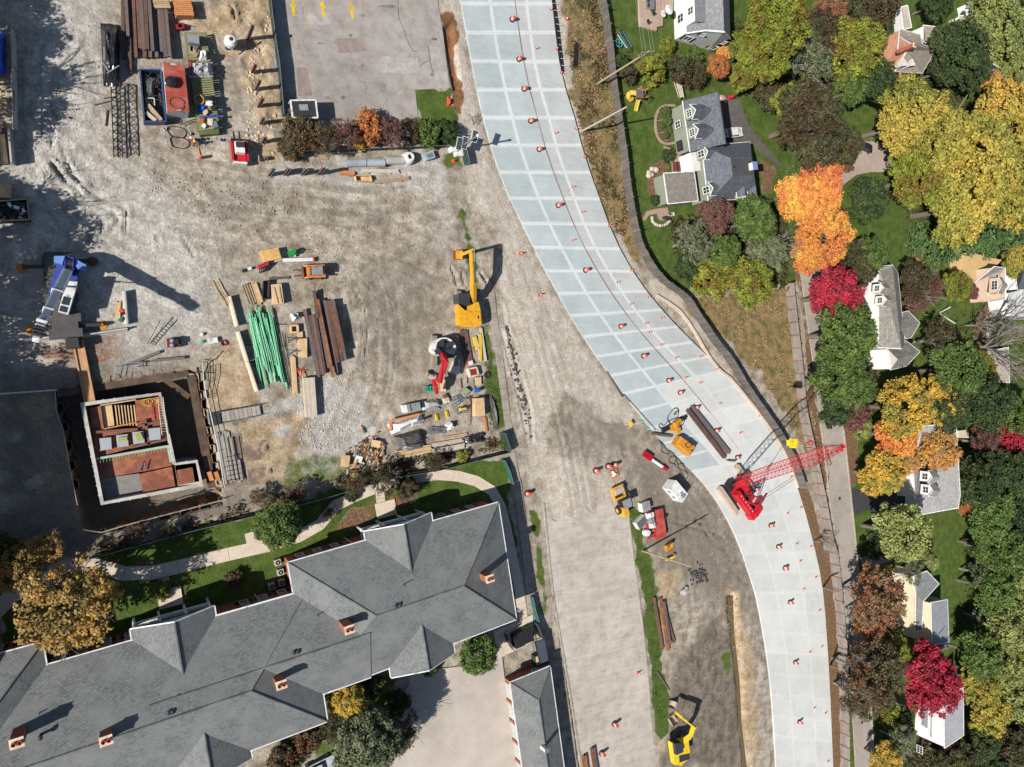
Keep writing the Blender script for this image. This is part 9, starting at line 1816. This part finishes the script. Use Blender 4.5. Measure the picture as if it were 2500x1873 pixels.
for i,(x,y,r_)in enumerate(((330,330,70),(355,430,60),(300,470,40),(330,580,45),(370,520,40))):tree(tS,x,y,r_,'h%d'%(i%2),'green','leafy vegetable plants in the arched bed, %s patch from the top'%ORD[i],name='vegetable_patch',cat='plants',group='garden bed plants')
stones=mat('boulder',ph(206,190,176),rough=.85,var=.14,sc=1.5)
for i,(x,y,s_)in enumerate(((185,940,.5),(228,948,.6),(150,975,.45),(150,1010,.6),(185,1000,.45))):mb=MB();mb.sphere(W(tS,x,y,s_*.4),s_,8,0,1.1,.9,.7);mono('boulder',mb,stones,['upper left','right','left','lowest','middle'][i]+' pale boulder in the mulch bed by the sunroom','boulder','mulch bed boulders')
rr=random.Random(6)
for i in range(12):a=.3+i*.27;mb=MB();c=W(tS,280+95*cos(a),1475+75*sin(a),.15);mb.sphere(c,rr.uniform(.25,.4),6,0,1,1,.7);mono('border_stone',mb,stones,'pale stone in the ring around the garden pond, %s clockwise'%ORD[i],'stone','pond border stones')
mb=MB();c=W(tS,345,1473,.25);mb.sphere(c,.75,10,0,1.5,.6,.35);mono('covered_bench',mb,dark_p,'dark oval covered fire pit on the pink terrace','fire pit')
mb=MB();c=W(tS,395,1430,.3);mb.box((c.x,c.y,.25),(1.0,.5,.5),.3);mb.box((c.x,c.y,.52),(1.1,.6,.06),.3);mono('stone_bench',mb,white_p,'white stone bench at the edge of the pink terrace','bench')
sf=thing('patio_bench','dark red slatted patio bench on the pink terrace','bench',W(tS,450,910))
for k in range(6):mb=MB();mb.beam(W(tS,412+k*9,865,.5),W(tS,415+k*9,965,.5),.14,.06);build('slat',mb,paint('bench_red',122,70,62),sf)
mb=MB();mb.beam(W(tS,455,860,.9),W(tS,470,960,.9),.08,.5);build('backrest',mb,paint('bench_dark',74,40,36),sf)
mb=MB();c=W(tS,1035,165,.5);mb.box((c.x,c.y,.5),(.8,.6,.7),.2);mb.lathe([(0,1.3),(.3,1.2),(.35,.85)],8,0,(c.x,c.y,0));mono('red_toy_car',mb,rdp,'red and white toy cart at the end of the faded driveway','toy');mb=MB();c=W(tS,945,175,.4)
mb.sphere(c,.8,8,0,1.2,.8,.5);mb.sphere(c+Vector((.8,-.3,-.1)),.5,8,0,1,1,.5);mono('pink_cover',mb,paint('pink_cover_paint',196,156,148),'pinkish covered heap by the house corner','cover')
# cars
def car(label,c,f,m,L=4.6,w=1.85,name='parked_car',dark=False):
 at=L3(c,f);r=thing(name,label,'car',c);mb=MB();pr=[(-L/2,.45),(-L/2+.05,.95),(-L*.2,1.0),(L*.2,1.0),(L/2-.15,.85),(L/2,.5)];n=len(pr)
 A=[at(x,-w/2+(.12 if abs(x)>L*.4 else 0),z)for x,z in pr];B=[at(x,w/2-(.12 if abs(x)>L*.4 else 0),z)for x,z in pr];mb.mesh(A+B,[(k,k+1,n+k+1,n+k)for k in range(n-1)]+[tuple(range(n)),tuple(range(n,2*n))[::-1]]);build('body',mb,m,r)
 mb=MB();g0=[at(-L*.42,-w*.44,.98),at(L*.22,-w*.44,.98),at(L*.22,w*.44,.98),at(-L*.42,w*.44,.98)];g1=[at(-L*.3,-w*.36,1.48),at(L*.06,-w*.36,1.48),at(L*.06,w*.36,1.48),at(-L*.3,w*.36,1.48)];mb.mesh(g0+g1,[(0,1,5,4),(1,2,6,5),(2,3,7,6),(3,0,4,7)]);build('window_glass',mb,vh,r);mb=MB();mb.mesh([p+Vector((0,0,.01))for p in g1],[(0,1,2,3)]);build('roof',mb,m,r)
 for x in(-L*.31,L*.31):
  for y in(-w/2,w/2):mb=MB();mb.tube(at(x,y-.1,.33),at(x,y+.1,.33),.33,14);wh=build('wheel',mb,rubber,r);mb=MB();mb.tube(at(x,y-.11,.33),at(x,y+.11,.33),.2,10);build('rim',mb,galv,wh)
 for y in(-w*.34,w*.34):mb=MB();mb.box(tuple(at(L/2-.06,y,.72)),(.12,.34,.16),atan2(f[1],f[0]));build('headlight',mb,white_p,r)
 return r
car('white car backed against the sage house on the faded driveway',W(tS,1040,560),W(tS,1095,545)-W(tS,1000,555),white_p)
car('dark car parked at the end of the tan driveway below the oaks',W(tE,470,1600),(1,-.05),mat('car_dark',(.02,.022,.025),rough=.25,spec=.6));car('silver car half hidden under the court trees',W(tQ,560,1160),(1,.25),paint('silver_car',206,214,222,rough=.3))
# bin store by the apartments
for i,(x,y)in enumerate(((155,815),(212,785))):
 c=W(tO,x,y);r=thing('waste_bin',('left' if i==0 else 'right')+' black lidded waste bin in the bin store','waste bin',c,0,'black waste bins');mb=MB();mb.box((c.x,c.y,.7),(1.7,2.4,1.3),.2);build('tub',mb,dark_p,r);
 for s_ in(-.42,.42):mb=MB();mb.box((c.x+s_*cos(.2),c.y+s_*sin(.2),1.42),(.8,2.3,.1),.2);build('lid',mb,black,r)
fence('black slatted screen around the bin store',tO,[(75,780),(95,850),(120,880)],1.7,2.0,shut_m,'bin_screen');fence('black slatted screen at the right of the bin store',tO,[(265,715),(300,800)],1.7,2.0,shut_m,'bin_screen')
c=W(tO,325,900);r=thing('steel_cage','grey steel cage bin beside the garage end','cage',c);mb=MB();q=[W(tO,x,y,1.8)for x,y in((280,845),(345,825),(372,985),(318,1000))]
for a,b in zip(q,q[1:]+q[:1]):mb.beam(a,b,.1,.1);mb.beam((a.x,a.y,0),a,.08,.08);mb.beam((a.x,a.y,.9),(b.x,b.y,.9),.06,.06)
build('frame',mb,dark_p,r);mb=MB();mb.prism(q,1.7,1.75);build('lid',mb,mat('blue_black_lid',ph(70,78,92)),r)
c=W(tO,275,950);r=thing('compost_bin','dark green bin with a tan lid at the garage corner','bin',c);mb=MB();mb.box((c.x,c.y,.55),(.9,1.6,1.1),.1);build('tub',mb,green_net,r);mb=MB();mb.box((c.x+.15,c.y,1.15),(.8,1.4,.08),.1);build('lid',mb,wood_new,r)
mb=MB();c=W(tO,1250,520,.4);mb.sphere(c,.8,7,0,1.2,.9,.5);mb.sphere(c+Vector((.6,.5,-.1)),.5,6,0,1,1,.6);mono('rubble_block',mb,conc,'grey broken concrete block on the mud','rubble')
rr=random.Random(17);mb=MB()
for k in range(60):p=W(tO,rr.gauss(1345,28),rr.gauss(410,32),.15);mb.sphere(p,rr.uniform(.15,.4),5,0,1,1,.7)
tag(mono('asphalt_rubble',mb,mat('asphalt_lump',ph(70,68,66),var=.3),'heap of black asphalt lumps on the mud','rubble'),kind='stuff')
mb=MB()
for k in range(240):
 p=W(tB,rr.uniform(380,640),rr.uniform(100,1400),.1);mb.sphere(p,rr.uniform(.1,.3),5,0,1,rr.uniform(.7,1.2),.7)
tag(mono('rubble_lumps',mb,mat('tan_lump',ph(200,180,156),var=.2),'tan clods of earth strewn between the piles and the fence','rubble'),kind='stuff')
mb=MB()
for k in range(150):f_=rr.random();x,y=1390+250*f_+rr.gauss(0,18),60+1150*f_;p=W(tK,x,y,.05);mb.sphere(p,rr.uniform(.1,.32),5,0,1,1,.7)
tag(mono('broken_pavement',mb,MATS['asphalt_lump'],'broken dark pavement lumps along the old sidewalk ditch','rubble'),kind='stuff')
wtr=mat('muddy_water',ph(118,100,66),rough=.12,var=.1,spec=.6);o=sheet('ditch_water',TP(tO,(1548,560),(1578,550),(1588,800),(1622,1100),(1636,1400),(1670,1690),(1645,1690),(1612,1300),(1582,950),(1545,650)),-.45,wtr,.1);tag(o,'muddy water standing in the long ditch',kind='structure')
for x,y,lb in((322,1312,'round manhole cover in the street near the noise wall'),):pass
for t_,x,y,nm in((tV,553,983,'street'),(tX,648,1310,'street')):mb=MB();c=W(t_,x,y,.05);mb.lathe([(0,.012),(.36,.012),(.38,0)],16,0,c);build('manhole_cover',mb,dark_p,bpy.data.objects['street'])
mb=MB();c=W(tQ,1768,1127,.066);mb.lathe([(0,.012),(.36,.012),(.38,0)],16,0,c);build('manhole_cover',mb,dark_p,bpy.data.objects['court'])
for t_,pts,m_,lb in((tV,[(835,1165),(880,1170),(900,1150),(905,1175)],white_p,'white sculpture post by the dark driveway'),):
 mb=MB();mb.tube(W(t_,870,1190),W(t_,870,1190,2.0),.07,6);mb.beam(W(t_,840,1165,2.0),W(t_,905,1170,2.0),.2,.15);mono('lamp_post',mb,m_,'white lamp post at the edge of the dark driveway','lamp post')
bt=thing('goal_frame','white lying goal frame on the lawn of the tan house','goal',W(tW,400,1100));mb=MB();mb.tube(W(tW,395,1090,.3),W(tW,500,1035,1.4),.12,6);mb.tube(W(tW,395,1105,.3),W(tW,545,1200,1.4),.12,6);mb.tube(W(tW,395,1090,.3),W(tW,395,1108,.3),.12,6);build('bar',mb,white_p,bt)
bo=thing('upturned_boat','white and grey upturned boat under the bare trees','boat',W(tW,875,1290));mb=MB();n_=9;vs=[]
for k in range(n_):f_=k/(n_-1);c=W(tW,865+10*f_,1225+125*f_,.1);w_=.75*math.sqrt(max(.02,1-(2*f_-1)**2));vs+=[c+Vector((-w_,0,0)),c+Vector((-w_*.5,0,.55)),c+Vector((w_*.5,0,.55)),c+Vector((w_,0,0))]
mb.mesh(vs,[(k*4+j,k*4+j+1,k*4+5+j,k*4+4+j)for k in range(n_-1)for j in range(3)]);build('hull',mb,grey_p,bo);mb=MB();mb.path([W(tW,870+10*k/5,1232+115*k/5,.68)for k in range(6)],.09,6);build('keel',mb,white_p,bo)
mulch=mat('red_mulch',ph(196,128,92),var=.2,sc=4)
for x0,x1,y0,y1 in((130,220,410,570),(195,270,165,250)):tag(sheet('mulch_ring',[tW((x0+x1)/2+(x1-x0)/2*cos(a),(y0+y1)/2+(y1-y0)/2*sin(a))for a in np.linspace(0,6.28,20)[:-1]],.12,mulch,.2),kind='structure')
pt_=thing('play_tower','small wooden play tower beside the crimson maple and lawn','play tower',W(tX,1405,860));mb=MB();c=W(tX,1400,860)
for a in(-.7,.7):
 for b in(-.7,.7):mb.beam(c+Vector((a,b,0)),c+Vector((a,b,2.2)),.12,.12)
mb.box((c.x,c.y,1.2),(1.6,1.6,.1),0);mb.box((c.x,c.y,1.9),(1.6,.1,.5),0);build('frame',mb,wood_orange,pt_);mb=MB();mb.beam(c+Vector((-.8,0,1.2)),c+Vector((-2.6,-.3,.1)),.5,.08);build('slide',mb,paint('green_slide',40,120,80),pt_)
hv=thing('heat_pump','grey outdoor heat pump at the corner of the cream house','heat pump',W(tX,1290,710));mb=MB();mb.box(tuple(W(tX,1290,712,.6)),(1.9,1.0,1.1),.0);build('casing',mb,galv,hv);mb=MB();mb.lathe([(0,1.18),(.4,1.18),(.4,1.1)],12,0,W(tX,1275,712));build('fan_grille',mb,black,hv)
mb=MB();mb.tube(W(tX,345,268),W(tX,475,300,6.5),.25,8,0,.15);lm=mono('leaning_trunk',mb,pale_bark,'pale bare trunk leaning over the noise wall, upper one','tree trunk');mb=MB();mb.tube(W(tX,405,872),W(tX,470,895,5.0),.26,8,0,.16);mono('leaning_trunk',mb,pale_bark,'pale bare trunk leaning over the noise wall, lower one','tree trunk')
lp=thing('street_lamp','white street lamp reaching over the street by the noise wall','street lamp',W(tX,505,395));mb=MB();mb.tube(W(tX,495,392),W(tX,510,402,5.5),.08,8);mb.tube(W(tX,510,402,5.5),W(tX,580,412,6.2),.06,6);build('pole',mb,galv,lp);mb=MB();mb.box(tuple(W(tX,588,408,6.2)),(.8,.35,.15),.1);build('lamp_head',mb,dark_p,lp)
# ---- a worker
def person(label,c,face,vest,trouser,hat,bend=.0):
 me=bpy.data.meshes.new('person');at=L3(c,face)
 J=[at(0,0,.95),at(.02+bend*.3,0,1.2),at(.04+bend*.5,0,1.45),at(.05+bend*.6,0,1.56),at(.07+bend*.65,0,1.7),at(0,.1,.92),at(.04,.12,.5),at(-.02,.13,.08),at(.16,.14,.04),at(0,-.1,.92),at(.1,-.12,.5),at(.06,-.13,.08),at(.24,-.14,.04),at(.03+bend*.5,.2,1.42),at(.1+bend*.6,.27,1.15),at(.32+bend*.6,.2,1.02),at(.42+bend*.6,.17,1.0),at(.03+bend*.5,-.2,1.42),at(.1+bend*.6,-.27,1.15),at(.32+bend*.6,-.2,1.02),at(.42+bend*.6,-.17,1.0)]
 E=[(0,1),(1,2),(2,3),(3,4),(0,5),(5,6),(6,7),(7,8),(0,9),(9,10),(10,11),(11,12),(2,13),(13,14),(14,15),(15,16),(2,17),(17,18),(18,19),(19,20)]
 Rr=[.16,.16,.17,.07,.115,.1,.07,.05,.05,.1,.07,.05,.05,.075,.05,.04,.045,.075,.05,.04,.045]
 o0=Vector(c);me.from_pydata([p-o0 for p in J],E,[]);o=bpy.data.objects.new('person',me);COL.objects.link(o);o.location=o0;ORG[o.name]=o0
 md=o.modifiers.new('skin','SKIN');me.skin_vertices.new()if not me.skin_vertices else None
 for k,r_ in enumerate(Rr):me.skin_vertices[0].data[k].radius=(r_,r_*.85)
 me.skin_vertices[0].data[0].use_root=True;o.modifiers.new('sub','SUBSURF').levels=1;o.modifiers['sub'].render_levels=1
 m,nt,bs=newmat('person_clothes');g_=nn(nt,'ShaderNodeSeparateXYZ');nt.links.new(nn(nt,'ShaderNodeNewGeometry').outputs['Position'],g_.inputs[0]);cl_=mixc(nt,mth(nt,'GREATER_THAN',g_.outputs[2],.98+c.z),trouser,vest);cl_=mixc(nt,mth(nt,'GREATER_THAN',g_.outputs[2],1.54+c.z),cl_,(.45,.28,.2));nt.links.new(cl_,bs.inputs['Base Color']);bs.inputs['Roughness'].default_value=.8;me.materials.append(m)
 tag(o,label,'person');mb=MB();hc_=at(.07+bend*.65,0,1.76);mb.lathe([(.0,.13),(.09,.11),(.135,.02),(.175,.0)],12,0,hc_);build('hard_hat',mb,hat,o)
 mb=MB();p_=at(.07+bend*.65+.1,0,1.69);mb.sphere(p_,.025,6);build('nose',mb,mat('skin',(.45,.28,.2)),o);return o
person('worker in an orange vest and yellow hard hat standing among the buckets',W(tA,1733,1300),(.8,-.4),ph(226,74,44),ph(40,54,92),yellow2)
person('worker in a red shirt and white hard hat by the flatbed end',W(tA,1695,1275),(.9,.3),ph(176,40,44),ph(60,60,64),white_p,.1)
